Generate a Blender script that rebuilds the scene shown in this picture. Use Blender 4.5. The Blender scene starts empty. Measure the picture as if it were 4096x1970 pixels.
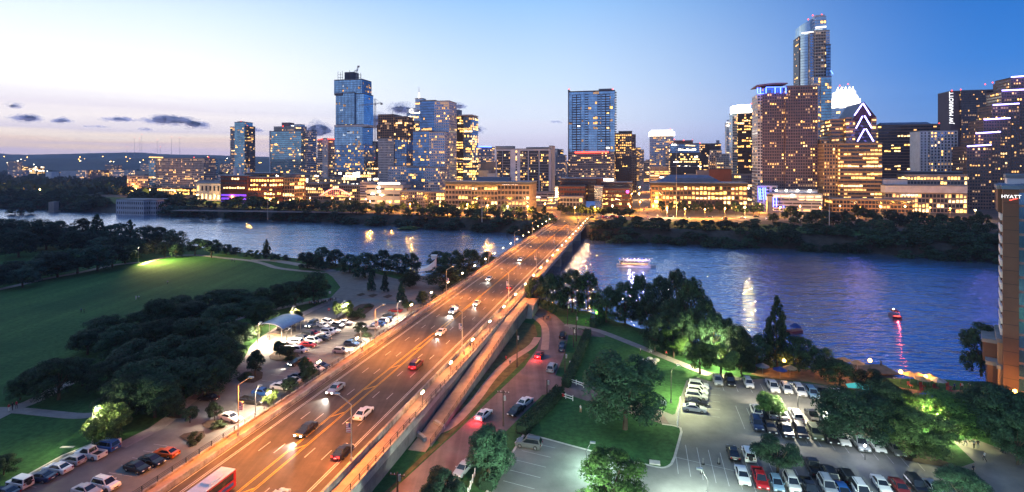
import bpy, math, random
import numpy as np
from mathutils import Vector, Matrix
R = math.radians
SC = bpy.context.scene
COL = SC.collection

# ------------------------------------------------------------------ camera
F, HOR, CAMZ = 2150.0, 655.0, 52.0
cam = bpy.data.cameras.new('camera')
cam.sensor_width = 36; cam.lens = 36*F/4096; cam.shift_y = -(985-HOR)/4096
cam.clip_start = 1; cam.clip_end = 60000
camo = bpy.data.objects.new('camera', cam); COL.objects.link(camo)
camo.location = (0, 0, CAMZ); camo.rotation_euler = (R(90), 0, 0)
SC.camera = camo

# ------------------------------------------------------------------ world: dusk sky, sunset low in the north-west
W = bpy.data.worlds.new('World'); SC.world = W; W.use_nodes = True
nt = W.node_tree; nt.nodes.clear()
def N(t, **k):
    n = nt.nodes.new(t)
    for a, b in k.items(): setattr(n, a, b)
    return n
def L(a, b): nt.links.new(a, b)
def M(op, a, b=None, c=None, clamp=False):
    n = N('ShaderNodeMath', operation=op, use_clamp=clamp)
    for i, v in enumerate((a, b, c)):
        if v is None: continue
        if isinstance(v, (int, float)): n.inputs[i].default_value = v
        else: L(v, n.inputs[i])
    return n.outputs[0]
tc = N('ShaderNodeTexCoord'); sep = N('ShaderNodeSeparateXYZ'); L(tc.outputs['Generated'], sep.inputs[0])
az = M('ARCTAN2', sep.outputs[0], sep.outputs[1])          # 0 straight ahead, negative to the west
el = M('ARCSINE', sep.outputs[2])
nz = N('ShaderNodeTexNoise'); nz.inputs['Scale'].default_value = 1.0; nz.inputs['Detail'].default_value = 3
mp = N('ShaderNodeMapping'); mp.inputs['Scale'].default_value = (2.0, 2.0, 48); L(tc.outputs['Generated'], mp.inputs[0]); L(mp.outputs[0], nz.inputs[0])
lowband = M('SUBTRACT', 1.0, M('DIVIDE', el, 0.15), clamp=True)      # thin layered bands near the horizon
el2 = M('ADD', el, M('MULTIPLY', M('MULTIPLY', M('SUBTRACT', nz.outputs[0], 0.5), 0.10), lowband))
def ramp(stops, x):
    r = N('ShaderNodeValToRGB'); cr = r.color_ramp
    while len(cr.elements) < len(stops): cr.elements.new(0.5)
    for e, (p, c) in zip(cr.elements, stops): e.position = p; e.color = (*c, 1)
    L(x, r.inputs[0]); return r.outputs[0]
e01 = M('DIVIDE', el2, 0.6, clamp=True)                      # 0..34 degrees
west = ramp([(0, (.74,.62,.78)), (.028, (.80,.66,.80)), (.048, (1.05,.80,.64)), (.065, (1.08,.92,.78)), (.085, (.80,.72,.80)), (.115, (.98,.90,.88)), (.15, (.84,.78,.84)), (.19, (.98,.96,.96)), (.27, (.92,.94,.98)), (.38, (.70,.82,.94)), (.50, (.44,.62,.88)), (.8, (.36,.56,.86)), (1, (.28,.48,.78))], e01)
mid = ramp([(0, (.70,.64,.84)), (.06, (.80,.76,.92)), (.14, (.72,.79,.92)), (.25, (.57,.72,.90)), (.50, (.27,.50,.84)), (1, (.06,.20,.58))], e01)
east = ramp([(0, (.13,.29,.66)), (.1, (.10,.27,.65)), (.25, (.035,.195,.60)), (.5, (.003,.115,.46)), (1, (.003,.06,.28))], e01)
rear = ramp([(0, (.34,.39,.58)), (.3, (.24,.37,.70)), (1, (.10,.19,.46))], e01)
azw = M('DIVIDE', M('ADD', az, 0.62), 0.68, clamp=True)      # -0.62 rad -> 0, +0.06 -> 1
aze = M('DIVIDE', M('SUBTRACT', az, 0.02), 0.74, clamp=True)
def MIX(f, a, b):
    n = N('ShaderNodeMix', data_type='RGBA'); L(f, n.inputs[0]); L(a, n.inputs[6]); L(b, n.inputs[7]); return n.outputs[2]
sm = lambda x: M('MULTIPLY', M('MULTIPLY', x, x), M('SUBTRACT', 3.0, M('MULTIPLY', x, 2.0)))
c1 = MIX(sm(azw), west, mid); c1 = MIX(sm(aze), c1, east)
back = M('DIVIDE', M('SUBTRACT', M('ABSOLUTE', az), 1.6), 0.9, clamp=True)   # darker blue behind the camera
c1 = MIX(back, c1, rear)
bg = N('ShaderNodeBackground'); bg.inputs[1].default_value = 1.0; L(c1, bg.inputs[0])
out = N('ShaderNodeOutputWorld'); L(bg.outputs[0], out.inputs[0])
sun = bpy.data.lights.new('sun', 'SUN'); sun.energy = 0.06; sun.angle = R(20); sun.color = (1, .8, .7)   # last afterglow
suno = bpy.data.objects.new('sun', sun); COL.objects.link(suno); suno.rotation_euler = (R(82), 0, R(215))

vs = SC.view_settings
vs.view_transform = 'Standard'; vs.look = 'None'; vs.exposure = 0.35; vs.gamma = 1.0
SC.cycles.use_denoising = True
SC.cycles.max_bounces = 5; SC.cycles.diffuse_bounces = 2; SC.cycles.glossy_bounces = 3; SC.cycles.transparent_max_bounces = 24
SC.cycles.sample_clamp_indirect = 4.0; SC.cycles.caustics_reflective = False; SC.cycles.caustics_refractive = False
SC.cycles.use_light_tree = True

# ------------------------------------------------------------------ helpers
def G(px, py, z=0.0):
    """the real place seen at a photo pixel on a level surface of height z"""
    Y = (CAMZ-z)*F/(py-HOR)
    return Vector(((px-2048)/F*Y, Y, z))
def ZT(py, Y): return CAMZ-(py-HOR)/F*Y
def lin(h):
    h = h.lstrip('#'); o = []
    for i in (0, 2, 4):
        v = int(h[i:i+2], 16)/255; o.append(v/12.92 if v <= .04045 else ((v+.055)/1.055)**2.4)
    return tuple(o)
GA = math.atan(0.238); CA, SA = math.cos(GA), math.sin(GA)
U = Vector((CA, -SA, 0)); D = Vector((SA, CA, 0))            # the street grid: U across, D away
BO = Vector((-38.8, 79.7, 0))
def B(s, t, z): return BO + D*s + U*t + Vector((0, 0, z))
ORD = ['first','second','third','fourth','fifth','sixth','seventh','eighth','ninth','tenth','eleventh','twelfth','thirteenth','fourteenth','fifteenth','sixteenth','seventeenth','eighteenth','nineteenth']
def ordn(i):
    if i < 19: return ORD[i]
    t = ['twentieth','thirtieth','fortieth','fiftieth','sixtieth','seventieth','eightieth','ninetieth']
    s = ['twenty','thirty','forty','fifty','sixty','seventy','eighty','ninety']
    n = i+1
    return t[n//10-2] if n % 10 == 0 else s[n//10-2]+'-'+ORD[n % 10-1]

MATS = {}
def mat(name, col, rough=.8, metal=0.0, var=0.25, scale=1.0, bump=0.0, emit=None, spec=.4, col2=None, rnd=0.0, coord='Object', sampling=None, detail=4):
    m = bpy.data.materials.new(name); m.use_nodes = True; MATS[name] = m
    t = m.node_tree; p = t.nodes['Principled BSDF']
    p.inputs['Roughness'].default_value = rough; p.inputs['Metallic'].default_value = metal
    p.inputs['Specular IOR Level'].default_value = spec
    if isinstance(col, str): col = lin(col)
    if isinstance(col2, str): col2 = lin(col2)
    a = tuple(max(0, c*(1-var)) for c in col); b = col2 or tuple(min(1, c*(1+var)) for c in col)
    x = t.nodes.new('ShaderNodeTexCoord'); n = t.nodes.new('ShaderNodeTexNoise')
    n.inputs['Scale'].default_value = scale; n.inputs['Detail'].default_value = detail; n.inputs['Roughness'].default_value = .65
    t.links.new(x.outputs[coord], n.inputs['Vector'])
    r = t.nodes.new('ShaderNodeValToRGB'); r.color_ramp.elements[0].position = .32; r.color_ramp.elements[1].position = .68
    r.color_ramp.elements[0].color = (*a, 1); r.color_ramp.elements[1].color = (*b, 1)
    t.links.new(n.outputs[0], r.inputs[0]); o = r.outputs[0]
    if rnd:
        oi = t.nodes.new('ShaderNodeObjectInfo'); h = t.nodes.new('ShaderNodeHueSaturation')
        mr = t.nodes.new('ShaderNodeMapRange'); mr.inputs[3].default_value = 1-rnd; mr.inputs[4].default_value = 1+rnd
        t.links.new(oi.outputs['Random'], mr.inputs[0]); t.links.new(mr.outputs[0], h.inputs['Value']); t.links.new(o, h.inputs['Color']); o = h.outputs[0]
    t.links.new(o, p.inputs['Base Color'])
    if bump:
        bn = t.nodes.new('ShaderNodeBump'); bn.inputs['Strength'].default_value = bump; t.links.new(n.outputs[0], bn.inputs['Height']); t.links.new(bn.outputs[0], p.inputs['Normal'])
    if emit:
        ec, es = emit
        p.inputs['Emission Color'].default_value = (*(lin(ec) if isinstance(ec, str) else ec), 1); p.inputs['Emission Strength'].default_value = es
        if name.startswith('lit_'):                              # rooms are never evenly lit
            n2 = t.nodes.new('ShaderNodeTexNoise'); n2.inputs['Scale'].default_value = 1.1; n2.inputs['Detail'].default_value = 2; t.links.new(x.outputs[coord], n2.inputs['Vector'])
            mr2 = t.nodes.new('ShaderNodeMapRange'); mr2.inputs[1].default_value = .3; mr2.inputs[2].default_value = .7; mr2.inputs[3].default_value = es*.25; mr2.inputs[4].default_value = es*1.7; t.links.new(n2.outputs[0], mr2.inputs[0]); t.links.new(mr2.outputs[0], p.inputs['Emission Strength'])
        m.cycles.emission_sampling = sampling or 'NONE'
    return m

class MB:
    """collects shapes into one mesh"""
    def __init__(s): s.v = []; s.f = []; s.m = []; s.mats = []
    def mi(s, m):
        m = MATS[m] if isinstance(m, str) else m
        if m not in s.mats: s.mats.append(m)
        return s.mats.index(m)
    def face(s, pts, m):
        i = len(s.v); s.v += [tuple(p) for p in pts]; s.f.append(tuple(range(i, i+len(pts)))); s.m.append(s.mi(m))
    def prism(s, base, vec, m, cap=True):
        n = len(base); i = len(s.v); vec = Vector(vec); k = s.mi(m)
        s.v += [tuple(p) for p in base] + [tuple(Vector(p)+vec) for p in base]
        for j in range(n): s.f.append((i+j, i+(j+1) % n, i+n+(j+1) % n, i+n+j)); s.m.append(k)
        if cap: s.f.append(tuple(range(i+n-1, i-1, -1))); s.f.append(tuple(range(i+n, i+2*n))); s.m += [k, k]
    def obox(s, p, e, n, w, d, h, m):
        """p lower corner, e along the front, n going back (unit), sizes"""
        p = Vector(p); e = Vector(e); n = Vector(n)
        s.prism([p, p+e*w, p+e*w+n*d, p+n*d], (0, 0, h), m)
    def box(s, c, sx, sy, sz, m):
        c = Vector(c); s.obox(c-Vector((sx/2, sy/2, sz/2)), (1, 0, 0), (0, 1, 0), sx, sy, sz, m)
    def tube(s, p, q, r0, r1, m, n=8):
        p = Vector(p); q = Vector(q); a = (q-p).normalized(); k = s.mi(m)
        x = a.orthogonal().normalized(); y = a.cross(x); i = len(s.v)
        for c, r in ((p, r0), (q, r1)):
            for j in range(n):
                t = 2*math.pi*j/n; s.v.append(tuple(c+x*(r*math.cos(t))+y*(r*math.sin(t))))
        for j in range(n): s.f.append((i+j, i+(j+1) % n, i+n+(j+1) % n, i+n+j)); s.m.append(k)
        s.f.append(tuple(range(i+n-1, i-1, -1))); s.f.append(tuple(range(i+n, i+2*n))); s.m += [k, k]
    def ball(s, c, r, m, nu=10, nv=6, sz=1.0):
        k = s.mi(m); i = len(s.v); c = Vector(c)
        for a in range(nv+1):
            ph = math.pi*a/nv
            for b in range(nu):
                th = 2*math.pi*b/nu; s.v.append((c.x+r*math.sin(ph)*math.cos(th), c.y+r*math.sin(ph)*math.sin(th), c.z+r*sz*math.cos(ph)))
        for a in range(nv):
            for b in range(nu): s.f.append((i+a*nu+b, i+(a+1)*nu+b, i+(a+1)*nu+(b+1) % nu, i+a*nu+(b+1) % nu)); s.m.append(k)
    def mesh(s, name, origin=(0, 0, 0), smooth=False):
        me = bpy.data.meshes.new(name); o = Vector(origin)
        me.from_pydata([tuple(Vector(p)-o) for p in s.v], [], s.f)
        for m in s.mats: me.materials.append(m)
        me.polygons.foreach_set('material_index', s.m)
        if smooth: me.polygons.foreach_set('use_smooth', [True]*len(s.f))
        me.update(); return me
    def build(s, name, parent=None, origin=(0, 0, 0), smooth=False):
        if not s.f: return None
        if parent is not None and tuple(origin) == (0, 0, 0): origin = parent.get('_o') and Vector(parent['_o']) or (0, 0, 0)
        o = bpy.data.objects.new(name, s.mesh(name, origin, smooth)); COL.objects.link(o)
        if parent is not None: o.parent = parent
        else: o.location = origin
        return o
def tag(o, label, cat, group=None, kind=None):
    if label: o['label'] = label
    if cat: o['category'] = cat
    if group: o['group'] = group
    if kind: o['kind'] = kind
    return o
def thing(name, label, cat, loc, group=None, rot=0, world=False):
    o = bpy.data.objects.new(name, None); COL.objects.link(o); o.location = loc; o.rotation_euler = (0, 0, rot); o.empty_display_size = .5
    if world: o['_o'] = tuple(loc)                           # children are meshed in world places, then made relative
    return tag(o, label, cat, group)
def struct(o): o['kind'] = 'structure'; return o
def copy_tree(o, parent=None):
    c = o.copy(); COL.objects.link(c)
    if parent is not None: c.parent = parent
    for ch in o.children: copy_tree(ch, c)
    return c
def lamp(parent, loc, power, col, kind='POINT', size=.25, spot=None, rot=None):
    l = bpy.data.lights.new('lamp_light', kind); l.energy = power; l.color = col
    l.shadow_soft_size = size
    if spot: l.spot_size = R(spot); l.spot_blend = .6
    o = bpy.data.objects.new('lamp_light', l); COL.objects.link(o); o.location = loc
    if parent is not None: o.parent = parent
    if rot: o.rotation_euler = rot
    return o
def sheet(name, pts, z, m, kind='structure', zfn=None):
    """a flat polygon laid on the ground; pts are photo pixels of its outline"""
    import mathutils
    P = [G(x, y, z) for x, y in pts]
    tri = mathutils.geometry.tessellate_polygon([P])
    me = bpy.data.meshes.new(name); me.from_pydata([tuple(p) for p in P], [], [tuple(t) for t in tri])
    me.materials.append(MATS[m]); me.update()
    for pl in me.polygons:
        if pl.normal.z < 0: pl.flip()
    o = bpy.data.objects.new(name, me); COL.objects.link(o); o['kind'] = kind; return o
def ribbon(name, pts, w, z, m, px=True, kind='structure', smooth=4):
    P = [G(x, y, z) if px else Vector((x, y, z)) for x, y in pts]
    for _ in range(smooth if smooth < 3 else 2):            # corner cutting
        Q = [P[0]]
        for a, b in zip(P, P[1:]): Q += [a.lerp(b, .25), a.lerp(b, .75)]
        P = Q+[P[-1]]
    mb = MB(); k = mb.mi(m)
    for i, p in enumerate(P):
        t = (P[min(i+1, len(P)-1)]-P[max(i-1, 0)]).normalized(); n = Vector((t.y, -t.x, 0))
        mb.v += [tuple(p-n*w/2), tuple(p+n*w/2)]
    for i in range(len(P)-1): mb.f.append((2*i, 2*i+1, 2*i+3, 2*i+2)); mb.m.append(k)
    o = mb.build(name); o['kind'] = kind; return o
# ------------------------------------------------------------------ materials
m = mat('grass', (.031,.104,.036), .95, var=.35, scale=.9, bump=.4, spec=.1, detail=8)
def overlay(m, scale, stretch, rot, lo, hi, detail=4):
    """second, larger pattern of wear multiplied over a surface"""
    t = m.node_tree; p = t.nodes['Principled BSDF']; src = p.inputs['Base Color'].links[0].from_socket
    x = t.nodes.new('ShaderNodeTexCoord'); mp_ = t.nodes.new('ShaderNodeMapping'); mp_.inputs['Rotation'].default_value = (0, 0, rot); mp_.inputs['Scale'].default_value = stretch; t.links.new(x.outputs['Object'], mp_.inputs[0])
    n = t.nodes.new('ShaderNodeTexNoise'); n.inputs['Scale'].default_value = scale; n.inputs['Detail'].default_value = detail; t.links.new(mp_.outputs[0], n.inputs['Vector'])
    r = t.nodes.new('ShaderNodeValToRGB'); r.color_ramp.elements[0].position = .3; r.color_ramp.elements[1].position = .7; r.color_ramp.elements[0].color = (*lo, 1); r.color_ramp.elements[1].color = (*hi, 1); t.links.new(n.outputs[0], r.inputs[0])
    mx = t.nodes.new('ShaderNodeMix'); mx.data_type = 'RGBA'; mx.blend_type = 'MULTIPLY'; mx.inputs[0].default_value = 1; t.links.new(src, mx.inputs[6]); t.links.new(r.outputs[0], mx.inputs[7]); t.links.new(mx.outputs[2], p.inputs['Base Color'])
overlay(m, .035, (1,1,1), 0, (.6,.72,.75), (1.9,1.25,1.1)); overlay(m, .2, (1,.06,1), R(35), (.78,.82,.85), (1.22,1.18,1.15), 2)
mat('city_ground', (.055,.048,.042), .9, var=.4, scale=.08)
mat('asphalt', (.062,.050,.040), .75, var=.3, scale=.25, bump=.15, detail=7)
mat('lot_asphalt', (.15,.148,.14), .8, var=.28, scale=.16, bump=.15, detail=8)
mat('road_asphalt', (.17,.135,.13), .95, spec=.08, var=.22, scale=.18, bump=.1, detail=8)
mat('paver', (.17,.14,.125), .85, var=.25, scale=.4, bump=.1, detail=8)
mat('concrete', (.36,.33,.30), .85, var=.25, scale=.5, bump=.15, detail=7)
mat('kerbstone', (.42,.40,.36), .85, var=.2, scale=.8)
mat('stained_concrete', (.20,.17,.14), .9, scale=.55, col2=(.52,.46,.38), detail=9)
mat('path', (.25,.22,.21), .9, var=.2, scale=.5)
mat('tan_path', (.36,.25,.19), .9, var=.2, scale=.5)
mat('mulch', (.05,.032,.022), .95, var=.4, scale=1.5)
mat('dry_grass', (.085,.080,.028), .95, var=.5, scale=.5, detail=8)
mat('white_line', (.42,.41,.40), .7, var=.15, scale=1.2)
mat('yellow_line', (.50,.30,.03), .7, var=.2, scale=1.2)
mat('wood_deck', (.22,.13,.07), .85, var=.35, scale=.6)
mat('pool_water', (.05,.45,.45), .1, var=.1, scale=1, emit=((.1,.8,.75), .35))
mat('soil', (.05,.045,.035), .95, var=.4, scale=.2)
mat('hill', (.040,.058,.060), .95, var=.4, scale=.004, detail=8)
def leafmat(name, c, rnd=.45, tr=.15):
    m = mat(name, c, .75, var=.75, scale=11, rnd=rnd, spec=.25, coord='Object', detail=3)
    t = m.node_tree; p = t.nodes['Principled BSDF']; o = t.nodes['Material Output']
    tl = t.nodes.new('ShaderNodeBsdfTranslucent'); mx = t.nodes.new('ShaderNodeMixShader'); mx.inputs[0].default_value = tr
    src = p.inputs['Base Color'].links[0].from_socket
    t.links.new(src, tl.inputs[0]); t.links.new(p.outputs[0], mx.inputs[1]); t.links.new(tl.outputs[0], mx.inputs[2]); t.links.new(mx.outputs[0], o.inputs[0]); return m
leafmat('leaf_dark', (.023,.055,.028)); leafmat('leaf_mid', (.024,.046,.020)); leafmat('leaf_green', (.055,.12,.025)); leafmat('leaf_pale', (.065,.11,.03)); leafmat('leaf_blue', (.016,.050,.036))  # brighter green and pale tones put lamplight into the leaf colour of lit trees
mat('bark', (.07,.05,.035), .95, var=.35, scale=6, bump=.3)
# water: small wind ripples over longer swell, seen from above it mirrors the sky and the lights of the town
m = mat('water', (.31,.49,.75), .18, metal=.85, var=.10, scale=.02, spec=.6)
t = m.node_tree; p = t.nodes['Principled BSDF']; p.inputs['IOR'].default_value = 1.9; p.inputs['Specular IOR Level'].default_value = .75
x = t.nodes.new('ShaderNodeTexCoord'); mpn = t.nodes.new('ShaderNodeMapping'); mpn.inputs['Rotation'].default_value = (0, 0, R(20)); mpn.inputs['Scale'].default_value = (.45, 1.0, 1); t.links.new(x.outputs['Object'], mpn.inputs[0])
n1 = t.nodes.new('ShaderNodeTexNoise'); n1.inputs['Scale'].default_value = .42; n1.inputs['Detail'].default_value = 3; t.links.new(mpn.outputs[0], n1.inputs[0])
n2 = t.nodes.new('ShaderNodeTexNoise'); n2.inputs['Scale'].default_value = .11; n2.inputs['Detail'].default_value = 2; t.links.new(mpn.outputs[0], n2.inputs[0])
ad = t.nodes.new('ShaderNodeMath'); ad.operation = 'MULTIPLY_ADD'; ad.inputs[1].default_value = 1.2; t.links.new(n2.outputs[0], ad.inputs[0]); t.links.new(n1.outputs[0], ad.inputs[2])
bn = t.nodes.new('ShaderNodeBump'); bn.inputs['Strength'].default_value = .6; bn.inputs['Distance'].default_value = 1.0; t.links.new(ad.outputs[0], bn.inputs['Height']); t.links.new(bn.outputs[0], p.inputs['Normal'])
# buildings
for nm, c in dict(beige='#bda99b', cream='#cbbfb2', brown='#7a6259', brick='#80696a', tan='#a8876a', white='#d8d5d6', pale='#b4b3ba', dark='#2d2a30', grey='#83818a', purple='#3a2429', orange='#a3583a', stone='#9a8c83', frame='#cfc8c6', slate='#3c4455', marriott='#57464d', congress='#a5835f', rust='#5e2f22', lead='#6d7a88', hotel='#684c40').items():
    mat('wall_'+nm, c, .8, var=.15, scale=.15, detail=6)
mat('roof_grey', (.20,.21,.23), .8, var=.25, scale=.2); mat('roof_blue', (.10,.15,.24), .5, var=.25, scale=.2); mat('roof_dark', (.05,.05,.06), .8, var=.3, scale=.2)
mat('glass_blue', (.34,.56,.78), .12, metal=.85, var=.35, scale=.12); mat('glass_deep', (.16,.30,.50), .12, metal=.8, var=.4, scale=.12)
mat('glass_dark', (.025,.03,.045), .15, var=.5, scale=.3, spec=.8); mat('glass_sky', (.40,.52,.62), .1, metal=.85, var=.2, scale=.1); mat('glass_teal', (.24,.46,.56), .12, metal=.8, var=.35, scale=.12)
for nm, c, e in (('lit_warm', (1,.48,.13), 1.5), ('lit_dim', (1,.55,.24), .4), ('lit_gold', (1,.50,.11), 3.0), ('lit_white', (1,.62,.24), 3.0), ('lit_bright', (1,.93,.75), 6), ('lit_orange', (1,.36,.05), 1.6), ('lit_cool', (.6,.75,1), .7)):
    mat(nm, (.3,.25,.2), .4, var=.2, scale=.5, emit=(c, e))
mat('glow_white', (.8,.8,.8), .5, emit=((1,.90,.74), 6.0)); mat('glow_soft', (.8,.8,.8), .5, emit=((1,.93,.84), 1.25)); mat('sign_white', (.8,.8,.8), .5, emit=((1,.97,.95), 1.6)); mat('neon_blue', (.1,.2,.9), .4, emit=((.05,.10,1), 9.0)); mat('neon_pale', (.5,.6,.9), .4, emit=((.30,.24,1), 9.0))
mat('glow_red', (.6,.1,.05), .4, emit=((1,.06,.04), 4.0)); mat('glow_pink', (.7,.3,.3), .4, emit=((1,.22,.2), 1.6)); mat('glow_purple', (.3,.1,.7), .4, emit=((.16,.05,1), 1.1)); mat('glow_green', (.2,.8,.1), .4, emit=((.35,1,.12), 6.0)); mat('glow_magenta', (.8,.1,.6), .4, emit=((1,.1,.7), 2.5))
mat('bulb', (1,.9,.7), .4, emit=((1,.80,.45), 14.0)); mat('bulb_orange', (1,.6,.2), .4, emit=((1,.50,.10), 14.0)); mat('bulb_white', (1,1,.9), .4, emit=((1,.95,.75), 14.0)); mat('beam', (1,1,1), .3, emit=((1,.93,.8), 16.0)); mat('lens', (.8,.8,.78), .15, var=.05, spec=.8)
mat('tail_lit', (.6,.02,.02), .3, emit=((1,.03,.02), 5.0)); mat('tail', (.20,.01,.01), .25, var=.1)
mat('steel', (.35,.34,.33), .45, metal=.6, var=.15); mat('dark_steel', (.03,.03,.032), .6, var=.2); mat('galvanised', (.46,.46,.48), .4, metal=.7, var=.15); mat('white_paint', (.72,.70,.68), .6, var=.1)
mat('pole_wood', (.06,.045,.035), .9, var=.3, scale=4)
mat('rubber', (.015,.015,.016), .8, var=.2); mat('car_glass', (.012,.016,.022), .08, var=.2, spec=.8); mat('chrome', (.6,.6,.6), .25, metal=.9, var=.1)
for nm, c in dict(white=(.72,.71,.69), silver=(.36,.37,.39), black=(.012,.012,.014), navy=(.012,.03,.085), blue=(.02,.09,.30), red=(.42,.015,.02), maroon=(.14,.012,.018), orange=(.60,.12,.01), grey=(.12,.125,.13), olive=(.10,.115,.07), skyblue=(.20,.32,.44), darkred=(.20,.02,.015)).items():
    mat('paint_'+nm, c, .28, var=.05, scale=.5, spec=.6, metal=.15)
mat('skin', (.42,.25,.17), .6, var=.1); mat('cloth_dark', (.02,.02,.028), .9); mat('cloth_white', (.6,.58,.56), .9); mat('cloth_red', (.35,.03,.04), .9); mat('cloth_blue', (.05,.09,.2), .9); mat('cloth_denim', (.04,.06,.11), .9)
mat('canvas_tan', (.26,.20,.13), .8); mat('canvas_blue', (.02,.05,.22), .7); mat('canvas_grey', (.22,.23,.26), .8); mat('canvas_red', (.30,.06,.05), .8)
# ------------------------------------------------------------------ land and water
# photo pixels of the waterlines (water lies at WZ)
WZ = -5.0; CZ = 4.0
near = [G(x, y, WZ) for x, y in ((-2600,915),(-700,905),(0,912),(420,940),(760,1000),(1000,1030),(1200,1052),(1500,1092),(1800,1140),(2150,1210),(2450,1292),(2700,1370),(2950,1435),(3250,1494),(3550,1532),(3900,1552),(4500,1562),(6500,1580))]
far = [G(x, y, WZ) for x, y in ((-2600,812),(-700,818),(0,828),(300,846),(620,860),(1000,876),(1300,890),(1600,906),(1900,922),(2230,945),(2450,964),(2750,976),(3000,988),(3400,1008),(3700,1030),(4100,1052),(5000,1070),(7000,1080))]
def sdist(poly, P):
    """signed distance of points P (n,2) to a polyline, + on the side of larger Y"""
    best = np.full(len(P), 1e9); sg = np.ones(len(P))
    for a, b in zip(poly, poly[1:]):
        a = np.array(a[:2]); b = np.array(b[:2]); ab = b-a; t = np.clip(((P-a)@ab)/(ab@ab), 0, 1)
        d = P-(a+t[:, None]*ab); dd = np.hypot(d[:, 0], d[:, 1]); c = ab[0]*d[:, 1]-ab[1]*d[:, 0]
        k = dd < best; best[k] = dd[k]; sg[k] = np.sign(c[k])
    return best*sg
def ground_z(P):
    P = np.asarray(P, float).reshape(-1, 2)
    dn = -sdist(near, P); df = sdist(far, P)                 # metres inland
    def prof(d, top): return np.where(d < 0, WZ-1.2+np.clip(d/10, -1, 0)*2, WZ-1.2+(top-WZ+1.2)*np.clip(d/9, 0, 1)**.7)
    zn = prof(dn, 0.0); zf = prof(df, CZ)
    return np.maximum(zn, zf)
def gz(x, y): return float(ground_z([(x, y)])[0])
xs = np.concatenate([[-9000,-5000,-3000,-1800,-1200,-900], np.arange(-760, 460, 6.0), [480,520,600,800,1300,2200,4000,9000]])
ys = np.concatenate([[-600,-200,-50], np.arange(10, 800, 6.0), [820,860,920,1000,1200,1600,2500,4000,6500,8200]])
gx, gy = np.meshgrid(xs, ys); Pn = np.stack([gx.ravel(), gy.ravel()], 1); zz = ground_z(Pn)
nx_, ny_ = len(xs), len(ys)
fc = [(j*nx_+i, j*nx_+i+1, (j+1)*nx_+i+1, (j+1)*nx_+i) for j in range(ny_-1) for i in range(nx_-1)]
me = bpy.data.meshes.new('ground'); me.from_pydata(np.column_stack([Pn, zz]).tolist(), [], fc)
me.materials.append(MATS['grass']); me.materials.append(MATS['city_ground']); me.materials.append(MATS['soil'])
ctr = np.array([Pn[list(f)].mean(0) for f in fc]); dfc = sdist(far, ctr); dnc = -sdist(near, ctr)
mi = np.where((dfc > 14) & (dfc < np.where(ctr[:, 0] > 60, 62, np.where(ctr[:, 0] < -250, 95, 34))) & (ctr[:, 0] > -700), 0, np.where(dfc > 14, 1, np.where((dfc > -2) | ((dnc < 7)), 2, 0))); me.polygons.foreach_set('material_index', mi.tolist()); me.polygons.foreach_set('use_smooth', [True]*len(fc)); me.update()
o = bpy.data.objects.new('ground', me); COL.objects.link(o); struct(o)
mb = MB(); mb.face([(-3000, 60, WZ), (1500, 60, WZ), (1500, 1600, WZ), (-3000, 1600, WZ)], 'water'); struct(mb.build('river_water'))
# hills on the western skyline
def hill(name, prof, Y0, Y1, seed):
    rnd = random.Random(seed); mb = MB(); k = mb.mi('hill'); rows = 10; P = []
    pts = []
    for (xa, ya), (xb, yb) in zip(prof, prof[1:]):
        for i in range(10):
            f = i/10; pts.append((xa+(xb-xa)*f, ya+(yb-ya)*f+rnd.uniform(-1.2, 1.2)))
    for j in range(rows+1):
        f = j/rows; Y = Y0+(Y1-Y0)*f
        for (x, y) in pts:
            zt = ZT(y, Y1); z = 3+(zt-3)*math.sin(min(1, f*1.02)*math.pi/2)**1.5*(1+rnd.uniform(-.05, .05)*(1-f)); mb.v.append(((x-2048)/F*Y1+rnd.uniform(-15, 15), Y, z))
    n = len(pts)
    for x, y in pts: mb.v.append(((x-2048)/F*Y1, Y1+1500, 0))
    for j in range(rows+1):
        for i in range(n-1): mb.f.append((j*n+i, j*n+i+1, (j+1)*n+i+1, (j+1)*n+i)); mb.m.append(k)
    struct(mb.build(name, smooth=True))
hill('hills', [(-900,618),(-300,612),(0,616),(90,620),(170,624),(260,618),(400,616),(500,613),(570,612),(650,618),(760,621),(860,622),(1000,628),(1150,630),(1300,634),(1500,636),(1800,640),(2300,644),(3200,646),(4300,645),(5500,645)], 4300, 6500, 2)
hill('hills', [(-900,632),(-200,636),(100,640),(300,634),(500,636),(700,632),(820,636),(1000,634),(1300,640),(1700,646),(2600,650)], 3000, 4000, 5)

overlay(MATS['asphalt'], .55, (1,.02,1), GA, (.62,.62,.62), (1.4,1.4,1.4), 3); overlay(MATS['asphalt'], .05, (1,1,1), 0, (.8,.8,.8), (1.2,1.2,1.2))
overlay(MATS['lot_asphalt'], .05, (1,1,1), 0, (.7,.7,.7), (1.3,1.28,1.25), 6); overlay(MATS['road_asphalt'], .5, (1,.03,1), R(25), (.75,.75,.75), (1.25,1.25,1.25), 3)
mat('block_wall', (.17,.15,.15), .9, var=.4, scale=.35, bump=.3, detail=9)
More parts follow.
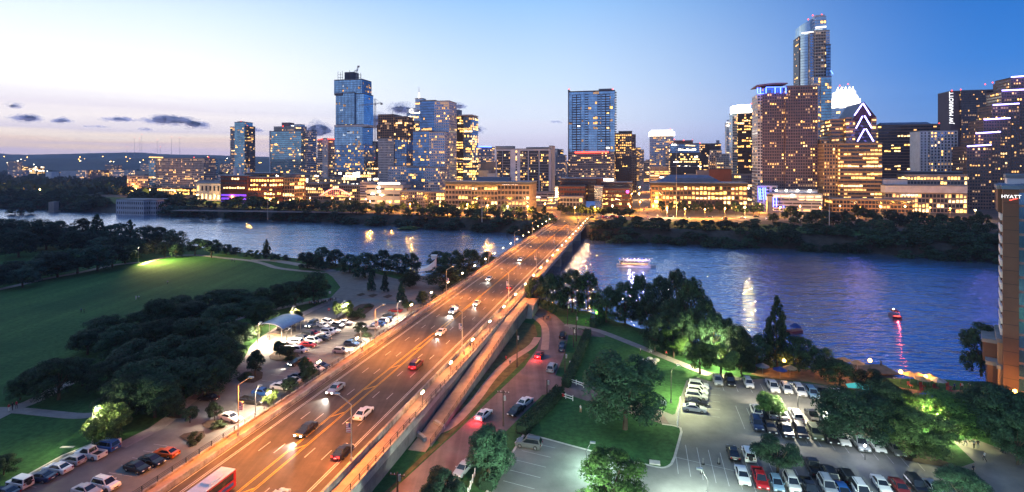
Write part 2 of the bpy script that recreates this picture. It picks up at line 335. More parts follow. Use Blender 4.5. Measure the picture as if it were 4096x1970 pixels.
# ------------------------------------------------------------------ roads, lots and paths on the near bank
sheet('parking_lot_left', [(-260,2060),(0,1960),(115,1897),(250,1822),(375,1772),(480,1787),(665,1697),(720,1622),(760,1598),(950,1503),(1000,1440),(1033,1372),(1149,1296),(1220,1256),(1290,1222),(1345,1205),(1480,1190),(1620,1172),(1760,1120),(1850,1130),(1700,1290),(1500,1420),(1230,1600),(980,1760),(720,1930),(560,2060)], .03, 'lot_asphalt')
sheet('plaza', [(1290,1225),(1345,1168),(1362,1150),(1330,1108),(1300,1088),(1400,1080),(1480,1088),(1600,1120),(1700,1105),(1800,1108),(1860,1122),(1760,1150),(1620,1175),(1480,1192)], .05, 'paver')
ribbon('path', [(560,1062),(620,1038),(700,1022),(800,1021),(900,1034),(1000,1042),(1060,1056),(1100,1072),(1180,1082),(1300,1092)], 3.2, .06, 'path')
ribbon('path', [(1000,1042),(1080,1040),(1180,1056),(1330,1085)], 5.0, .05, 'path')
ribbon('path', [(-60,1170),(60,1145),(180,1115),(330,1090),(450,1060),(560,1050)], 4.0, .05, 'path')
ribbon('path', [(-60,1690),(40,1640),(150,1600),(260,1535),(420,1480),(600,1400),(800,1320),(1000,1260),(1200,1215),(1330,1195)], 3.4, .05, 'path')
ribbon('path', [(-60,1640),(60,1640),(200,1655),(330,1668),(420,1650)], 2.6, .06, 'path')
struct_kerbs = [[(0,1960),(115,1897),(250,1822),(375,1772)], [(480,1787),(665,1697),(720,1622),(760,1598),(950,1503),(1000,1440),(1033,1372),(1149,1296),(1220,1256),(1290,1222)], [(1946,1970),(2033,1838),(2098,1733),(2344,1796)]]
ribbon('sidewalk', [(480,1787),(665,1694),(760,1594),(950,1499),(1000,1436),(1030,1372),(1149,1292),(1220,1252),(1290,1220),(1350,1196)], 3.0, .10, 'path', smooth=1)
ribbon('kerb', [(0,1960),(115,1897),(250,1822),(375,1772)], .4, .12, 'kerbstone', smooth=0)
sheet('riverside_road', [(1520,2060),(1562,1970),(1773,1776),(1822,1733),(1960,1600),(2098,1468),(2150,1392),(2166,1340),(2164,1300),(2120,1266),(2060,1240),(1990,1250),(1960,1225),(2071,1205),(2155,1226),(2222,1262),(2262,1300),(2300,1316),(2420,1330),(2420,1350),(2275,1340),(2262,1400),(2249,1440),(2222,1502),(2290,1522),(2420,1560),(2640,1640),(2720,1690),(2720,1740),(2620,1690),(2400,1622),(2250,1572),(2170,1580),(2060,1690),(1960,1790),(1849,1895),(1760,2060)], .03, 'road_asphalt')
ribbon('path', [(1700,1730),(1790,1722),(1903,1603),(1963,1516),(2038,1441),(2130,1387),(2150,1350)], 2.1, .06, 'tan_path', smooth=2)
ribbon('path', [(2178,1400),(2185,1345),(2180,1300),(2140,1268),(2080,1240)], 2.2, .06, 'tan_path', smooth=2)
sheet('verge', [(1440,2060),(1570,1940),(1690,1822),(1760,1770),(1620,1700),(1640,1690),(1700,1712),(1790,1734),(1905,1615),(1965,1528),(2040,1455),(2100,1405),(2120,1420),(1950,1590),(1800,1745),(1765,1778),(1555,1968),(1480,2060)], .045, 'dry_grass')
sheet('verge', [(1700,1712),(1780,1650),(1880,1540),(1980,1420),(2060,1330),(2095,1290),(2140,1300),(2150,1340),(2125,1385),(2034,1436),(1957,1512),(1897,1598),(1785,1718)], .045, 'dry_grass')
ribbon('path', [(2260,1300),(2378,1317),(2470,1352),(2567,1391),(2650,1425),(2740,1462),(2840,1500)], 2.6, .05, 'path', smooth=2)
sheet('parking_lot_right', [(1900,2100),(1946,1970),(2033,1838),(2098,1733),(2344,1794),(2579,1850),(2660,1800),(2680,1700),(2640,1640),(2690,1660),(2700,1657),(2716,1607),(2746,1522),(2790,1510),(2847,1529),(2852,1492),(3013,1518),(3068,1515),(3330,1545),(3420,1610),(3520,1690),(3600,1790),(3622,1838),(3834,1872),(3900,1850),(3812,1765),(3900,1758),(4096,1828),(4400,1900),(4400,2140)], .035, 'lot_asphalt')
sheet('traffic_island', [(2090,1728),(2190,1612),(2240,1580),(2330,1607),(2450,1640),(2560,1665),(2648,1697),(2700,1706),(2727,1714),(2712,1770),(2690,1850),(2667,1868),(2640,1870),(2579,1856),(2344,1796),(2200,1758)], .10, 'grass')
ribbon('kerb', [(2100,1733),(2200,1760),(2344,1799),(2579,1858),(2640,1872),(2667,1870),(2692,1852),(2715,1770),(2729,1714),(2700,1704),(2648,1697)], .45, .13, 'kerbstone', smooth=1)
ribbon('kerb', [(1946,1970),(2033,1838),(2098,1733)], .4, .13, 'kerbstone', smooth=0)
sheet('patio', [(3000,1497),(3040,1478),(3120,1468),(3240,1480),(3300,1462),(3400,1470),(3480,1490),(3560,1545),(3700,1565),(3850,1560),(3990,1568),(4050,1600),(3950,1640),(3800,1660),(3700,1650),(3560,1600),(3400,1556),(3240,1530),(3060,1512)], .05, 'wood_deck')
o = sheet('swimming_pool', [(3382,1536),(3430,1530),(3480,1540),(3560,1552),(3575,1566),(3510,1570),(3440,1556),(3392,1552)], .09, 'pool_water')
# painted bays
def line_mb(lines, w, z, m):
    mb = MB(); k = mb.mi(m)
    for a, b in lines:
        a = Vector(a); b = Vector(b); t = (b-a).normalized(); n = Vector((t.y, -t.x, 0))*w/2; i = len(mb.v)
        mb.v += [tuple(a-n), tuple(a+n), tuple(b+n), tuple(b-n)]; mb.f.append((i, i+1, i+2, i+3)); mb.m.append(k)
    return mb
LN = []
def bays(x0, y0, x1, y1, n, ln, sgn=1, axis=D):
    a = G(x0, y0, .055); b = G(x1, y1, .055)
    for i in range(n+1):
        p = a.lerp(b, i/n); LN.append((p, p+axis*ln*sgn))
bays(2705,1830,3330,1975,12,5.2); LN.append((G(2705,1830,.055), G(3330,1975,.055))); bays(2705,1830,3330,1975,12,5.2,-1)
bays(2960,1668,3640,1820,13,5.2); bays(2960,1668,3640,1820,13,5.2,-1); bays(3060,1572,3420,1622,7,5.2); bays(2840,1560,3010,1572,3,5.0)
bays(2800,1500,2780,1660,6,4.8,1,U); bays(2110,1768,1985,1970,5,5.5,1,(U*.98-D*.18).normalized())
bays(1120,1530,1480,1290,14,5.0,-1,U); bays(1180,1410,1320,1310,7,4.6,1,U); bays(-60,1990,390,1770,9,4.8,1,U); bays(480,1940,700,1790,5,4.8,-1,U)
o = line_mb(LN, .10, .06, 'white_line').build('painted_bays'); struct(o)
# planted islands in the left lot
for pts in ([(663,1668),(700,1640),(750,1645),(755,1658),(735,1672),(690,1675)], [(716,1748),(735,1735),(770,1728),(815,1725),(822,1745),(790,1775),(760,1772)], [(806,1695),(830,1682),(880,1682),(905,1690),(895,1712),(850,1722),(812,1708)], [(945,1515),(975,1490),(1030,1480),(1052,1490),(1048,1515),(1015,1532),(960,1530)], [(1076,1425),(1095,1408),(1140,1405),(1190,1415),(1200,1428),(1165,1442),(1110,1445),(1080,1438)], [(1335,1282),(1400,1240),(1440,1218),(1480,1214),(1498,1222),(1490,1236),(1430,1280),(1400,1288),(1360,1292)], [(1415,1342),(1430,1334),(1480,1330),(1490,1340),(1470,1350),(1425,1350)], [(1425,1180),(1450,1172),(1462,1178),(1440,1186)], [(1470,1184),(1495,1175),(1512,1180),(1490,1190)], [(1530,1188),(1555,1178),(1572,1184),(1550,1194)]):
    o = sheet('planting_bed', pts, .14, 'mulch')
sheet('planting_bed', [(3560,1720),(3640,1780),(3830,1868),(3820,1876),(3622,1842),(3590,1790)], .10, 'mulch')
# ------------------------------------------------------------------ the bridge
DZ = 4.0; S0, S1 = -60.0, 392.0
br = thing('road_bridge', 'long orange lit concrete road bridge crossing the river to downtown', 'bridge', B(0, 0, DZ), world=True)
def bslab(name, t0, t1, z0, z1, m, s0=S0, s1=S1, parent=br):
    mb = MB(); mb.prism([B(s0, t0, z0), B(s1, t0, z0), B(s1, t1, z0), B(s0, t1, z0)][::-1], (0, 0, z1-z0), m); return mb.build(name, parent)
bslab('abutment', -13.75, 14.9, -2.0, DZ-1.3, 'block_wall', S0, 116)
bslab('deck', -14.0, 15.2, DZ-1.3, DZ-.25, 'concrete')
bslab('roadway', -11.2, 11.6, DZ-.25, DZ, 'asphalt', S0, 400)
bslab('walkway', -13.7, -11.55, DZ-.24, DZ+.16, 'tan_path'); bslab('walkway', 12.0, 14.85, DZ-1.2+.96, DZ-.1, 'tan_path')
bslab('barrier', -11.55, -11.2, DZ-.24, DZ+.85, 'stained_concrete'); bslab('barrier', 11.6, 12.0, DZ-.24, DZ+.95, 'stained_concrete')
bslab('parapet', -14.0, -13.7, DZ-.24, DZ+.55, 'stained_concrete'); bslab('parapet', 14.85, 15.2, DZ-.24, DZ+.25, 'stained_concrete')
for t, z, s0 in ((-13.85, DZ+.55, S0), (15.02, DZ+.25, S0)):
    mb = MB(); s = s0
    while s < S1: mb.obox(B(s, t-.05, z), D, U, .1, .1, .85 if t < 0 else 1.0, 'dark_steel'); s += 2.6
    for h in (.3, .55, .8 if t < 0 else .95):
        mb.prism([B(S0, t-.03, z+h), B(S1, t-.03, z+h), B(S1, t+.03, z+h), B(S0, t+.03, z+h)][::-1], (0, 0, .06), 'dark_steel')
    mb.build('railing', br)
mb = MB()
for t in (-10.9, -9.2, -8.85, 8.9, 9.25, 11.3): mb.prism([B(S0, t-.07, DZ), B(S1, t-.07, DZ), B(S1, t+.07, DZ), B(S0, t+.07, DZ)][::-1], (0, 0, .012), 'white_line')
for t in (-5.8, -2.9, 2.9, 6.0):
    s = S0
    while s < S1: mb.prism([B(s, t-.07, DZ), B(s+3, t-.07, DZ), B(s+3, t+.07, DZ), B(s, t+.07, DZ)][::-1], (0, 0, .012), 'white_line'); s += 11.5
for i in range(20): mb.prism([B(i*22-50, -9.2, DZ), B(i*22-49.4, -9.2, DZ), B(i*22-49.4, -8.85, DZ), B(i*22-50, -8.85, DZ)][::-1], (0, 0, .012), 'white_line')
mb.build('lane_marking', br)
mb = MB()
for dt in (-.95, -.65, .65, .95):
    s = S0
    while s < S1:
        e = min(s+12, S1); wd = lambda q: max(.12, min(1, 1-(q-45)/60)) if abs(dt) == .65 or abs(dt) == .95 else 1
        k = lambda q: (math.copysign(1, dt)*(.12+.83*max(0, min(1, (120-q)/80))+(-.15 if abs(dt) < .8 else .15)))
        mb.prism([B(s, k(s)-.06, DZ), B(e, k(e)-.06, DZ), B(e, k(e)+.06, DZ), B(s, k(s)+.06, DZ)][::-1], (0, 0, .012), 'yellow_line'); s += 12
for i in range(12):
    s = -40+i*12.5; q = .12+.83*max(0, min(1, (120-s)/80))-.25
    if q > .3: mb.prism([B(s, -q, DZ), B(s+.5, -q, DZ), B(s+2.6, q, DZ), B(s+2.1, q, DZ)][::-1], (0, 0, .012), 'yellow_line')
mb.build('lane_marking', br)
for s in (128, 178, 228, 279, 330, 380):
    mb = MB(); mb.prism([B(s-1, -10, -9), B(s+1, -10, -9), B(s+1, 13.6, -9), B(s-1, 13.6, -9)][::-1], (0, 0, 9+DZ-2.1), 'concrete'); mb.prism([B(s-1.4, -13, DZ-2.1), B(s+1.4, -13, DZ-2.1), B(s+1.4, 14.6, DZ-2.1), B(s-1.4, 14.6, DZ-2.1)][::-1], (0, 0, .79), 'concrete'); mb.build('pier', br)
# walking ramp beside the bridge, with its own walls
rp = thing('access_ramp', 'concrete walking ramp with railings rising beside the right side of the bridge', 'ramp', B(60, 17, 0), world=True)
def rz(s): return max(.12, min(DZ-.3, (s-24)/68*(DZ-.3)))
def strip(mb, t0, t1, zf0, zf1, m, s0, s1, n=12):
    for i in range(n):
        a = s0+(s1-s0)*i/n; b = s0+(s1-s0)*(i+1)/n
        P = [B(a, t0, zf0(a)), B(b, t0, zf0(b)), B(b, t1, zf0(b)), B(a, t1, zf0(a)), B(a, t0, zf1(a)), B(b, t0, zf1(b)), B(b, t1, zf1(b)), B(a, t1, zf1(a))]
        for q in ((4,7,6,5), (0,1,5,4), (2,3,7,6), (1,2,6,5), (3,0,4,7)): mb.face([P[j] for j in q], m)
mb = MB(); strip(mb, 15.3, 18.6, lambda s: -1, rz, 'tan_path', 22, 112); mb.build('ramp_deck', rp)
mb = MB(); strip(mb, 18.6, 18.95, lambda s: -1, lambda s: rz(s)+.35, 'block_wall', 24, 112); mb.build('parapet', rp)
mb = MB()
for i in range(36):
    s = 24+i*2.45; mb.obox(B(s, 18.72, rz(s)+.35), D, U, .09, .09, 1.0, 'dark_steel')
for h in (.65, .95, 1.25): strip(mb, 18.74, 18.8, lambda s, h=h: rz(s)+h, lambda s, h=h: rz(s)+h+.06, 'dark_steel', 24, 112, 20)
mb.build('railing', rp)
mb = MB(); mb.prism([B(112, 15.3, -1), B(121, 15.3, -1), B(121, 21, -1), B(112, 21, -1)][::-1], (0, 0, 1+DZ-.35), 'concrete'); mb.prism([B(112, 15.6, DZ-.35), B(120.6, 15.6, DZ-.35), B(120.6, 20.7, DZ-.35), B(112, 20.7, DZ-.35)][::-1], (0, 0, .08), 'tan_path'); mb.build('landing', rp)
mb = MB()
for i in range(12): mb.prism([B(112-i*.35, 19.1, -1), B(112-i*.35, 21, -1), B(111.65-i*.35, 21, -1), B(111.65-i*.35, 19.1, -1)], (0, 0, 1+(DZ-.5)*(1-i/12)), 'concrete')
mb.build('stair', rp)
for (x, y), (x2, y2), l in (((1635,1722),(1695,1772),'low sloping concrete wall end beside the foot of the ramp on the grass'), ((1735,1700),(1770,1722),'short white concrete block at the foot of the ramp outer wall')):
    a = G(x, y); b = G(x2, y2); mb = MB(); n = (b-a).normalized().cross(Vector((0, 0, 1)))
    mb.prism([a, b, b-n*.6, a-n*.6], (0, 0, .9), 'kerbstone'); o = mb.build('wall_end'); tag(o, l, 'wall')
# ------------------------------------------------------------------ street lamps
def tall_lamp(name, h, arm, adir, lab, base, group, colm, headm, power, col, banner=True, wide=False, light=True):
    r = thing(name, lab, 'street lamp', base, group)
    mb = MB(); mb.tube((0,0,0), (0,0,.6), .22, .2, 'steel'); mb.tube((0,0,.6), (0,0,h), .11, .06, colm); mb.build('pole', r)
    a = Vector(adir)
    if arm:
        mb = MB(); mb.tube((0,0,h-.1), a*arm+Vector((0,0,h+1.3)), .07, .06, colm); mb.build('arm', r)
    top = a*arm+Vector((0, 0, h+1.3 if arm else h))
    mb = MB()
    e = a if a.length else Vector((1, 0, 0)); n = Vector((-e.y, e.x, 0))
    mb.obox(top-n*.22-e*.1, e, n, .9, .44, .2, 'galvanised'); hd = mb.build('lamp_head', r)
    mb = MB(); mb.obox(top-n*.16+Vector((0,0,-.03)), e, n, .6, .32, .028, headm); mb.build('lens', hd)
    if banner:
        mb = MB(); bd = Vector((0, -1, 0)) if False else -U if a.dot(U) < 0 else U
        mb.obox(Vector((0,0,h*.5))+bd*.15, bd, D, .75, .04, 1.5, 'white_paint'); mb.obox(Vector((0,0,h*.5+.75))+bd*.15-D*.012, bd, D, .35, .012, .75, 'cloth_blue')
        for i in range(5): mb.obox(Vector((0,0,h*.5+.1+i*.28))+bd*(.15 if i < 2 else .52)-D*.012, bd, D, .75 if i < 2 else .38, .01, .12, 'cloth_red')
        mb.build('banner', r)
    if light: lamp(r, top+a*.35+Vector((0, 0, -.3)), power, col, 'POINT' if wide else 'SPOT', .3, None if wide else 158)
    return r
OR = (1, .30, .035)
L1 = [93, 141, 193, 247, 298, 347, 408]; R1 = [85, 138, 187, 237, 288, 342, 400]
for i, Yv in enumerate(L1):
    s = (Yv-79.7)/CA-.05*0; s += 11.4*SA/CA*-1*0
    s = (Yv-79.7+SA*-11.4)/CA
    tall_lamp('street_lamp', 9, 2.2, U, f'road lamp with banner on the left bridge barrier, {ordn(i)} from the near end', B(s, -11.4, DZ+.84), 'tall lamps along the bridge', 'steel', 'bulb_orange', 29000, OR)
for i, Yv in enumerate(R1):
    s = (Yv-79.7+SA*11.8)/CA
    tall_lamp('street_lamp', 9, 2.2, -U, f'road lamp with banner on the right bridge barrier, {ordn(i)} from the near end', B(s, 11.8, DZ+.94), 'tall lamps along the bridge', 'steel', 'bulb_orange', 29000, OR)
tall_lamp('street_lamp', 9, 2.2, U, 'tall steel road lamp standing just off the near end of the bridge', B(-32, -11.4, DZ+.84), 'tall lamps along the bridge', 'steel', 'bulb_orange', 29000, OR)
def globe_lamp(loc, lab, group, double=True, power=600, h=3.0):
    r = thing('globe_lamp', lab, 'lamp post', loc, group)
    mb = MB(); mb.tube((0,0,0), (0,0,.35), .14, .1, 'dark_steel', 6); mb.tube((0,0,.35), (0,0,h-.2), .06, .05, 'dark_steel', 6)
    if double: mb.tube(Vector((0,0,h-.25))-D*.4, Vector((0,0,h-.25))+D*.4, .04, .04, 'dark_steel', 5)
    mb.build('pole', r)
    for q in ((-.4, .4) if double else (0,)):
        m = MB(); m.ball(D*q+Vector((0,0,h)), .24, 'bulb', 8, 6); m.build('globe', r)
    lamp(r, (0, 0, h+.05) if double else (0, 0, h+.3), power, (1, .58, .24) if power < 1200 else (1, .45, .16), size=.3)
    return r
for i in range(22):
    s = 22+i*16.7; globe_lamp(B(s, -13.85, DZ+.5), f'twin globe lamp on the left bridge rail, {ordn(i)} from the near end', 'globe lamps along the bridge rails', i < 14, 900)
for i in range(22):
    s = 30+i*16.2; globe_lamp(B(s, 14.7, DZ-.1), f'twin globe lamp on the right bridge walkway, {ordn(i)} from the near end', 'globe lamps along the bridge rails', i < 14, 2600, 3.2)
def post(base, top, lab, m, headm, power, col, arm=0, adir=(0,0,0), group=None, name='lamp_post', light=True, wide=False):
    b = G(*base); h = (base[1]-top[1])/F*b.y
    return tall_lamp(name, h-(1.3 if arm else 0), arm, adir, lab, b, group, m, headm, power, col, banner=False, light=light, wide=wide)
WH = (1, .90, .66); WA = (1, .72, .38)
post((2684,1612), (2685,1459), 'tall dark post of the floodlight on the lawn, with round concrete foot', 'dark_steel', 'bulb_white', 13000, (.95,1,.5), 1.2, U)
post((3192,1671), (3192,1538), 'tall dark lamp post between the rows of cars behind the big pickup', 'dark_steel', 'bulb_white', 17000, WH, 1, -U)
post((2831,2050), (2831,1883), 'dark lamp post with square head in the empty bays, roped stands beside it', 'dark_steel', 'bulb_white', 13000, (.78,1,.84), .8, -U)
post((2346,1879), (2342,1770), 'dark lamp post beside the bright green tree', 'dark_steel', 'bulb_white', 5500, (.62,1,.80), .7, U)
for x, y, l, pw in ((2150,2260,'unseen added lamp post on the near edge of the empty bays',30000),(3120,2420,'unseen added lamp post on the near side of the lowest car row',20000),(3960,2400,'unseen added lamp post on the near side of the driveway',26000)):  # posts outside the view, added to light the green tree, car rows and driveway
    tall_lamp('lamp_post', 6.6, .7, U, l, G(x, y), None, 'dark_steel', 'bulb_white', pw, (.80,1,.80), banner=False, wide=True)
post((3770,1730), (3770,1648), 'short dark lamp post above the pale floodlit trees', 'dark_steel', 'bulb_white', 15000, (1,.95,.45), .8, -U, wide=True)
post((553,1052), (553,990), 'tall floodlight post at the top corner of the lawn', 'steel', 'bulb_white', 900, WH)
post((371,1778), (371,1627), 'tall pale lamp post beside the white pickup at the edge of the grass', 'steel', 'bulb_white', 9000, (1,.88,.50), .8, U, wide=True)
for (b, t, l) in (((1146,1381),(1146,1314),'thin lamp post near the crowded middle rows of the left lot'), ((1030,1376),(1030,1290),'lamp post beside the arched metal shelter'), ((1165,1300),(1165,1227),'lamp post among the small lit trees behind the arched shelter'), ((1368,1283),(1368,1205),'lamp post between the two bright green saplings'), ((1442,1381),(1442,1305),'lamp post by the single tree near the bridge fence'), ((1022,1674),(1022,1542),'tall thin pole near the dark pickup by the bridge fence'), ((1589,1283),(1589,1205),'lamp post at the far end of the left lot')):
    post(b, t, l, 'dark_steel', 'bulb_white', 26000, (1,.74,.50), .7, U)
a = G(575,1050); sp = lamp(None, a+Vector((0, 0, 9.5)), 150000, (1,.84,.25), 'SPOT', .6, 140, None)
tgt = G(690,1050)-sp.location; sp.rotation_euler = tgt.to_track_quat('-Z', 'Y').to_euler()
sp.data.spot_blend = 1.0
# ------------------------------------------------------------------ trees
def crown_mesh(kind, n, leaf, seed, m):
    r = np.random.default_rng(seed); C = []
    if kind == 'oak':
        for _ in range(52):
            th = r.uniform(0, 2*np.pi); u = r.uniform(0, 1)**.42; z = r.uniform(.0, 1)
            rad = .41*u*np.sqrt(max(0, 1-(z*.95)**2.6))*(.82+.18*min(1, z*4)); C.append((rad*np.cos(th), rad*np.sin(th), .14+.74*z, r.uniform(.09, .15)))
    elif kind == 'round':
        for _ in range(28):
            v = r.normal(size=3); v /= np.linalg.norm(v); q = r.uniform(.3, 1)**.5
            C.append((.35*v[0]*q, .35*v[1]*q, .54+.35*v[2]*q, r.uniform(.08, .16)))
    elif kind == 'tall':
        for _ in range(64):
            z = r.uniform(0, 1); th = r.uniform(0, 2*np.pi); prof = np.sin(np.pi*min(1, .2+z*.78))**.6
            q = .40*prof*r.uniform(.2, 1)**.45; C.append((q*np.cos(th), q*np.sin(th), .08+.82*z, r.uniform(.08, .14)))
    elif kind == 'cone':
        for i in range(70):
            z = (i/70)**.85; th = i*2.4+r.uniform(-.4, .4); q = .42*(1-z)**.6*r.uniform(.3, 1.0)
            C.append((q*np.cos(th), q*np.sin(th), .06+.90*z, .045+.08*(1-z)))
    elif kind == 'belt':                                        # tree of the bank: foliage down to the ground
        for _ in range(30):
            z = r.uniform(0, 1); th = r.uniform(0, 2*np.pi); q = .42*np.sqrt(max(0, 1-z**2.4))*r.uniform(.3, 1)**.5
            C.append((q*np.cos(th), q*np.sin(th), .06+.80*z, r.uniform(.09, .17)))
    elif kind == 'shrub':
        for _ in range(16):
            z = r.uniform(0, 1); th = r.uniform(0, 2*np.pi); q = .36*np.sqrt(max(0, 1-z**2))*r.uniform(.2, 1)**.5
            C.append((q*np.cos(th), q*np.sin(th), .12+.66*z, r.uniform(.12, .2)))
    C = np.array(C); ix = r.choice(len(C), n, p=C[:, 3]**2/np.sum(C[:, 3]**2)); c = C[ix]
    v = r.normal(size=(n, 3)); v /= np.linalg.norm(v, axis=1)[:, None]; v[:, 2] = np.where(v[:, 2] < -.35, -v[:, 2], v[:, 2])
    p = c[:, :3]+v*(c[:, 3]*(.55+.5*r.uniform(0, 1, n)**.6))[:, None]
    nn = v+.55*r.normal(size=(n, 3))*.6; nn[:, 2] += .25; nn /= np.linalg.norm(nn, axis=1)[:, None]
    a = np.cross(nn, r.normal(size=(n, 3))); a /= np.linalg.norm(a, axis=1)[:, None]; b = np.cross(nn, a)
    s = (leaf*r.uniform(.55, 1.3, n))[:, None]; a *= s; b *= s*.7
    V = np.stack([p-a, p-b*.8, p+a, p+b*.8], 1).reshape(-1, 3)
    me = bpy.data.meshes.new('crown'); me.vertices.add(4*n); me.vertices.foreach_set('co', V.ravel())
    me.loops.add(4*n); me.loops.foreach_set('vertex_index', np.arange(4*n, dtype=np.int32))
    me.polygons.add(n); me.polygons.foreach_set('loop_start', np.arange(0, 4*n, 4, dtype=np.int32)); me.polygons.foreach_set('loop_total', np.full(n, 4, dtype=np.int32))
    me.materials.append(MATS[m]); me.update(); me.validate(); return me
def trunk_mesh(seed, top=.62):
    rr = random.Random(seed); mb = MB(); mb.tube((0,0,-.03), (rr.uniform(-.01,.01),0,.32), .030, .020, 'bark', 7); q = Vector((0,0,.3))
    for i in range(5):
        th = i*1.26+rr.uniform(-.3,.3); e = Vector((.2*math.cos(th), .2*math.sin(th), rr.uniform(.5,top+.12))); mb.tube(q-Vector((0,0,rr.uniform(0,.08))), e, .014, .005, 'bark', 5)
    mb.tube(q, (0,0,top), .02, .006, 'bark', 5); return mb.mesh('trunk')
PRO = {}
def proto(kind, lod, m, k):
    key = (kind, lod, m, k)
    if key not in PRO:
        n, lf = {'near': (15000, .0165), 'mid': (5200, .027), 'far': (1700, .046)}[lod]
        if kind == 'shrub': n //= 3; lf *= 1.5
        PRO[key] = crown_mesh(kind, n, lf, hash((kind, lod, k)) % 1000 if False else sum(map(ord, kind))+k*7, m)
    return PRO[key]
TRK = [trunk_mesh(i) for i in range(3)]
TR = random.Random(11); TREES = []
NAMES = dict(oak='oak_tree', round='shade_tree', tall='bank_tree', cone='cypress_tree', belt='bank_tree', shrub='shrub')
def tree(loc, w, h, kind, m, lod, label, group, shrub=False):
    nm = NAMES[kind]; r = bpy.data.objects.new(nm, None); COL.objects.link(r); r.location = loc; r.scale = (w, w, h); r.rotation_euler = (0, 0, TR.uniform(0, 6.28))
    tag(r, label, 'shrub' if kind == 'shrub' else 'tree', group)
    c = bpy.data.objects.new('foliage' if kind == 'shrub' else 'crown', proto(kind, lod, m, TR.randrange(3))); COL.objects.link(c); c.parent = r
    if kind != 'shrub':
        t = bpy.data.objects.new('trunk', TRK[TR.randrange(3)]); COL.objects.link(t); t.parent = r
    return r
def ptree(x, y, yt, w, kind='oak', m='leaf_dark', lod='mid', label='', group=None, z=None):
    if z is None:
        p = G(x, y, 0); z = gz(p.x, p.y); p = G(x, y, z)
    else: p = G(x, y, z)
    h = (y-yt)/F*p.y*1.02; wd = w/F*p.y*1.06
    return tree(p, wd, h, kind, m, lod, label, group)
def grove(rows, look, where, group, kind, m, lod, start='left', ref='from the left'):
    rows = sorted(rows, key=lambda q: q[0], reverse=(start == 'right'))
    nm = dict(oak='oak', round='tree', tall='tree', cone='cypress', belt='tree', shrub='shrub')
    for i, q in enumerate(rows):
        k = q[4] if len(q) > 4 else kind; mm = q[5] if len(q) > 5 else m
        big = 'broad' if q[3] > 1.15*(q[1]-q[2]) else ('tall' if (q[1]-q[2]) > 1.15*q[3] else 'round')
        lk = 'floodlit' if mm in ('leaf_pale',) else look
        ptree(q[0], q[1], q[2], q[3], k, mm, lod, f'{lk} {big} {nm[k]} {where}, {ordn(i)} {ref}', group)
grove([(50,985,870,150),(140,1000,880,150),(75,1030,920,140),(185,1000,895,140),(230,985,880,110),(290,1010,925,120),(330,960,875,90),(388,985,857,95,'cone'),(460,985,893,110),(520,985,880,80,'cone'),(580,1000,905,110),(480,1020,940,120),(410,1020,950,120),(640,990,905,70),(700,1005,918,100),(660,1030,965,70),(704,1032,975,60),(612,1010,930,90),(550,1030,955,90),(20,1000,890,120),(-40,1010,870,140),(350,1010,930,110),(270,985,905,90)],
      'dark', 'between river and lawn', 'trees between the river and the lawn', 'oak', 'leaf_blue', 'mid')
grove([(28,1130,1055,120),(90,1150,1070,120),(160,1120,1035,130),(230,1110,1005,150),(310,1095,990,150),(390,1085,983,140),(450,1070,980,115),(500,1055,985,90,'oak','leaf_mid'),(522,1042,982,80,'oak','leaf_pale'),(-40,1160,1060,140),(60,1110,1040,110),(200,1090,1000,110)],
      'dark', 'lining the lawn path', 'trees along the lawn path', 'oak', 'leaf_blue', 'mid')
grove([(780,1022,952,85,'round'),(845,1032,946,95,'round'),(905,1020,975,65,'oak'),(944,1022,990,50,'oak'),(1000,1032,998,50,'shrub'),(1066,1035,958,48,'cone'),(1030,1037,1000,40,'shrub'),(1100,1042,1008,50,'shrub'),(1142,1042,1018,40,'shrub')],
      'dark', 'on the near river edge', 'trees on the river edge', 'oak', 'leaf_blue', 'mid')
grove([(1230,1075,1003,95),(1290,1078,988,95),(1342,1066,998,85),(1400,1092,1018,95),(1460,1112,1008,115),(1530,1085,998,90),(1590,1095,1015,105),(1645,1100,1005,90),(1485,1165,1090,42,'cone'),(1540,1168,1088,42,'cone'),(1605,1215,1125,52,'cone'),(1260,1060,1020,70,'belt')],
      'dark', 'beside the paved plaza', 'trees by the plaza', 'tall', 'leaf_blue', 'mid')
grove([(1752,1070,1003,95),(1805,1084,998,105),(1878,1112,996,135,'tall','leaf_mid'),(1948,1082,1008,85),(1640,1150,1085,95,'oak','leaf_mid'),(1782,1155,1062,180,'oak','leaf_mid'),(1845,1140,1075,95,'oak','leaf_mid')],
      'orange tinted', 'left of the bridge', 'trees beside the bridge', 'tall', 'leaf_dark', 'mid')
grove([(1255,1215,1090,140),(1180,1232,1122,150),(1085,1240,1138,150),(940,1250,1158,190),(1010,1255,1185,160),(850,1260,1163,180),(700,1280,1185,180),(765,1300,1205,180),(640,1340,1195,160),(900,1320,1215,190),(560,1350,1245,170),(420,1375,1270,190),(1050,1305,1198,130),(480,1430,1300,200),(640,1430,1280,210),(780,1420,1270,220),(875,1410,1295,190),(960,1380,1290,130),(560,1510,1365,240),(700,1520,1350,250),(840,1510,1345,230),(915,1480,1370,150),(460,1570,1425,200),(590,1620,1440,260),(730,1600,1440,250),(835,1570,1430,210),(905,1510,1400,120),(500,1690,1510,220),(620,1670,1500,220),(330,1545,1440,130),(350,1420,1320,150)],
      'black green', 'in the clump beside the left lot', 'oaks of the dense clump', 'oak', 'leaf_dark', 'near')
grove([(235,1600,1430,210),(150,1590,1470,160),(80,1600,1500,110)], 'spreading dark', 'over the lawn path fork', 'oaks at the path fork', 'oak', 'leaf_dark', 'near')
ptree(430, 1772, 1610, 175, 'oak', 'leaf_pale', 'near', 'oak lit yellow green by the lamp beside the white pickup'); ptree(15, 1900, 1820, 110, 'oak', 'leaf_mid', 'near', 'small pale tree by the grass behind the white off-roader')
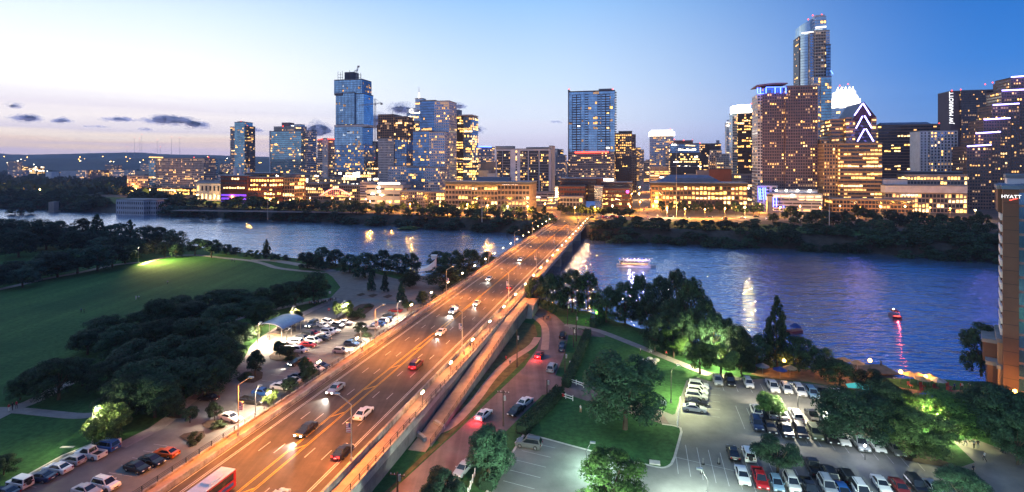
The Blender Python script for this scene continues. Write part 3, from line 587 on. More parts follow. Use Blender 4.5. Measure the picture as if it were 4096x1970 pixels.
for x, y, yt, w, k, mm, l in ((1020,1507,1405,85,'round','leaf_dark','dark ragged tree on the round kerbed bed below the shelter'), (760,1692,1625,75,'round','leaf_dark','small dark tree on the bed left of the white sedan'), (858,1685,1610,72,'round','leaf_dark','small tree right next to the white sedan by the bridge fence'), (1078,1628,1550,75,'round','leaf_pale','pale round tree hiding the cab of the dark pickup'), (1160,1572,1510,82,'oak','leaf_dark','small tree by the bridge fence hiding a white sedan tail'), (1225,1512,1430,68,'round','leaf_dark','small dark tree by the fence between two blue cars, upper of two'), (1240,1552,1468,85,'round','leaf_dark','small dark tree overhanging the fence, lower of two'), (1442,1338,1290,60,'oak','leaf_dark','single flat topped tree near the blue hatchbacks'), (1120,1432,1362,62,'round','leaf_mid','left tree of the pair on the oval bed'), (1152,1438,1372,70,'round','leaf_mid','right tree of the pair on the oval bed'), (1010,1352,1292,85,'round','leaf_pale','glowing small tree at the corner of the arched shelter'), (1180,1302,1235,70,'round','leaf_pale','glowing tree behind the arched shelter'), (1348,1275,1202,45,'round','leaf_pale','left bright sapling on the long bed'), (1390,1280,1203,52,'round','leaf_pale','right bright sapling on the long bed'), (1630,1244,1198,55,'round','leaf_mid','bushy tree by the fence at the far end of the lot'), (1690,1215,1165,55,'oak','leaf_dark','dark tree by the fence past the last cars'), (1745,1212,1172,45,'round','leaf_dark','small tree against the bridge near the plaza'), (700,1672,1575,80,'oak','leaf_dark','dark tree on the bed at the lot entrance')):
    ptree(x, y, yt, w, k, mm, 'near', l, 'small trees of the left parking lot')
for i, (x, y, yt, w) in enumerate(((780,1772,1725,70),(875,1715,1678,62),(1465,1350,1330,45),(1440,1275,1228,60),(1410,1270,1240,50),(1475,1232,1216,40),(1165,1440,1412,60),(985,1520,1490,60),(440,1775,1735,80))):
    ptree(x, y, yt, w, 'shrub', 'leaf_mid' if i != 6 else 'leaf_dark', 'mid', 'low clipped shrub on a planting bed, '+ordn(i)+' counted from the lot entrance', 'shrubs on the planting beds')
grove([(2145,1235,1092,95),(2215,1250,1083,125),(2290,1250,1078,130,'tall','leaf_mid'),(2350,1240,1085,105)], 'dusky', 'right of the bridge', 'trees right of the bridge', 'tall', 'leaf_dark', 'near')
grove([(2425,1290,1140,125),(2500,1290,1128,135),(2562,1295,1093,105),(2640,1300,1105,125),(2705,1295,1073,135),(2600,1325,1180,125),(2765,1365,1105,155),(2690,1360,1195,155),(2815,1400,1195,145),(2620,1410,1272,135,'oak'),(2695,1430,1298,125,'round','leaf_green'),(2855,1440,1245,130),(2905,1440,1268,130),(2955,1470,1288,135),(3025,1480,1330,125),(2730,1420,1250,120)],
      'dark', 'in the grove behind the right lawn', 'trees of the bank grove', 'tall', 'leaf_dark', 'near')
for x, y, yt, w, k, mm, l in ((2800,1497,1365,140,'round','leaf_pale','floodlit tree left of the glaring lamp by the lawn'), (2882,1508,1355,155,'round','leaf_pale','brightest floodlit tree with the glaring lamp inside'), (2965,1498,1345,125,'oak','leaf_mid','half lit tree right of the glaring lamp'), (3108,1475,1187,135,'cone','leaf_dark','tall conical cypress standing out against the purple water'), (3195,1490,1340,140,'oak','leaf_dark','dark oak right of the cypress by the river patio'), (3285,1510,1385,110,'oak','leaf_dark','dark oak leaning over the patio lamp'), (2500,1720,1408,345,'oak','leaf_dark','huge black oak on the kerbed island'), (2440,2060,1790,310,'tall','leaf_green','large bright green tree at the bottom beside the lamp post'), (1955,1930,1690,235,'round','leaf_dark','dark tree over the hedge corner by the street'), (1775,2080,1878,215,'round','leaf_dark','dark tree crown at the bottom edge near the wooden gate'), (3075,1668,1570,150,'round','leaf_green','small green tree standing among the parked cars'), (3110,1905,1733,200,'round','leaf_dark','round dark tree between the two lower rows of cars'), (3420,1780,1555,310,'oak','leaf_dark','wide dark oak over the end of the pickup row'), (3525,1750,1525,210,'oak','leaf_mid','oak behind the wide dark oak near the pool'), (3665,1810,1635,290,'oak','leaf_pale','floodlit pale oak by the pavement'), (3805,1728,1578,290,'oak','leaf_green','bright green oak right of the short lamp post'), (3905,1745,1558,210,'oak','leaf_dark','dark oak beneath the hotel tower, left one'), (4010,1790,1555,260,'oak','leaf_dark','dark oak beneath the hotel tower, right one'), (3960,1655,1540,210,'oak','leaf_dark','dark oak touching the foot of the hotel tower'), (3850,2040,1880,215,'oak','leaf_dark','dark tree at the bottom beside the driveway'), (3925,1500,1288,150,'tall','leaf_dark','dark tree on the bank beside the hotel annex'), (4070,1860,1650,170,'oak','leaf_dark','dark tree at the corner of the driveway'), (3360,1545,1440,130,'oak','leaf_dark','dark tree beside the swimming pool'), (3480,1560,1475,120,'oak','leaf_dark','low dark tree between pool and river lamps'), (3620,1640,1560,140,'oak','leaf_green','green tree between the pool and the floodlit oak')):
    ptree(x, y, yt, w, k, mm, 'near', l)
# clipped hedges
def hedge(pts, w, h, label):
    P = [G(x, y, 0) for x, y in pts]; r = np.random.default_rng(len(pts)); Vv = []
    for a, b in zip(P, P[1:]):
        n = int((b-a).length*90*(w+h)/3); t = (b-a).normalized(); q = Vector((t.y, -t.x, 0))
        for _ in range(n):
            f = r.uniform(0, 1); s = r.integers(0, 3); u_, v_ = (r.uniform(-1, 1), 1) if s == 0 else ((1 if s == 1 else -1), r.uniform(0, 1))
            Vv.append(a.lerp(b, f)+q*(u_*w/2+r.normal()*.08)+Vector((0, 0, v_*h+r.normal()*.1)))
    mb = MB(); k = mb.mi('leaf_dark')
    for p in Vv:
        a = Vector(r.normal(size=3)).normalized()*.22; b = a.orthogonal().normalized()*.16; i = len(mb.v)
        mb.v += [tuple(p-a), tuple(p-b), tuple(p+a), tuple(p+b)]; mb.f.append((i, i+1, i+2, i+3)); mb.m.append(k)
    o = mb.build('hedge'); tag(o, label, 'hedge')
    mb = MB()
    for a, b in zip(P, P[1:]):
        t = (b-a).normalized(); q = Vector((t.y, -t.x, 0)); mb.obox(a-q*w*.42, q, t, w*.84, (b-a).length, h*.93, 'leaf_dark')
    mb.build('branches', o)
hedge([(2352,1340),(2318,1430),(2285,1505),(2262,1552)], 1.8, 1.8, 'clipped hedge along the left edge of the right lawn')
hedge([(2240,1578),(2185,1640),(2130,1690),(2085,1740)], 2.2, 1.8, 'clipped hedge at the corner of the kerbed island by the street')
hedge([(2420,1268),(2395,1295),(2370,1312)], 1.8, 2.0, 'short hedge beside the green lamp near the bank')
hedge([(2012,1845),(1978,1905),(1945,1965)], 2.2, 1.6, 'hedge by the wooden gate along the lot wall')
# trees of the far bank: a dense belt from the railway to the hotel
def belt(x0, x1, n, back, hmin, hmax, wmul, m, label, group, seed, kind='belt', lod='far', jit=6):
    rr = random.Random(seed); pts = []
    for i in range(n):
        x = x0+(x1-x0)*(i+.5)/n+rr.uniform(-.4, .4)*(x1-x0)/n
        for a, b in zip(far, far[1:]):                          # waterline point seen in column x
            ka, kb = a.x/a.y*F+2048, b.x/b.y*F+2048
            if ka <= x <= kb: p = a.lerp(b, (x-ka)/(kb-ka)); break
        if 440 < x < 645 and lod == 'far' and back < 60: p = p+Vector((0, 42, 0)) if back < 10 else p+Vector((0, 36, 0))
        p = p+Vector((p.x, p.y, 0)).normalized()*(back+rr.uniform(-jit, jit)); pts.append((x, p))
    for i, (x, p) in enumerate(pts):
        h = rr.uniform(hmin, hmax)*max(1.0, p.y/470); z = gz(p.x, p.y)-.3; tree((p.x, p.y, z), h*wmul*rr.uniform(.8, 1.25), h, kind, m, lod, label.format(ordn(i)), group)
g1 = 'trees of the far bank left of the bridge'; g2 = 'trees of the far bank right of the bridge'
belt(-60, 2235, 44, -2, 8, 12, 1.75, 'leaf_blue', 'bushy far waterline tree left of the bridge, {} from the railway pier', g1, 1)
belt(-60, 2215, 44, 13, 8, 12, 1.4, 'leaf_dark', 'upper row far bank tree, {} from the railway pier', g1, 2)
belt(2370, 4100, 38, -2, 6.5, 10, 1.8, 'leaf_dark', 'bushy far waterline tree, {} to the right of the bridge', g2, 3)
belt(2385, 4100, 38, 12, 4.5, 8, 1.8, 'leaf_dark', 'upper row far bank tree, {} to the right of the bridge', g2, 4)
belt(3350, 4100, 12, 42, 7, 10, 1.3, 'leaf_dark', 'dark park tree behind the far bank near the hotel tower, {} along', g2, 5, 'oak', jit=10)
belt(-60, 720, 18, 48, 7, 11, 1.5, 'leaf_blue', 'dark tree on the rise behind the waterworks, {} from the railway', g1, 19, 'belt', jit=14)
belt(2400, 4100, 34, 30, 4, 6.5, 1.9, 'leaf_dark', 'low dark thicket tree above the far bank right of the bridge, {} along', g2, 15, 'round', jit=5)
belt(2450, 4100, 24, 50, 3.5, 6, 1.9, 'leaf_dark', 'low dark tree by the far shore footpath, {} along', g2, 16, 'round', jit=6)
belt(3060, 4000, 14, 84, 6, 9, 1.4, 'leaf_dark', 'dark park tree below the right hand towers, {} along', g2, 17, 'oak', jit=10)
belt(700, 2180, 26, 29, 5, 8, 1.7, 'leaf_dark', 'low dark thicket tree above the far bank, {} toward the bridge', g1, 18, 'round', jit=5)
belt(1760, 2190, 16, 66, 7, 10, .85, 'leaf_mid', 'street tree before the left glass fronted office block, {} along', 'street trees downtown', 6, 'round', jit=4)
belt(2640, 3060, 15, 150, 8, 13, .85, 'leaf_mid', 'street tree before the yellow lit office block, {} along', 'street trees downtown', 7, 'round', jit=8)
belt(2240, 2540, 13, 92, 7, 11, 1.2, 'leaf_mid', 'street tree before the dark angular civic building, {} along', 'street trees downtown', 8, 'round', jit=8)
belt(3130, 3960, 26, 116, 8, 13, 1.15, 'leaf_mid', 'street tree at the foot of the right hand towers, {} along', 'street trees downtown', 9, 'round', jit=30)
belt(900, 1750, 22, 66, 6, 10, 1.0, 'leaf_mid', 'street tree before the left hand towers, {} along', 'street trees downtown', 10, 'round', jit=16)
ptree(85, 858, 800, 95, 'belt', 'leaf_blue', 'far', 'single dark tree on the islet by the railway bridge', None, WZ); ptree(60, 856, 815, 60, 'belt', 'leaf_blue', 'far', 'low dark bush on the islet by the railway bridge', None, WZ)
# reed bed
ptree(1640, 918, 903, 100, 'shrub', 'leaf_green', 'far', 'low pale green reed bed at the far waterline', None, WZ)
# far woods, seen as one mass
def wood(name, zones, m, seed, size):
    r = np.random.default_rng(seed); Vv = []; 
    for (xa, xb, ya, yb, n) in zones:
        for _ in range(n):
            p = G(r.uniform(xa, xb), r.uniform(ya, yb), CZ); sc = size*(.6+r.uniform(0, .9)); k = int(26)
            v = r.normal(size=(k, 3)); v /= np.linalg.norm(v, axis=1)[:, None]; v[:, 2] = np.abs(v[:, 2])
            q = np.array(p)+v*np.array([sc, sc, sc*.9]); a = r.normal(size=(k, 3))*sc*.26; b = r.normal(size=(k, 3))*sc*.26
            Vv.append(np.stack([q-a, q-b, q+a, q+b], 1).reshape(-1, 3))
    V = np.concatenate(Vv); n = len(V)//4
    me = bpy.data.meshes.new(name); me.from_pydata(V.tolist(), [], np.arange(4*n).reshape(-1, 4).tolist()); me.materials.append(MATS[m]); me.update()
    o = bpy.data.objects.new(name, me); COL.objects.link(o); o['kind'] = 'stuff'; return o
wood('distant_wood', [(-200,760,712,782,620),(-200,700,672,712,420),(-200,1500,664,690,500),(800,1560,690,735,160),(2150,2320,690,760,40)], 'leaf_blue', 3, 9.0)
wood('distant_wood', [(-300,2400,656.6,664,500)], 'leaf_blue', 4, 34.0)
# ------------------------------------------------------------------ cars
CARS = {
 'sedan': dict(w=.91, low=[(-2.38,.70),(-2.30,.98),(-1.55,1.03),(.95,.98),(2.0,.82),(2.34,.60)], cab=(-1.85,1.10,-1.0,.20), zr=1.45, wb=(-1.42,1.42), r=.33),
 'suv': dict(w=.97, low=[(-2.38,.80),(-2.34,1.10),(-1.5,1.12),(1.0,1.10),(2.05,1.02),(2.36,.70)], cab=(-2.34,1.25,-2.05,.45), zr=1.78, wb=(-1.42,1.45), r=.38),
 'hatch': dict(w=.88, low=[(-2.02,.70),(-1.98,1.0),(-1.4,1.02),(.95,1.0),(1.8,.84),(2.05,.6)], cab=(-1.98,1.2,-1.55,.15), zr=1.52, wb=(-1.25,1.28), r=.32),
 'pickup': dict(w=1.0, low=[(-2.85,.72),(-2.8,.78),(-.75,.78),(-.7,1.12),(1.4,1.12),(2.5,1.02),(2.82,.70)], cab=(-.72,1.55,-.5,.75), zr=1.86, wb=(-1.75,1.75), r=.40),
 'offroader': dict(w=.92, low=[(-2.05,.85),(-2.02,1.15),(-1.2,1.15),(.7,1.15),(1.85,1.08),(1.95,.75)], cab=(-2.0,.78,-1.95,.62), zr=1.84, wb=(-1.3,1.35), r=.40),
}
CM = {}
def car_meshes(kind):
    if kind in CM: return CM[kind]
    c = CARS[kind]; w = c['w']; low = c['low']; a, b, a2, b2 = c['cab']; zr = c['zr']; P = 'paint_white'
    def belt(y):
        for (y0, z0), (y1, z1) in zip(low, low[1:]):
            if y0 <= y <= y1: return z0+(z1-z0)*(y-y0)/(y1-y0)
        return low[0][1]
    mb = MB(); k = mb.mi(P); rings = []
    for i, (y, z) in enumerate(low):
        e = .90 if i in (0, len(low)-1) else 1.0
        zb = .40 if i in (0, len(low)-1) else .26
        n = len(mb.v); mb.v += [(-w*e*.96, y, zb), (-w*e, y, .5), (-w*e*.97, y, z-.12 if z > .7 else z-.05), (-w*e*.86, y, z), (w*e*.86, y, z), (w*e*.97, y, z-.12 if z > .7 else z-.05), (w*e, y, .5), (w*e*.96, y, zb)]; rings.append(n)
    for p, q in zip(rings, rings[1:]):
        for j in range(8): mb.f.append((p+j, q+j, q+(j+1) % 8, p+(j+1) % 8)); mb.m.append(k)
    mb.f.append(tuple(rings[0]+j for j in range(8))); mb.f.append(tuple(rings[-1]+7-j for j in range(8))); mb.m += [k, k]
    wb, wr = w*.90, w*.72 if kind != 'offroader' else w*.82
    za, zb_ = belt(a)-.06, belt(min(b, low[-2][0]))-.06
    bot = [(-wb, a, za), (wb, a, za), (wb, b, zb_), (-wb, b, zb_)]; top = [(-wr, a2, zr-.05), (wr, a2, zr-.05), (wr, b2, zr-.05), (-wr, b2, zr-.05)]
    cap = [(-wr*.9, a2+.12, zr), (wr*.9, a2+.12, zr), (wr*.9, b2-.15, zr), (-wr*.9, b2-.15, zr)]
    n = len(mb.v); mb.v += bot+top+cap
    for o in (0, 4):
        for j in range(4): mb.f.append((n+o+j, n+o+(j+1) % 4, n+o+4+(j+1) % 4, n+o+4+j)); mb.m.append(k)
    mb.f.append((n+8, n+9, n+10, n+11)); mb.m.append(k)
    if kind == 'pickup':
        for sx in (-1, 1): mb.box((sx*w*.90, -1.77, .93), .14, 2.1, .42, P)
        mb.box((0, -2.80, .93), w*1.75, .09, .42, P); mb.box((0, -1.77, .80), w*1.6, 2.0, .02, 'rubber')
    if kind == 'offroader':
        mb.tube((0, -2.02, 1.0), (0, -2.28, 1.0), .38, .38, 'rubber', 12)
        for sx in (-1, 1): mb.box((sx*.9, 1.35, .92), .25, .95, .08, 'rubber')
    if kind == 'suv':
        for sx in (-1, 1): mb.box((sx*wr*.85, (a2+b2)/2, zr+.05), .05, (b2-a2)*.8, .05, 'dark_steel')
    for sx in (-1, 1): mb.box((sx*(w+.10), b-.45, belt(b-.45)+.06), .2, .12, .14, P)
    body = mb.mesh('body')
    V = lambda p, q, f: Vector(p).lerp(Vector(q), f)
    def pane(P4, inset, m='car_glass'):
        c4 = sum((Vector(p) for p in P4), Vector())/4; n_ = (Vector(P4[1])-Vector(P4[0])).cross(Vector(P4[3])-Vector(P4[0])).normalized()
        mb = MB(); mb.face([Vector(p).lerp(c4, inset)+n_*.02 for p in P4], m); return mb.mesh('pane')
    ws = pane([bot[2], bot[3], top[3], top[2]], .10); rw = pane([bot[0], bot[1], top[1], top[0]], .16)
    s1 = pane([bot[1], bot[2], top[2], top[1]], .14); s2 = pane([bot[3], bot[0], top[0], top[3]], .14)
    mb = MB(); r = c['r']; mb.tube((-.11, 0, 0), (.11, 0, 0), r, r, 'rubber', 14); mb.tube((-.12, 0, 0), (.12, 0, 0), r*.62, r*.62, 'chrome', 10); wheel = mb.mesh('wheel')
    yf, zf = low[-1]; yb, zb2 = low[0]
    mb = MB(); mb.box((0, 0, 0), .34, .1, .16, 'lens'); hl = mb.mesh('headlight'); mb = MB(); mb.box((0, 0, 0), .26, .1, .2, 'tail'); tl = mb.mesh('taillight')
    mb = MB(); mb.box((0, 0, 0), .7, .04, .2, 'rubber'); gr = mb.mesh('grille'); mb = MB(); mb.box((0, 0, 0), .5, .03, .13, 'white_paint'); pl = mb.mesh('number_plate')
    parts = [('windscreen', ws, (0,0,0)), ('rear_window', rw, (0,0,0)), ('side_window', s1, (0,0,0)), ('side_window', s2, (0,0,0))]
    for sx in (-1, 1):
        for y in c['wb']: parts.append(('wheel', wheel, (sx*(w-.10), y, r)))
        parts.append(('headlight', hl, (sx*w*.62, yf-.02, zf-.0))); parts.append(('taillight', tl, (sx*w*.70, yb+.0, zb2+.08)))
    parts.append(('grille', gr, (0, yf, zf-.14))); parts.append(('number_plate', pl, (0, yb-.02, .6)))
    CM[kind] = (body, parts); return CM[kind]
CARS_OUT = []
NM = dict(sedan='parked_car', suv='sport_utility_car', hatch='hatchback_car', pickup='pickup_truck', offroader='off_road_car')
WORD = dict(sedan='saloon car', suv='tall estate car', hatch='hatchback', pickup='pickup truck', offroader='boxy off-roader')
def car(p, dirv, kind, paint, label, group, lights=None, z=None):
    body, parts = car_meshes(kind); z = p.z if z is None else z
    r = thing(NM[kind] if not lights else 'moving_car' if kind != 'pickup' else 'pickup_truck', label, 'car' if kind != 'pickup' else 'pickup truck', (p.x, p.y, z), group, math.atan2(-dirv.x, dirv.y))
    k_ = TR.uniform(.95, 1.05); r.scale = (k_, k_*TR.uniform(.96, 1.05), k_)
    b = bpy.data.objects.new('body', body); COL.objects.link(b); b.parent = r
    b.material_slots[0].link = 'OBJECT'; b.material_slots[0].material = MATS['paint_'+paint]
    for n, me, loc in parts:
        o = bpy.data.objects.new(n, me); COL.objects.link(o); o.parent = r; o.location = loc
        if lights and n in ('headlight', 'taillight'):
            mm = None
            if n == 'headlight' and 'h' in lights: mm = 'beam'
            if n == 'taillight' and 't' in lights: mm = 'tail_lit'
            if mm: o.material_slots[0].link = 'OBJECT'; o.material_slots[0].material = MATS[mm]
    if lights and 'h' in lights and 'x' not in lights:
        l = lamp(r, (0, CARS[kind]['low'][-1][0]+.3, .75), 3200 if 'b' in lights else 1100, (1,.93,.82), 'SPOT', .15, 75, (R(78), 0, 0))
    if lights and 't' in lights and 'x' not in lights: lamp(r, (0, CARS[kind]['low'][0][0]-.7, .8), 130 if 'R' not in lights else 700, (1,.04,.05), size=.2)
    return r
def cars(rows, where, group, z=.06, zc=.7):
    """rows: photo pixel of the car's middle, kind, paint, heading; labels get an order word where two would read alike"""
    rows = sorted(rows, key=lambda q: q[0]); cnt = {}
    for q in rows: cnt.setdefault((q[2], q[3]), []).append(q)
    seen = {}
    for q in rows:
        k = (q[2], q[3]); n = len(cnt[k]); i = seen.get(k, 0); seen[k] = i+1
        ctn = {'navy': 'dark blue', 'darkred': 'dark red', 'skyblue': 'pale blue', 'olive': 'olive green'}.get(q[3], q[3])
        extra = q[5] if len(q) > 5 and isinstance(q[5], str) and len(q[5]) > 3 else ''
        lab = f'{ctn} {WORD[q[2]]} {where}' + ('' if n == 1 else f', {ordn(i)} from the left')
        hd = {'E': U, 'W': -U, 'N': D, 'S': -D}[q[4][0]]; a = float(q[4][1:] or 0)
        hd = Matrix.Rotation(R(-a), 3, 'Z') @ hd
        p = G(q[0], q[1], z+zc); car(p, hd, q[2], q[3], lab, group, q[5] if len(q) > 5 else None, z)
LL = 'cars parked in the left lot'; RL = 'cars parked in the right lot'
cars([(20,1966,'sedan','navy','W'),(78,1930,'offroader','white','W'),(160,1905,'sedan','navy','W-8'),(230,1870,'sedan','white','W'),(293,1838,'hatch','silver','W'),(360,1813,'pickup','white','W'),(420,1783,'suv','blue','W')], 'at the grass edge of the left lot', LL)
cars([(548,1866,'sedan','black','E6'),(608,1838,'sedan','black','E6'),(663,1808,'sedan','orange','W'),(423,1935,'suv','white','E4'),(348,1960,'sedan','silver','E4'),(922,1668,'sedan','white','E10')], 'on the near bridge side', LL)
cars([(833,1589,'sedan','black','N-88')], 'standing alone in the lane of the left lot', LL)
cars([(1178,1368,'suv','white','W'),(1195,1352,'suv','black','W'),(1222,1339,'suv','black','W'),(1246,1331,'sedan','red','W'),(1197,1399,'suv','white','E'),(1233,1378,'sedan','red','E'),(1255,1362,'suv','white','E'),(1291,1352,'sedan','black','E'),(1293,1339,'sedan','white','W'),(1313,1328,'suv','white','E'),(1333,1321,'sedan','white','E')], 'in the crowded double row', LL)
cars([(1293,1301,'sedan','white','E20'),(1313,1289,'suv','white','E20'),(1353,1300,'hatch','grey','E10'),(1382,1290,'sedan','white','E')], 'beside the bright saplings', LL)
cars([(1249,1297,'suv','navy','S','hxtR'),(1191,1446,'sedan','black','S22','ht')], 'driving through the left lot with headlights on', LL)
cars([(1364,1402,'hatch','silver','E'),(1406,1373,'hatch','navy','E'),(1426,1360,'sedan','black','E'),(1286,1462,'sedan','navy','E'),(1264,1473,'sedan','white','E'),(1193,1506,'sedan','navy','E'),(1166,1522,'sedan','white','W'),(1124,1544,'sedan','white','E'),(1053,1568,'sedan','blue','E'),(1010,1600,'pickup','black','E')], 'along the bridge fence', LL)
cars([(1581,1241,'sedan','maroon','W'),(1557,1259,'sedan','black','W'),(1548,1277,'hatch','navy','W'),(1528,1284,'suv','silver','W'),(1512,1295,'sedan','blue','W'),(1490,1308,'sedan','white','W')], 'in the farthest left lot row', LL)
cars([(2794,1541,'suv','white','E4'),(2790,1562,'suv','white','E4'),(2785,1583,'suv','silver','E4'),(2786,1607,'sedan','black','E4'),(2778,1631,'sedan','silver','E4')], 'beside the floodlit lawn', RL)
cars([(2870,1519,'pickup','silver','S'),(2921,1524,'suv','black','S'),(2994,1532,'suv','white','S'),(3091,1545,'pickup','white','S'),(3146,1554,'suv','white','S'),(3199,1563,'suv','white','S'),(3250,1573,'suv','skyblue','S'),(3303,1578,'pickup','black','S'),(3356,1586,'suv','white','S')], 'in the row along the patio', RL)
cars([(3024,1640,'suv','white','N'),(3086,1650,'sedan','silver','N'),(3130,1657,'sedan','silver','N'),(3183,1660,'suv','white','N'),(3250,1664,'pickup','black','N'),(3322,1677,'pickup','white','N')], 'in the back middle row', RL)
cars([(3028,1695,'suv','navy','S'),(3080,1706,'sedan','black','S'),(3142,1718,'pickup','black','S'),(3201,1726,'suv','black','S'),(3260,1731,'suv','olive','S'),(3317,1742,'pickup','black','S'),(3369,1754,'sedan','white','S'),(3438,1769,'pickup','silver','S'),(3507,1779,'sedan','white','S'),(3583,1793,'sedan','grey','S')], 'in the front middle row', RL)
cars([(2932,1808,'sedan','black','N'),(2994,1816,'offroader','white','N'),(3252,1866,'pickup','black','N'),(3316,1894,'suv','black','N'),(3387,1908,'offroader','black','N')], 'in the third right lot row', RL)
cars([(2971,1901,'sedan','white','S'),(3040,1912,'pickup','red','S'),(3107,1931,'hatch','skyblue','S'),(3169,1930,'suv','white','S'),(3238,1955,'pickup','black','S'),(3312,1946,'suv','silver','S'),(3374,1966,'sedan','blue','S'),(3447,1966,'suv','white','S'),(3526,1935,'sedan','white','S'),(3602,1949,'sedan','darkred','S'),(3668,1942,'suv','black','S'),(3740,1954,'sedan','silver','S')], 'in the bottom right lot row', RL)
RD = (G(2098,1468)-G(1773,1776)).normalized(); RA = math.degrees(math.atan2(RD.x, RD.y))-math.degrees(GA)
cars([(2115,1772,'suv','grey','W3')], 'alone in the empty bays behind the hedge', RL)
RS = 'cars on the riverside street'
cars([(2100,1606,'sedan','white',f'N{RA+8}'),(2064,1640,'sedan','black',f'S{RA+8}'),(2208,1470,'suv','silver','N4'),(2250,1375,'sedan','black','N-4'),(2250,1340,'suv','black','N-4'),(2247,1392,'hatch','navy','N-4'),(1852,1872,'sedan','silver',f'S{RA}'),(2382,1272,'suv','black','N20')], 'parked along the riverside street', RS)
cars([(1935,1655,'sedan','white',f'N{RA+4}','tR'),(2157,1417,'sedan','red','N2','tR')], 'driving away on the riverside street with red tail lights', RS)
BT = 'cars driving on the bridge'
def bcar(x, y, kind, paint, away, lights, lab, t=None):
    p = G(x, y, DZ+.7); q = p-BO; s = q.dot(D); tt = q.dot(U) if t is None else t
    car(B(s, tt, DZ+.02), D if away else -D, kind, paint, lab, BT, lights)
bcar(1342,1553,'sedan','silver',False,'hb','silver car coming down the bridge in the lane beside the left barrier')
bcar(1224,1717,'sedan','black',False,'hb','black car with glaring headlights coming along the yellow line')
bcar(1455,1650,'sedan','white',True,'x','white car driving away near the yellow line at the near end'); bcar(1371,1803,'sedan','black',True,'t','black car with red tail lights driving away in the near right lane')
bcar(1665,1458,'suv','maroon',True,'t','dark red car driving away in the middle of the bridge'); bcar(1764,1328,'sedan','white',False,'h','white car coming just left of the yellow line below the glaring one')
bcar(1814,1243,'suv','white',False,'hb','car with the most glaring headlights on the bridge'); bcar(1907,1212,'sedan','white',False,'h','white car coming down the bridge above the glaring one')
bcar(1957,1114,'sedan','white',False,'h','white car coming down the left lanes halfway along'); bcar(2041,1148,'sedan','maroon',True,'t','small dark red car driving away in the right lane'); bcar(2082,1038,'sedan','white',False,'h','farthest white car coming down the bridge')
bcar(1112,1985,'hatch','silver',True,'x','pale car roof cut off by the bottom edge on the bridge')
# bus
p = G(890,1925,DZ+1.6); q = p-BO; s, t = q.dot(D)-4.5, q.dot(U)
r = thing('city_bus', 'blue and red city bus with pale roof coming down the bridge', 'bus', B(s, t, DZ+.02), None, math.atan2(D.x, -D.y))
mb = MB(); mb.box((0,0,1.55), 2.5, 11.5, 2.4, 'paint_red'); mb.box((0,0,2.83), 2.42, 11.3, .16, 'white_paint'); mb.box((0,0,.45), 2.4, 11.2, .3, 'rubber'); mb.build('body', r)
mb = MB(); mb.box((0,5.0,1.6), 2.54, 1.6, 2.46, 'paint_blue'); mb.box((0,4.9,2.86), 2.36, 1.7, .18, 'paint_blue'); mb.build('front_panel', r); mb = MB(); mb.box((0,5.78,2.05), 2.2, .08, 1.2, 'car_glass'); mb.build('windscreen', r)
for sx in (-1, 1):
    mb = MB(); mb.box((sx*1.27,-.6,2.05), .05, 9.2, .95, 'car_glass'); mb.build('side_window', r)
    mb = MB(); mb.box((sx*1.275,-.9,1.0), .05, 8.6, .45, 'paint_blue'); mb.build('stripe', r)
    mb = MB(); mb.box((sx*.9,5.8,.8), .35, .08, .22, 'beam'); mb.build('headlight', r)
    for y in (-3.6, 3.4): mb = MB(); mb.tube((sx*1.05-.14,y,.48), (sx*1.05+.14,y,.48), .48, .48, 'rubber', 14); mb.build('wheel', r)
mb = MB(); mb.box((0,-2.5,3.0), 1.6, 2.6, .3, 'white_paint'); mb.build('roof_unit', r)
# ------------------------------------------------------------------ people
def person_mesh(pose):
    st = .22 if pose == 'walk' else .06
    V = [(0,0,.95),(0,0,1.15),(0,.02,1.38),(0,.02,1.50),(0,.03,1.60),(0,.03,1.70),(.10,0,.90),(.12,st,.50),(.12,st*.6,.06),(.12,st*.6+.14,.04),(-.10,0,.90),(-.12,-st*.3,.50),(-.12,-st*1.5,.08),(-.12,-st*1.5+.14,.04),(.19,.0,1.40),(.24,-st*.7,1.14),(.25,-st*.5+.06,.88),(.255,-st*.5+.09,.78),(-.19,.0,1.40),(-.24,st*.7,1.14),(-.25,st*.8+.06,.88),(-.255,st*.8+.1,.78)]
    E = [(0,1),(1,2),(2,3),(3,4),(4,5),(0,6),(6,7),(7,8),(8,9),(0,10),(10,11),(11,12),(12,13),(2,14),(14,15),(15,16),(16,17),(2,18),(18,19),(19,20),(20,21)]
    RDs = [.14,.13,.15,.055,.095,.09,.09,.06,.045,.04,.09,.06,.045,.04,.06,.045,.035,.025,.06,.045,.035,.025]
    me = bpy.data.meshes.new('person'); me.from_pydata(V, E, []); o = bpy.data.objects.new('tmp', me); COL.objects.link(o)
    md = o.modifiers.new('skin', 'SKIN'); 
    for i, rr in enumerate(RDs): me.skin_vertices[0].data[i].radius = (rr, rr*.8)
    me.skin_vertices[0].data[0].use_root = True
    o.modifiers.new('sub', 'SUBSURF').levels = 1
    dg = bpy.context.evaluated_depsgraph_get(); m2 = bpy.data.meshes.new_from_object(o.evaluated_get(dg)); bpy.data.objects.remove(o)
    m2.materials.clear()
    for k in ('skin', 'cloth_white', 'cloth_denim', 'cloth_dark'): m2.materials.append(MATS[k])
    for p_ in m2.polygons:
        z = p_.center.z; x = abs(p_.center.x); p_.material_index = 3 if (z > 1.66 and p_.center.y < .10) or z > 1.74 else 0 if z > 1.47 or (x > .2 and z < 1.12) else 1 if z > .97 else 2 if z > .1 else 3
        p_.use_smooth = True
    m2.name = 'person'; return m2
PM = [person_mesh('stand'), person_mesh('walk')]
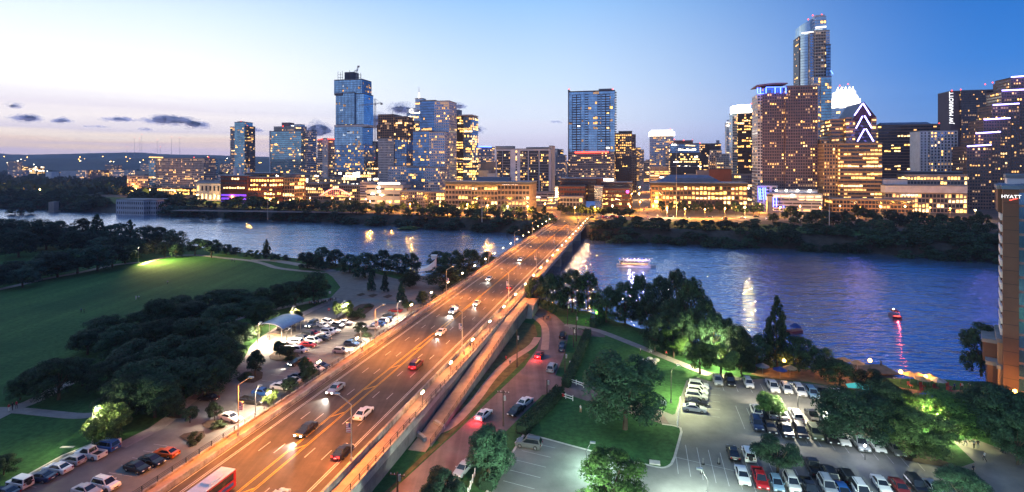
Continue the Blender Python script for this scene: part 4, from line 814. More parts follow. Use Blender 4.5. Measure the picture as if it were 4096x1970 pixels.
def person(p, shirt, legs, walk, label, group=None, rot=None, z=None):
    o = bpy.data.objects.new('person', PM[walk]); COL.objects.link(o); o.location = (p.x, p.y, p.z if z is None else z); o.rotation_euler = (0, 0, TR.uniform(0, 6.28) if rot is None else rot)
    for i, m_ in ((1, shirt), (2, legs)): o.material_slots[i].link = 'OBJECT'; o.material_slots[i].material = MATS[m_]
    return tag(o, label, 'person', group)
for x, y, sh, lg, w, l in ((3938,1845,'cloth_white','cloth_dark',1,'person in a white shirt walking alone across the driveway'), (3862,1785,'cloth_white','cloth_denim',1,'person in white walking on the pavement near the floodlit oak'), (3896,1795,'cloth_white','cloth_dark',0,'person in white standing on the pavement beside a companion'), (3912,1796,'cloth_dark','cloth_denim',0,'person in dark clothes beside the one in white on the pavement'), (4012,1812,'cloth_white','cloth_dark',0,'left person of the group strolling at the driveway edge'), (4026,1818,'cloth_dark','cloth_dark',1,'right person of the group strolling at the driveway edge'), (3893,1898,'cloth_dark','cloth_dark',0,'person in black standing in the tree shade by the bottom tree'),
    (2175,1283,'cloth_dark','cloth_dark',1,'first person of the party crossing the street bend near the bridge'), (2188,1283,'cloth_blue','cloth_dark',1,'second person of the party crossing the street bend'), (2193,1281,'cloth_dark','cloth_denim',1,'third person of the party crossing the street bend'), (2201,1284,'cloth_red','cloth_dark',1,'person in red at the end of the party crossing the bend'), (2332,1336,'cloth_dark','cloth_denim',1,'left walker of the pair at the start of the lawn path'), (2337,1338,'cloth_red','cloth_denim',1,'right walker of the pair at the start of the lawn path'), (2344,1302,'cloth_dark','cloth_dark',0,'person in dark clothes near the short hedge'),
    (2562,1415,'cloth_white','cloth_dark',0,'person in white standing on the lawn below the path'), (2602,1414,'cloth_blue','cloth_white',1,'person in blue walking on the lawn path'), (2665,1428,'cloth_red','cloth_dark',1,'person in red walking on the lawn path by the grove'), (2024,1450,'cloth_red','cloth_dark',1,'left walker on the tan footpath by the street'), (2040,1458,'cloth_white','cloth_dark',0,'person in white beside the tan footpath'), (2322,1652,'cloth_white','skin',0,'person in white standing on the kerbed island under the black oak'),
    (1070,1362,'cloth_dark','cloth_dark',1,'left walker of the pair beside the arched shelter'), (1077,1362,'cloth_dark','cloth_denim',1,'right walker of the pair beside the arched shelter'), (36,1648,'cloth_red','cloth_white',0,'left person standing on the path fork of the lawn'), (50,1642,'cloth_dark','cloth_dark',0,'tall person in black on the path fork of the lawn'), (66,1636,'cloth_red','cloth_dark',0,'right person standing on the path fork of the lawn'),
    (544,1200,'cloth_white','cloth_white',0,'left of two people in white sitting out on the lawn'), (555,1200,'cloth_white','cloth_dark',0,'right of two people in white out on the lawn'), (325,1252,'cloth_blue','cloth_dark',0,'left of two distant people at the middle of the lawn'), (336,1252,'cloth_dark','cloth_dark',0,'right of two distant people at the middle of the lawn'), (928,1050,'cloth_dark','cloth_dark',0,'left person at the top edge of the lawn'), (938,1050,'cloth_blue','cloth_dark',0,'right person at the top edge of the lawn'), (670,1138,'cloth_white','cloth_dark',0,'person in pale clothes alone on the upper lawn')):
    person(G(x, y, .06), sh, lg, w, l)
for i in range(16):
    x = 1238+i*7.0; y = 1222-(i*7.0)*.16+((i*37) % 7); person(G(x, y, .06), ('cloth_red','cloth_dark','cloth_white','cloth_blue')[i % 4], 'cloth_dark', i % 2, f'person in the crowd on the plaza paving, {ordn(i)} from the left', 'crowd on the paving')
for x, y, t, l in ((1461,1412,-12.6,'person in white on the left walkway of the bridge'), (1455,1412,-12.3,'person in dark clothes on the left walkway of the bridge')):
    s = (G(x, y, DZ)-BO).dot(D); person(B(s, t, DZ+.16), 'cloth_white' if 'white' in l else 'cloth_dark', 'cloth_dark', 1, l)
for x, y, t, l in ((1840,1418,13.2,'walker in white on the right walkway of the bridge'), (1876,1395,13.4,'left of two dark walkers on the right walkway of the bridge'), (1887,1388,13.9,'right of two dark walkers on the right walkway of the bridge')):
    s = (G(x, y, DZ)-BO).dot(D); person(B(s, t, DZ-.1), 'cloth_white' if 'white' in l else 'cloth_dark', 'cloth_dark', 1, l)
for i, (x, y, c) in enumerate(((3818,1562,'cloth_blue'), (3842,1560,'cloth_red'), (3848,1561,'cloth_white'), (3878,1558,'cloth_white'))): person(G(x, y, .06), c, 'cloth_dark', 0, f'person standing at the river railing by the hotel, {ordn(i)} from the left', 'people at the river railing')
# ------------------------------------------------------------------ utility poles, signs, fences
for (b, t, cr, l) in (((2068,1470),(2068,1316),False,'utility pole with transformer on the footpath verge'), ((2013,1706),(2014,1562),True,'utility pole with crossarm and transformer by the white car'), ((1590,2010),(1590,1890),True,'utility pole at the bottom edge on the brown grass'), ((2270,1300),(2270,1208),False,'utility pole nearest the bridge among the bank trees'), ((2305,1366),(2305,1248),False,'utility pole by the hedge at the parked black cars'), ((2294,1390),(2293,1310),True,'utility pole with crossarm on the scrubby kerb strip'), ((2260,1518),(2258,1400),False,'utility pole by the white rail fence'), ((2188,1590),(2188,1520),False,'thin sign pole at the driveway entrance')):
    p = G(*b); h = (b[1]-t[1])/F*p.y; r = thing('utility_pole', l, 'utility pole', p)
    mb = MB(); mb.tube((0,0,0), (0,0,h), .16, .11, 'pole_wood'); mb.build('pole', r)
    if cr:
        mb = MB(); mb.obox(Vector((0,0,h-.5))-U*1.2-D*.06, U, D, 2.4, .12, .12, 'pole_wood'); mb.build('crossarm', r)
        for q in (-1.1, -.5, .5, 1.1): mb = MB(); mb.tube(Vector((0,0,h-.38))+U*q, Vector((0,0,h-.18))+U*q, .05, .04, 'white_paint', 6); mb.build('insulator', r)
    mb = MB(); mb.tube((.3,0,h*.72), (.3,0,h*.72+.9), .22, .22, 'galvanised', 10); mb.build('transformer', r)
for (a, b, l) in (((2277,1532),(2335,1552),'white wooden rail fence at the left corner of the lawn driveway'), ((2236,1588),(2292,1606),'white gate rail with round red sign on the island side of the driveway'), ((1870,1985),(1898,1905),'white wooden gate frame beside the hedge at the bottom'), ((2722,1610),(2722,1655),'white parking gate post beside the silver saloon'), ((2708,1712),(2712,1655),'white parking gate arm at the corner of the island')):
    p = G(*a); q = G(*b); n = (q-p).normalized(); Ln = (q-p).length; r = thing('rail_fence', l, 'fence', p); m_ = n.cross(Vector((0,0,1)))
    k = max(2, int(Ln/1.6)+1)
    for i in range(k): mb = MB(); mb.obox(n*(Ln*i/(k-1))-n*.06, n, m_, .12, .12, 1.3, 'white_paint'); mb.build('post', r)
    for h in (.45, .95): mb = MB(); mb.obox(Vector((0,0,h))+m_*.13, n, m_, Ln, .05, .18, 'white_paint'); mb.build('rail', r)
    if 'red sign' in l: mb = MB(); c = n*1.2+Vector((0,0,.8)); mb.tube(c-D*.2, c-D*.24, .38, .38, 'paint_red', 8); mb.build('sign_plate', r)
# arched metal shelter
a = G(1030,1352); r = thing('bus_shelter', 'open shelter with curved silver barrel roof beside the left lot', 'shelter', a)
Lx, Dp, Hh = 8.5, 9.5, 3.6
mb = MB(); k = mb.mi('galvanised'); seg = 14
ax = U; ay = D
for i in range(seg+1):
    th = math.pi*(.14+.72*i/seg); y = -math.cos(th)*Lx*.62+Lx*.5; z = Hh-1.2+math.sin(th)*2.3
    for q in (-.6, Dp+.6): mb.v.append(tuple(ax*y+ay*q+Vector((0,0,z))))
    for q in (-.6, Dp+.6): mb.v.append(tuple(ax*y+ay*q+Vector((0,0,z-.15))))
for i in range(seg):
    j = 4*i; 
    for q in ((0,1,5,4), (2,6,7,3), (0,4,6,2), (1,3,7,5)): mb.f.append(tuple(j+w_ for w_ in q)); mb.m.append(k)
mb.build('roof', r, smooth=False)
for y in (0.4, Lx-.4):
    for q in (0.2, Dp/2, Dp-.2): mb = MB(); mb.tube(ax*y+ay*q, ax*y+ay*q+Vector((0,0,Hh-.6)), .12, .12, 'steel'); mb.build('column', r)
mb = MB(); mb.obox(ax*1.0+ay*Dp*.8, ax, ay, Lx-2, .15, 2.4, 'glass_dark'); mb.build('back_screen', r)
mb = MB(); mb.obox(ax*2.0+ay*3, ax, ay, 4, .5, .45, 'wood_deck'); mb.build('bench', r)
# white swooping pavilion by the water
c = G(1715,1080,0); r = thing('sculptural_pavilion', 'white concave stone pavilion with a slender tower by the water', 'pavilion', c)
mb = MB(); k = mb.mi('wall_white'); n = 8
for i in range(n+1):
    f = i/n; z = 4.6*(f**2.6)+.9; w_ = 4.0-2.2*f; x = -5+f*8.5
    mb.v += [(x, -w_, .0), (x, -w_, z), (x, w_, z), (x, w_, .0)]
for i in range(n):
    j = 4*i
    for q in ((0,4,5,1), (1,5,6,2), (2,6,7,3)): mb.f.append(tuple(j+w_ for w_ in q)); mb.m.append(k)
mb.f += [(0,1,2,3), (4*n+3,4*n+2,4*n+1,4*n)]; mb.m += [k, k]; mb.build('shell', r)
mb = MB(); mb.box((2.6,0,6.2), 2.4, 2.4, 1.5, 'wall_pale'); mb.box((2.6,0,7.1), 3.0, 3.0, .35, 'wall_white'); mb.build('tower_top', r); lamp(r, (-3,-7,5), 500, (.8,.85,1))
# roped stands in the lot, drain, boulders
for x, y, l in ((2812,1858,'tilted dark stand holding the left end of the chain in the empty bays'), (2875,1856,'dark stand in the middle of the chain in the empty bays'), (2807,1895,'pale lit stand nearest the lamp post in the empty bays')):
    p = G(x, y, .05); r = thing('bollard', l, 'bollard', p); mb = MB(); mb.tube((0,0,0), (0,0,.14), .32, .28, 'rubber'); mb.build('base', r); mb = MB(); mb.tube((0,0,.14), (0,0,1.0), .07, .07, 'white_paint' if 'pale' in l else 'steel'); mb.build('post', r)
for i, (x, y) in enumerate(((2575,1448),(2588,1458),(2600,1440),(2615,1458),(2625,1445))):
    p = G(x, y, 0); mb = MB(); mb.ball((p.x,p.y,.25), .9, 'stone_' if False else 'kerbstone', 7, 5, .55); o = mb.build('boulder'); tag(o, f'grey boulder in the ring of stones on the lawn, {ordn(i)} from the left', 'boulder', 'ring of boulders')
p = G(2598,1858,.13); mb = MB(); mb.obox(p, U, D, 1.8, 1.2, .2, 'kerbstone'); o = mb.build('storm_drain'); tag(o, 'pale concrete storm drain inlet in the kerb of the island', 'drain')
for x, y, l, c in ((2655,1620,'low white utility box near the parked silver saloon','white_paint'), (2286,1460,'white utility cabinet beside the pole by the hedge','white_paint'), (270,1790,'concrete slab set in the grass by the pickup','kerbstone'), (470,1150*1+625,'white sign posts pair at the bed edge','white_paint')):
    p = G(x, y, .05); mb = MB(); mb.box((p.x,p.y,.5 if 'slab' not in l else .1), 1.0 if 'slab' not in l else 2.4, .6, .9 if 'slab' not in l else .08, c); o = mb.build('utility_box'); tag(o, l, 'utility box')
for x, y, l in ((800,1572,'small white sign on a post by the dense clump kerb, left one'), (921,1500,'small white sign on a post by the dense clump kerb, right one'), (1118,1420,'red and white sign on the oval bed'), (1316,1262,'red and white sign at the lit lot entrance'), (1320,1192,'tall white sign by the crowd')):
    p = G(x, y, .05); r = thing('road_sign', l, 'sign', p); mb = MB(); mb.tube((0,0,0), (0,0,2.4), .05, .05, 'steel', 6); mb.build('post', r); mb = MB(); mb.box((0,-.07,2.1), .8, .04, .9, 'paint_red' if 'red' in l else 'white_paint'); mb.box((0,-.1,2.1), .5, .02, .25, 'white_paint'); mb.build('plate', r)
# patio: umbrellas, lamps, tent, dock
for i, (x, y, c) in enumerate(((3050,1500,'canvas_grey'),(3120,1515,'canvas_blue'),(3160,1508,'canvas_tan'),(3070,1468,'canvas_grey'),(3640,1535,'canvas_tan'),(3672,1540,'canvas_tan'),(3690,1555,'canvas_tan'),(3720,1545,'canvas_tan'),(3752,1560,'canvas_grey'),(3375,1475,'canvas_tan'),(3430,1488,'canvas_tan'),(3085,1455,'canvas_blue'))):
    p = G(x, y, .06); r = thing('parasol', f'{dict(canvas_grey="grey", canvas_blue="blue", canvas_tan="tan", canvas_red="red")[c]} patio parasol, {ordn(i)} along the river terrace', 'parasol', p, 'patio parasols')
    mb = MB(); mb.tube((0,0,0), (0,0,2.6), .04, .04, 'steel', 6); mb.build('pole', r); mb = MB(); mb.tube((0,0,2.15), (0,0,2.9), 1.7, .06, c, 8); mb.build('canopy', r)
for i in range(14):
    x = 3640+((i*53) % 160); y = 1548+((i*29) % 34); p = G(x, y, .06); r = thing('patio_chair', f'red patio chair by the orange river lamps, {ordn(i)} of its cluster', 'chair', p, 'red patio chairs'); mb = MB(); mb.box((0,0,.42), .6, 1.2, .1, 'canvas_red'); mb.build('seat', r); mb = MB(); mb.box((0,.55,.75), .6, .08, .6, 'canvas_red'); mb.build('backrest', r); mb = MB(); 
    for sx in (-.25, .25):
        for sy in (-.5, .5): mb = MB(); mb.box((sx,sy,.2), .05, .05, .4, 'steel'); mb.build('leg', r)
def patio_lamp(x, y, yt, l, pw=1300, ball='bulb_orange', col=(1,.42,.06)):
    p = G(x, y, .05); h = (y-yt)/F*p.y; r = thing('garden_lamp', l, 'lamp', p); mb = MB(); mb.tube((0,0,0), (0,0,h), .07, .05, 'dark_steel', 6); mb.build('pole', r); mb = MB(); mb.ball((0,0,h+.3), .42 if pw > 800 else .2, ball, 10, 6); mb.build('globe', r); lamp(r, (0,0,h+.95), pw, col, size=.4)
patio_lamp(3137,1490,1448,'orange globe lamp beside the tall cypress'); patio_lamp(3351,1505,1452,'bright orange globe lamp on the river terrace near the dock'); patio_lamp(3603,1535,1494,'bright orange globe lamp at the waterside, left of two'); patio_lamp(3703,1550,1513,'bright orange globe lamp at the waterside, right of two'); patio_lamp(3480,1480,1448,'small orange lamp on the dock head', 900)
patio_lamp(2387,1285,1256,'small lamp with glaring green light near the bank path', 1500, 'glow_green', (.35,1,.10)); patio_lamp(2490,1250,1200,'white lamp glinting through the bank trees', 500, 'bulb_white', (1,.8,.5))
patio_lamp(2838,1475,1418,'glaring white floodlight inside the bright tree by the lawn', 24000, 'bulb_white', (1,.96,.5)); patio_lamp(3460,1840,1790,'small white bulb under the wide dark oak', 500, 'bulb_white', (.8,.85,1))
patio_lamp(4060,1590,1572,'wall washer lamp at the foot of the hotel tower', 1500)
p = G(3720,1616,.06); r = thing('tent', 'small blue tent canopy on the tan path by the pool', 'tent', p); mb = MB(); mb.tube((0,0,1.6), (0,0,2.8), 1.9, .1, 'canvas_blue', 4); mb.build('canopy', r)
for sx in (-1, 1):
    for sy in (-1, 1): mb = MB(); mb.tube((sx*1.2,sy*.2 if False else sy*1.2,0), (sx*1.2,sy*1.2,1.7), .04, .04, 'steel', 5); mb.build('leg', r)
p = G(3535,1497,WZ); r = thing('boat_dock', 'small wooden boat dock with ramp below the patio', 'dock', p); mb = MB(); mb.obox(Vector((-6,-2,.5)), (1,0,0), (0,1,0), 9, 7, .3, 'wood_deck'); mb.build('deck', r)
for sx in (-5, 2): mb = MB(); mb.tube((sx,4,-2), (sx,4,2), .2, .2, 'pole_wood'); mb.build('post', r)
# ------------------------------------------------------------------ boats
p = G(2545,1068,WZ); r = thing('tour_boat', 'white two deck tour boat with string lights and passengers on the river', 'boat', p, rot=R(-9), world=False)
Lb = 21.0; mb = MB(); k = mb.mi('white_paint'); hullp = [(-Lb/2,-2.6),(Lb/2-3,-2.6),(Lb/2,-.8),(Lb/2,.8),(Lb/2-3,2.6),(-Lb/2,2.6)]
mb.prism([(x, y, -.3) for x, y in hullp], (0,0,1.5), 'white_paint'); mb.build('hull', r); mb = MB(); mb.prism([(x*1.005, y*1.02, .95) for x, y in hullp], (0,0,.2), 'paint_navy'); mb.build('rub_rail', r)
mb = MB(); mb.box((-1,0,2.3), 16, 4.0, .12, 'white_paint'); mb.box((-1,0,3.55), 17.5, 5.0, .2, 'white_paint'); mb.box((-1,1.6,2.3), 15, .1, 2.2, 'glass_dark'); mb.build('upper_deck', r); mb = MB(); mb.box((-1,-1.2,1.9), 14, .1, .7, 'lit_warm'); mb.build('lower_cabin', r)
for i in range(8): mb = MB(); mb.tube((-9+i*2.3,-2.35,1.2), (-9+i*2.3,-2.35,3.5), .06, .06, 'white_paint', 6); mb.tube((-9+i*2.3,2.35,1.2), (-9+i*2.3,2.35,3.5), .06, .06, 'white_paint', 6); mb.build('post', r)
mb = MB()
for h in (4.1, 4.6): mb.box((-1,-2.4,h), 17, .06, .06, 'white_paint'); mb.box((-1,2.4,h), 17, .06, .06, 'white_paint')
mb.build('railing', r)
for i in range(9): m_ = MB(); m_.ball((-9+i*2.0,-2.45,3.2), .15, 'glow_soft', 7, 5); m_.build('string_light', r)
for i in range(9): m_ = MB(); m_.ball((-9+i*2.0,-2.45,4.75), .14, 'glow_white' if i % 3 else 'neon_blue', 7, 5); m_.build('string_light', r)
mb = MB(); mb.box((7.5,0,4.8), 2.6, 3.2, .15, 'white_paint'); mb.build('wheelhouse_roof', r); lamp(r, (-4,-4.2,2.6), 700, (1,.6,.6)); lamp(r, (3,-4.6,5.2), 2000, (.62,.45,1)); lamp(r, (-2,0,7.5), 900, (.8,.6,1))  # point lights without fixtures, added around the boat to brighten hull and deck
rm = Matrix.Rotation(R(-9), 3, 'Z')
for i in range(22):
    v = rm @ Vector((-9+i*.78, -1.9+((i*7) % 5)*.8, 3.66)); person(p+v, ('cloth_dark','cloth_blue','cloth_white','cloth_dark')[i % 4], 'cloth_dark', 0, f'passenger standing on the upper deck of the tour boat, {ordn(i)} from the stern', 'tour boat passengers')
p = G(3578,1268,WZ); r = thing('motor_boat', 'small red lit canopy boat alone on the purple water', 'boat', p, rot=R(70))
mb = MB(); mb.prism([(x*.3, y*.55, -.2) for x, y in hullp], (0,0,1.0), 'paint_maroon'); mb.build('hull', r); mb = MB(); mb.box((-.3,0,2.3), 3.6, 2.4, .1, 'canvas_red'); mb.build('canopy', r)
for sx in (-1.8, 1.2):
    for sy in (-1, 1): mb = MB(); mb.tube((sx,sy,.8), (sx,sy,2.3), .05, .05, 'steel', 5); mb.build('post', r)
mb = MB(); mb.ball((1.2,0,2.6), .22, 'bulb', 8, 5); mb.build('lamp', r); mb = MB(); mb.box((-2.6,0,.9), .2, 1.8, .3, 'glow_red'); mb.build('stern_light', r); lamp(r, (-2.9,-.4,1.6), 260, (1,.1,.1))
p = G(3182,1330,WZ); r = thing('motor_boat', 'boat with dark blue canopy and red side moored behind the cypress', 'boat', p, rot=R(20))
mb = MB(); mb.prism([(x*.26, y*.5, -.2) for x, y in hullp], (0,0,1.0), 'paint_darkred'); mb.build('hull', r); mb = MB(); mb.tube((0,0,1.9), (0,0,2.9), 1.9, .7, 'canvas_blue', 8); mb.build('canopy', r)
for sx in (-1.2, 1.2): mb = MB(); mb.tube((sx,0,.7), (sx,0,2.0), .07, .07, 'steel', 5); mb.build('post', r)
# ------------------------------------------------------------------ buildings
LIT = {'w': (['lit_warm','lit_dim','lit_gold','lit_white'], [4,5,2,1]), 'y': (['lit_gold','lit_warm','lit_white'], [4,2,2]), 'h': (['lit_white','lit_bright','lit_gold'], [4,2,2]), 'c': (['lit_dim','lit_cool','lit_warm'], [4,2,2]), 'g': (['lit_gold','lit_warm','lit_orange'], [4,3,1])}
#            wall        glass       floor bay  fx   fz   lit  set slab pil
STY = {
 'apt':      ('beige', 'glass_dark', 3.3, 3.6, .50, .62, .30, 'w', 0, 0), 'apt_cream': ('cream','glass_dark',3.3,3.2,.55,.6,.30,'w',0,0),
 'brick':    ('brick', 'glass_dark', 3.3, 3.3, .55, .60, .20, 'w', .25, .2), 'brown': ('brown','glass_dark',3.4,3.4,.6,.55,.25,'w',.2,.2),
 'office':   ('stone', 'glass_dark', 3.9, 4.2, .86, .56, .45, 'y', .2, 0), 'officelit': ('tan','glass_dark',3.9,3.6,.7,.5,.62,'y',.2,.2),
 'curtain':  ('slate', 'glass_blue', 3.5, 3.0, .93, .90, .05, 'c', 0, 0), 'deep': ('lead','glass_deep',3.5,3.2,.93,.84,.14,'w',.12,0), 'sky': ('frame','glass_sky',3.8,3.4,.92,.82,.12,'h',0,0), 'teal': ('pale','glass_teal',3.5,3.0,.92,.78,.18,'w',.35,0),
 'condo':    ('pale', 'glass_dark', 3.3, 3.4, .80, .62, .24, 'w', .6, 0), 'framed': ('frame','glass_deep',3.4,3.2,.78,.66,.20,'w',.12,.25), 'darkoff': ('dark','glass_dark',3.8,3.2,.92,.6,.42,'y',.12,0), 'darkglass': ('dark','glass_deep',3.8,3.2,.94,.82,.16,'h',0,0),
 'hot':      ('tan', 'glass_dark', 3.8, 3.6, .84, .6, .72, 'h', .15, .1), 'grid': ('grey','glass_dark',3.6,3.2,.62,.62,.38,'w',0,.2), 'bands': ('congress','glass_dark',3.9,4.5,.97,.5,.35,'y',.3,0), 'marriott': ('marriott','glass_dark',3.3,2.6,.72,.62,.22,'w',0,.2),
 'garage':   ('pale', 'roof_dark', 3.2, 8, .94, .45, .45, 'h', .3, 0), 'shop': ('stone','glass_dark',4.2,4.0,.8,.7,.75,'y',.2,.2), 'raw': ('tan','roof_dark',3.5,4.2,.9,.78,.15,'w',.5,.25), 'rawgrey': ('grey','roof_dark',3.6,4.0,.9,.78,.18,'h',.5,.25), 'white': ('white','glass_dark',3.3,3.4,.6,.6,.28,'w',0,0), 'blank': None,
 'civic':    ('purple','glass_dark',4.2,3.6,.8,.5,.12,'y',.15,0), 'block': ('stone','glass_dark',4.8,4.6,.78,.58,.52,'y',.25,.55), 'far': ('stone','glass_dark',3.6,5,.7,.5,.45,'w',0,0),
}
BR = random.Random(5); WUNIT = {}
def wunit(m):
    if m not in WUNIT:
        mb = MB(); P = [(-.5,-.06,-.5),(.5,-.06,-.5),(.5,-.06,.5),(-.5,-.06,.5)]; mb.face(P, m); Q = [(x, .1, z) for x, y, z in P]
        for j in range(4): mb.face([P[(j+1) % 4], P[j], Q[j], Q[(j+1) % 4]], m)
        WUNIT[m] = mb.mesh('window')
    return WUNIT[m]
def frontage(xL, xR, Y):
    k0 = (xL-2048)/F; k1 = (xR-2048)/F; P0 = Vector((k0*Y, Y, 0)); return P0, (k1-k0)*Y/(CA+k1*SA)
class Bld:
    def __init__(s, name, label, x0, Y, cat='building', group=None, z0=CZ):
        s.z0 = z0; p = frontage(x0, x0+10, Y)[0]; p.z = z0; s.root = thing(name, label, cat, p, group, world=True); s.walls = {}; s.slab = MB(); s.slabm = None; s.win = []; s.pan = MB(); s.Y = Y; s.x0 = x0
    def mbx(s, key):
        if key not in s.walls: s.walls[key] = MB()
        return s.walls[key]
    def box(s, xL, xR, yt, Y=None, dep=22, st='apt', yb=None, roof='roof_grey', off=0, part='wall', sides=True, **kw):
        Y = Y or s.Y; P, w = frontage(xL, xR, Y); Ym = Y-w*SA/2; z1 = ZT(yt, Ym); z0 = s.z0-3 if yb is None else ZT(yb, Ym); P.z = z0
        S = STY[st]; wm = 'wall_'+(kw.get('wall') or (S[0] if S else 'white'))
        s.one(part, P, w, dep, z1-z0, wm)
        if roof: s.one('roof', P-U*.25-D*.25+Vector((0, 0, z1-z0)), w+.5, dep+.5, .9, roof)
        if S:
            S = list(S); 
            for i, n in enumerate(('wall','glass','fh','bay','fx','fz','p','lit','slab','pil')):
                if n in kw: S[i] = kw[n]
            s.face(P, U, w, z1-z0, S)
            if sides:
                if (xL+xR)/2 < 2560: s.face(P+U*w, D, dep, z1-z0, S)
                else: s.face(P+D*dep, -D, dep, z1-z0, S)
        return P, w, z1
    def one(s, part, P, w, d, h, m):
        mb = MB(); mb.obox(P, U, D, w, d, h, m); mb.build(part, s.root)
    def face(s, P, e, w, h, S):
        wall, glass, fh, bay, fx, fz, p, ls, slab, pil = S; sl = MB()
        zb = max(0, s.z0-P.z); hh = h-zb-.6
        nf = max(1, round(hh/fh)); nb = max(1, round(w/(bay*(.8 if bay < 6 else 1)))); ch = hh/nf; cw = w/nb; n = Vector((e.y, -e.x, 0)); wm = 'wall_'+wall
        nm, wt = LIT[ls]
        for j in range(nf):
            rowp = p*(.42 if ls in 'yh' else .6)*BR.choice((.25, .6, .9, 1.2, 1.9)); run = None
            for i in range(nb):
                c = P+e*((i+.5)*cw)+Vector((0, 0, zb+(j+.5)*ch)); m = glass
                if run and BR.random() < (.68 if ls in 'yh' else .35): m = run
                elif BR.random() < rowp: m = BR.choices(nm, wt)[0]
                run = m if m != glass else None
                hh_ = ch*fz*(BR.choice((1, 1, .8, .6)) if m != glass else 1); s.win.append((c-Vector((0, 0, (ch*fz-hh_)/2)), e, n, cw*fx*(BR.choice((1, .9, .7)) if m != glass else 1), hh_, m, glass))
            if slab: sl.obox(P+Vector((0, 0, zb+j*ch-.12))+n*slab, e, -n, w, slab-.004, .3, wm)
        if pil:
            for i in range(nb+1): sl.obox(P+e*(i*cw-.22)+n*(pil+.03)+Vector((0, 0, zb)), e, -n, .44, pil+.026, hh, wm)
        sl.build('floor_slab' if slab else 'pilaster', s.root)
    def prop(s, part, p, e, w, d, h, m):
        """a detail box: p lower corner"""
        n = Vector((-e.y, e.x, 0)); mb = MB(); mb.obox(p, e, n, w, d, h, m); mb.build(part, s.root)
    def strip(s, xa, ya, xb, yb, Y, th, m, part='neon_strip', out=.5):
        """thin glowing tube on the front plane, given by its two ends in the photo"""
        a, b = frontage(xa, xa+1, Y)[0], frontage(xb, xb+1, Y)[0]
        P0, _ = frontage(s.x0, s.x0+9, Y)
        def onplane(x, y):
            k = (x-2048)/F; t = (P0.x*D.x+P0.y*D.y)/(k*D.x+D.y); return Vector((k*t, t, CAMZ-(y-HOR)/F*t))-D*out
        mb = MB(); mb.tube(onplane(xa, ya), onplane(xb, yb), th, th, m, 6); mb.build(part, s.root)
    def done(s):
        for k, mb in s.walls.items(): mb.build(k, s.root)
        o = Vector(s.root['_o']); near_ = s.Y < 1050; ind = []; rest = s.win
        if near_:
            lit = [q for q in s.win if q[5] != q[6]]; un = [q for q in s.win if q[5] == q[6]]; BR.shuffle(lit); BR.shuffle(un)
            a = lit[:70]; a += un[:100-len(a)]; ids = set(map(id, a)); ind = a; rest = [q for q in s.win if id(q) not in ids]
        for c, e, n, w, h, m, g in ind:
            ob = bpy.data.objects.new('window', wunit(m)); COL.objects.link(ob); ob.parent = s.root; ob.location = c-o; ob.scale = (w, 1, h); ob.rotation_euler = (0, 0, math.atan2(e.y, e.x))
        if rest:
            mb = MB()
            for c, e, n, w, h, m, g in rest:
                q = c+n*.06; x = e*(w/2); z = Vector((0, 0, h/2)); mb.face([q-x-z, q+x-z, q+x+z, q-x+z], m)
            ob = mb.build('window', s.root); ob['kind'] = 'stuff'
        return s.root
def text(s, body, size, loc, rot, m, parent, name='lettering', origin=True):
    cu = bpy.data.curves.new('t', 'FONT'); cu.body = body; cu.size = size; cu.extrude = .12*size/3; cu.align_x = 'CENTER'; cu.align_y = 'CENTER'
    o = bpy.data.objects.new('t', cu); COL.objects.link(o); dg = bpy.context.evaluated_depsgraph_get(); me = bpy.data.meshes.new_from_object(o.evaluated_get(dg)); bpy.data.objects.remove(o)
    me.materials.clear(); me.materials.append(MATS[m]); t = bpy.data.objects.new(name, me); COL.objects.link(t); t.parent = parent; t.location = Vector(loc)-(Vector(parent['_o']) if origin else Vector()); t.rotation_euler = rot; return t
FR = (R(90), 0, -GA)
def at(x, y, Y): return Vector(((x-2048)/F*Y, Y, ZT(y, Y)))
def red_tip(s, *pts):
    for x, y, Y in pts: mb = MB(); mb.ball(at(x, y, Y)+D*3, .9, 'glow_red', 6, 4); mb.build('warning_light', s.root)
# --- far left
b = Bld('apartment_building', 'long beige apartment block with rows of square windows, farthest left of the tall buildings', 620, 850)
b.box(620, 815, 634, st='apt', dep=24, bay=3.1, fx=.5); b.box(595, 622, 642, st='teal', Y=852, dep=22, roof='roof_grey'); b.box(815, 832, 640, Y=846, st='teal', dep=20); b.box(575, 800, 752, Y=835, dep=10, st='shop', wall='purple')
b.strip(598, 630, 652, 631, 850, .7, 'lit_gold', 'roof_light'); red_tip(b, (828, 630, 850), (770, 631, 850)); b.done()
b = Bld('apartment_building', 'small beige flat block lower left of the long beige block', 508, 860); b.box(508, 592, 706, st='apt', dep=18, fx=.7, p=.35); b.box(530, 575, 700, st='blank', wall='beige', dep=12); b.done()
b = Bld('apartment_row', 'far white and red brick apartment row among the trees', 305, 1500); b.box(305, 345, 682, st='far', wall='white'); b.box(345, 420, 681, st='far', wall='brick'); b.box(420, 515, 682, st='far', wall='white', bay=4); b.done()
b = Bld('warehouse', 'long pale flat warehouse left of the far apartment row', 160, 1600); b.box(240, 305, 684, st='blank', wall='pale'); b.box(182, 206, 688, st='blank', wall='white'); b.box(515, 600, 685, st='blank', wall='beige'); b.done()
b = Bld('office_building', 'distant glittering green lit office at the far left under the hills', 85, 2000); b.box(86, 105, 664, st='hot'); b.box(108, 152, 666, st='hot', p=.6); b.done()
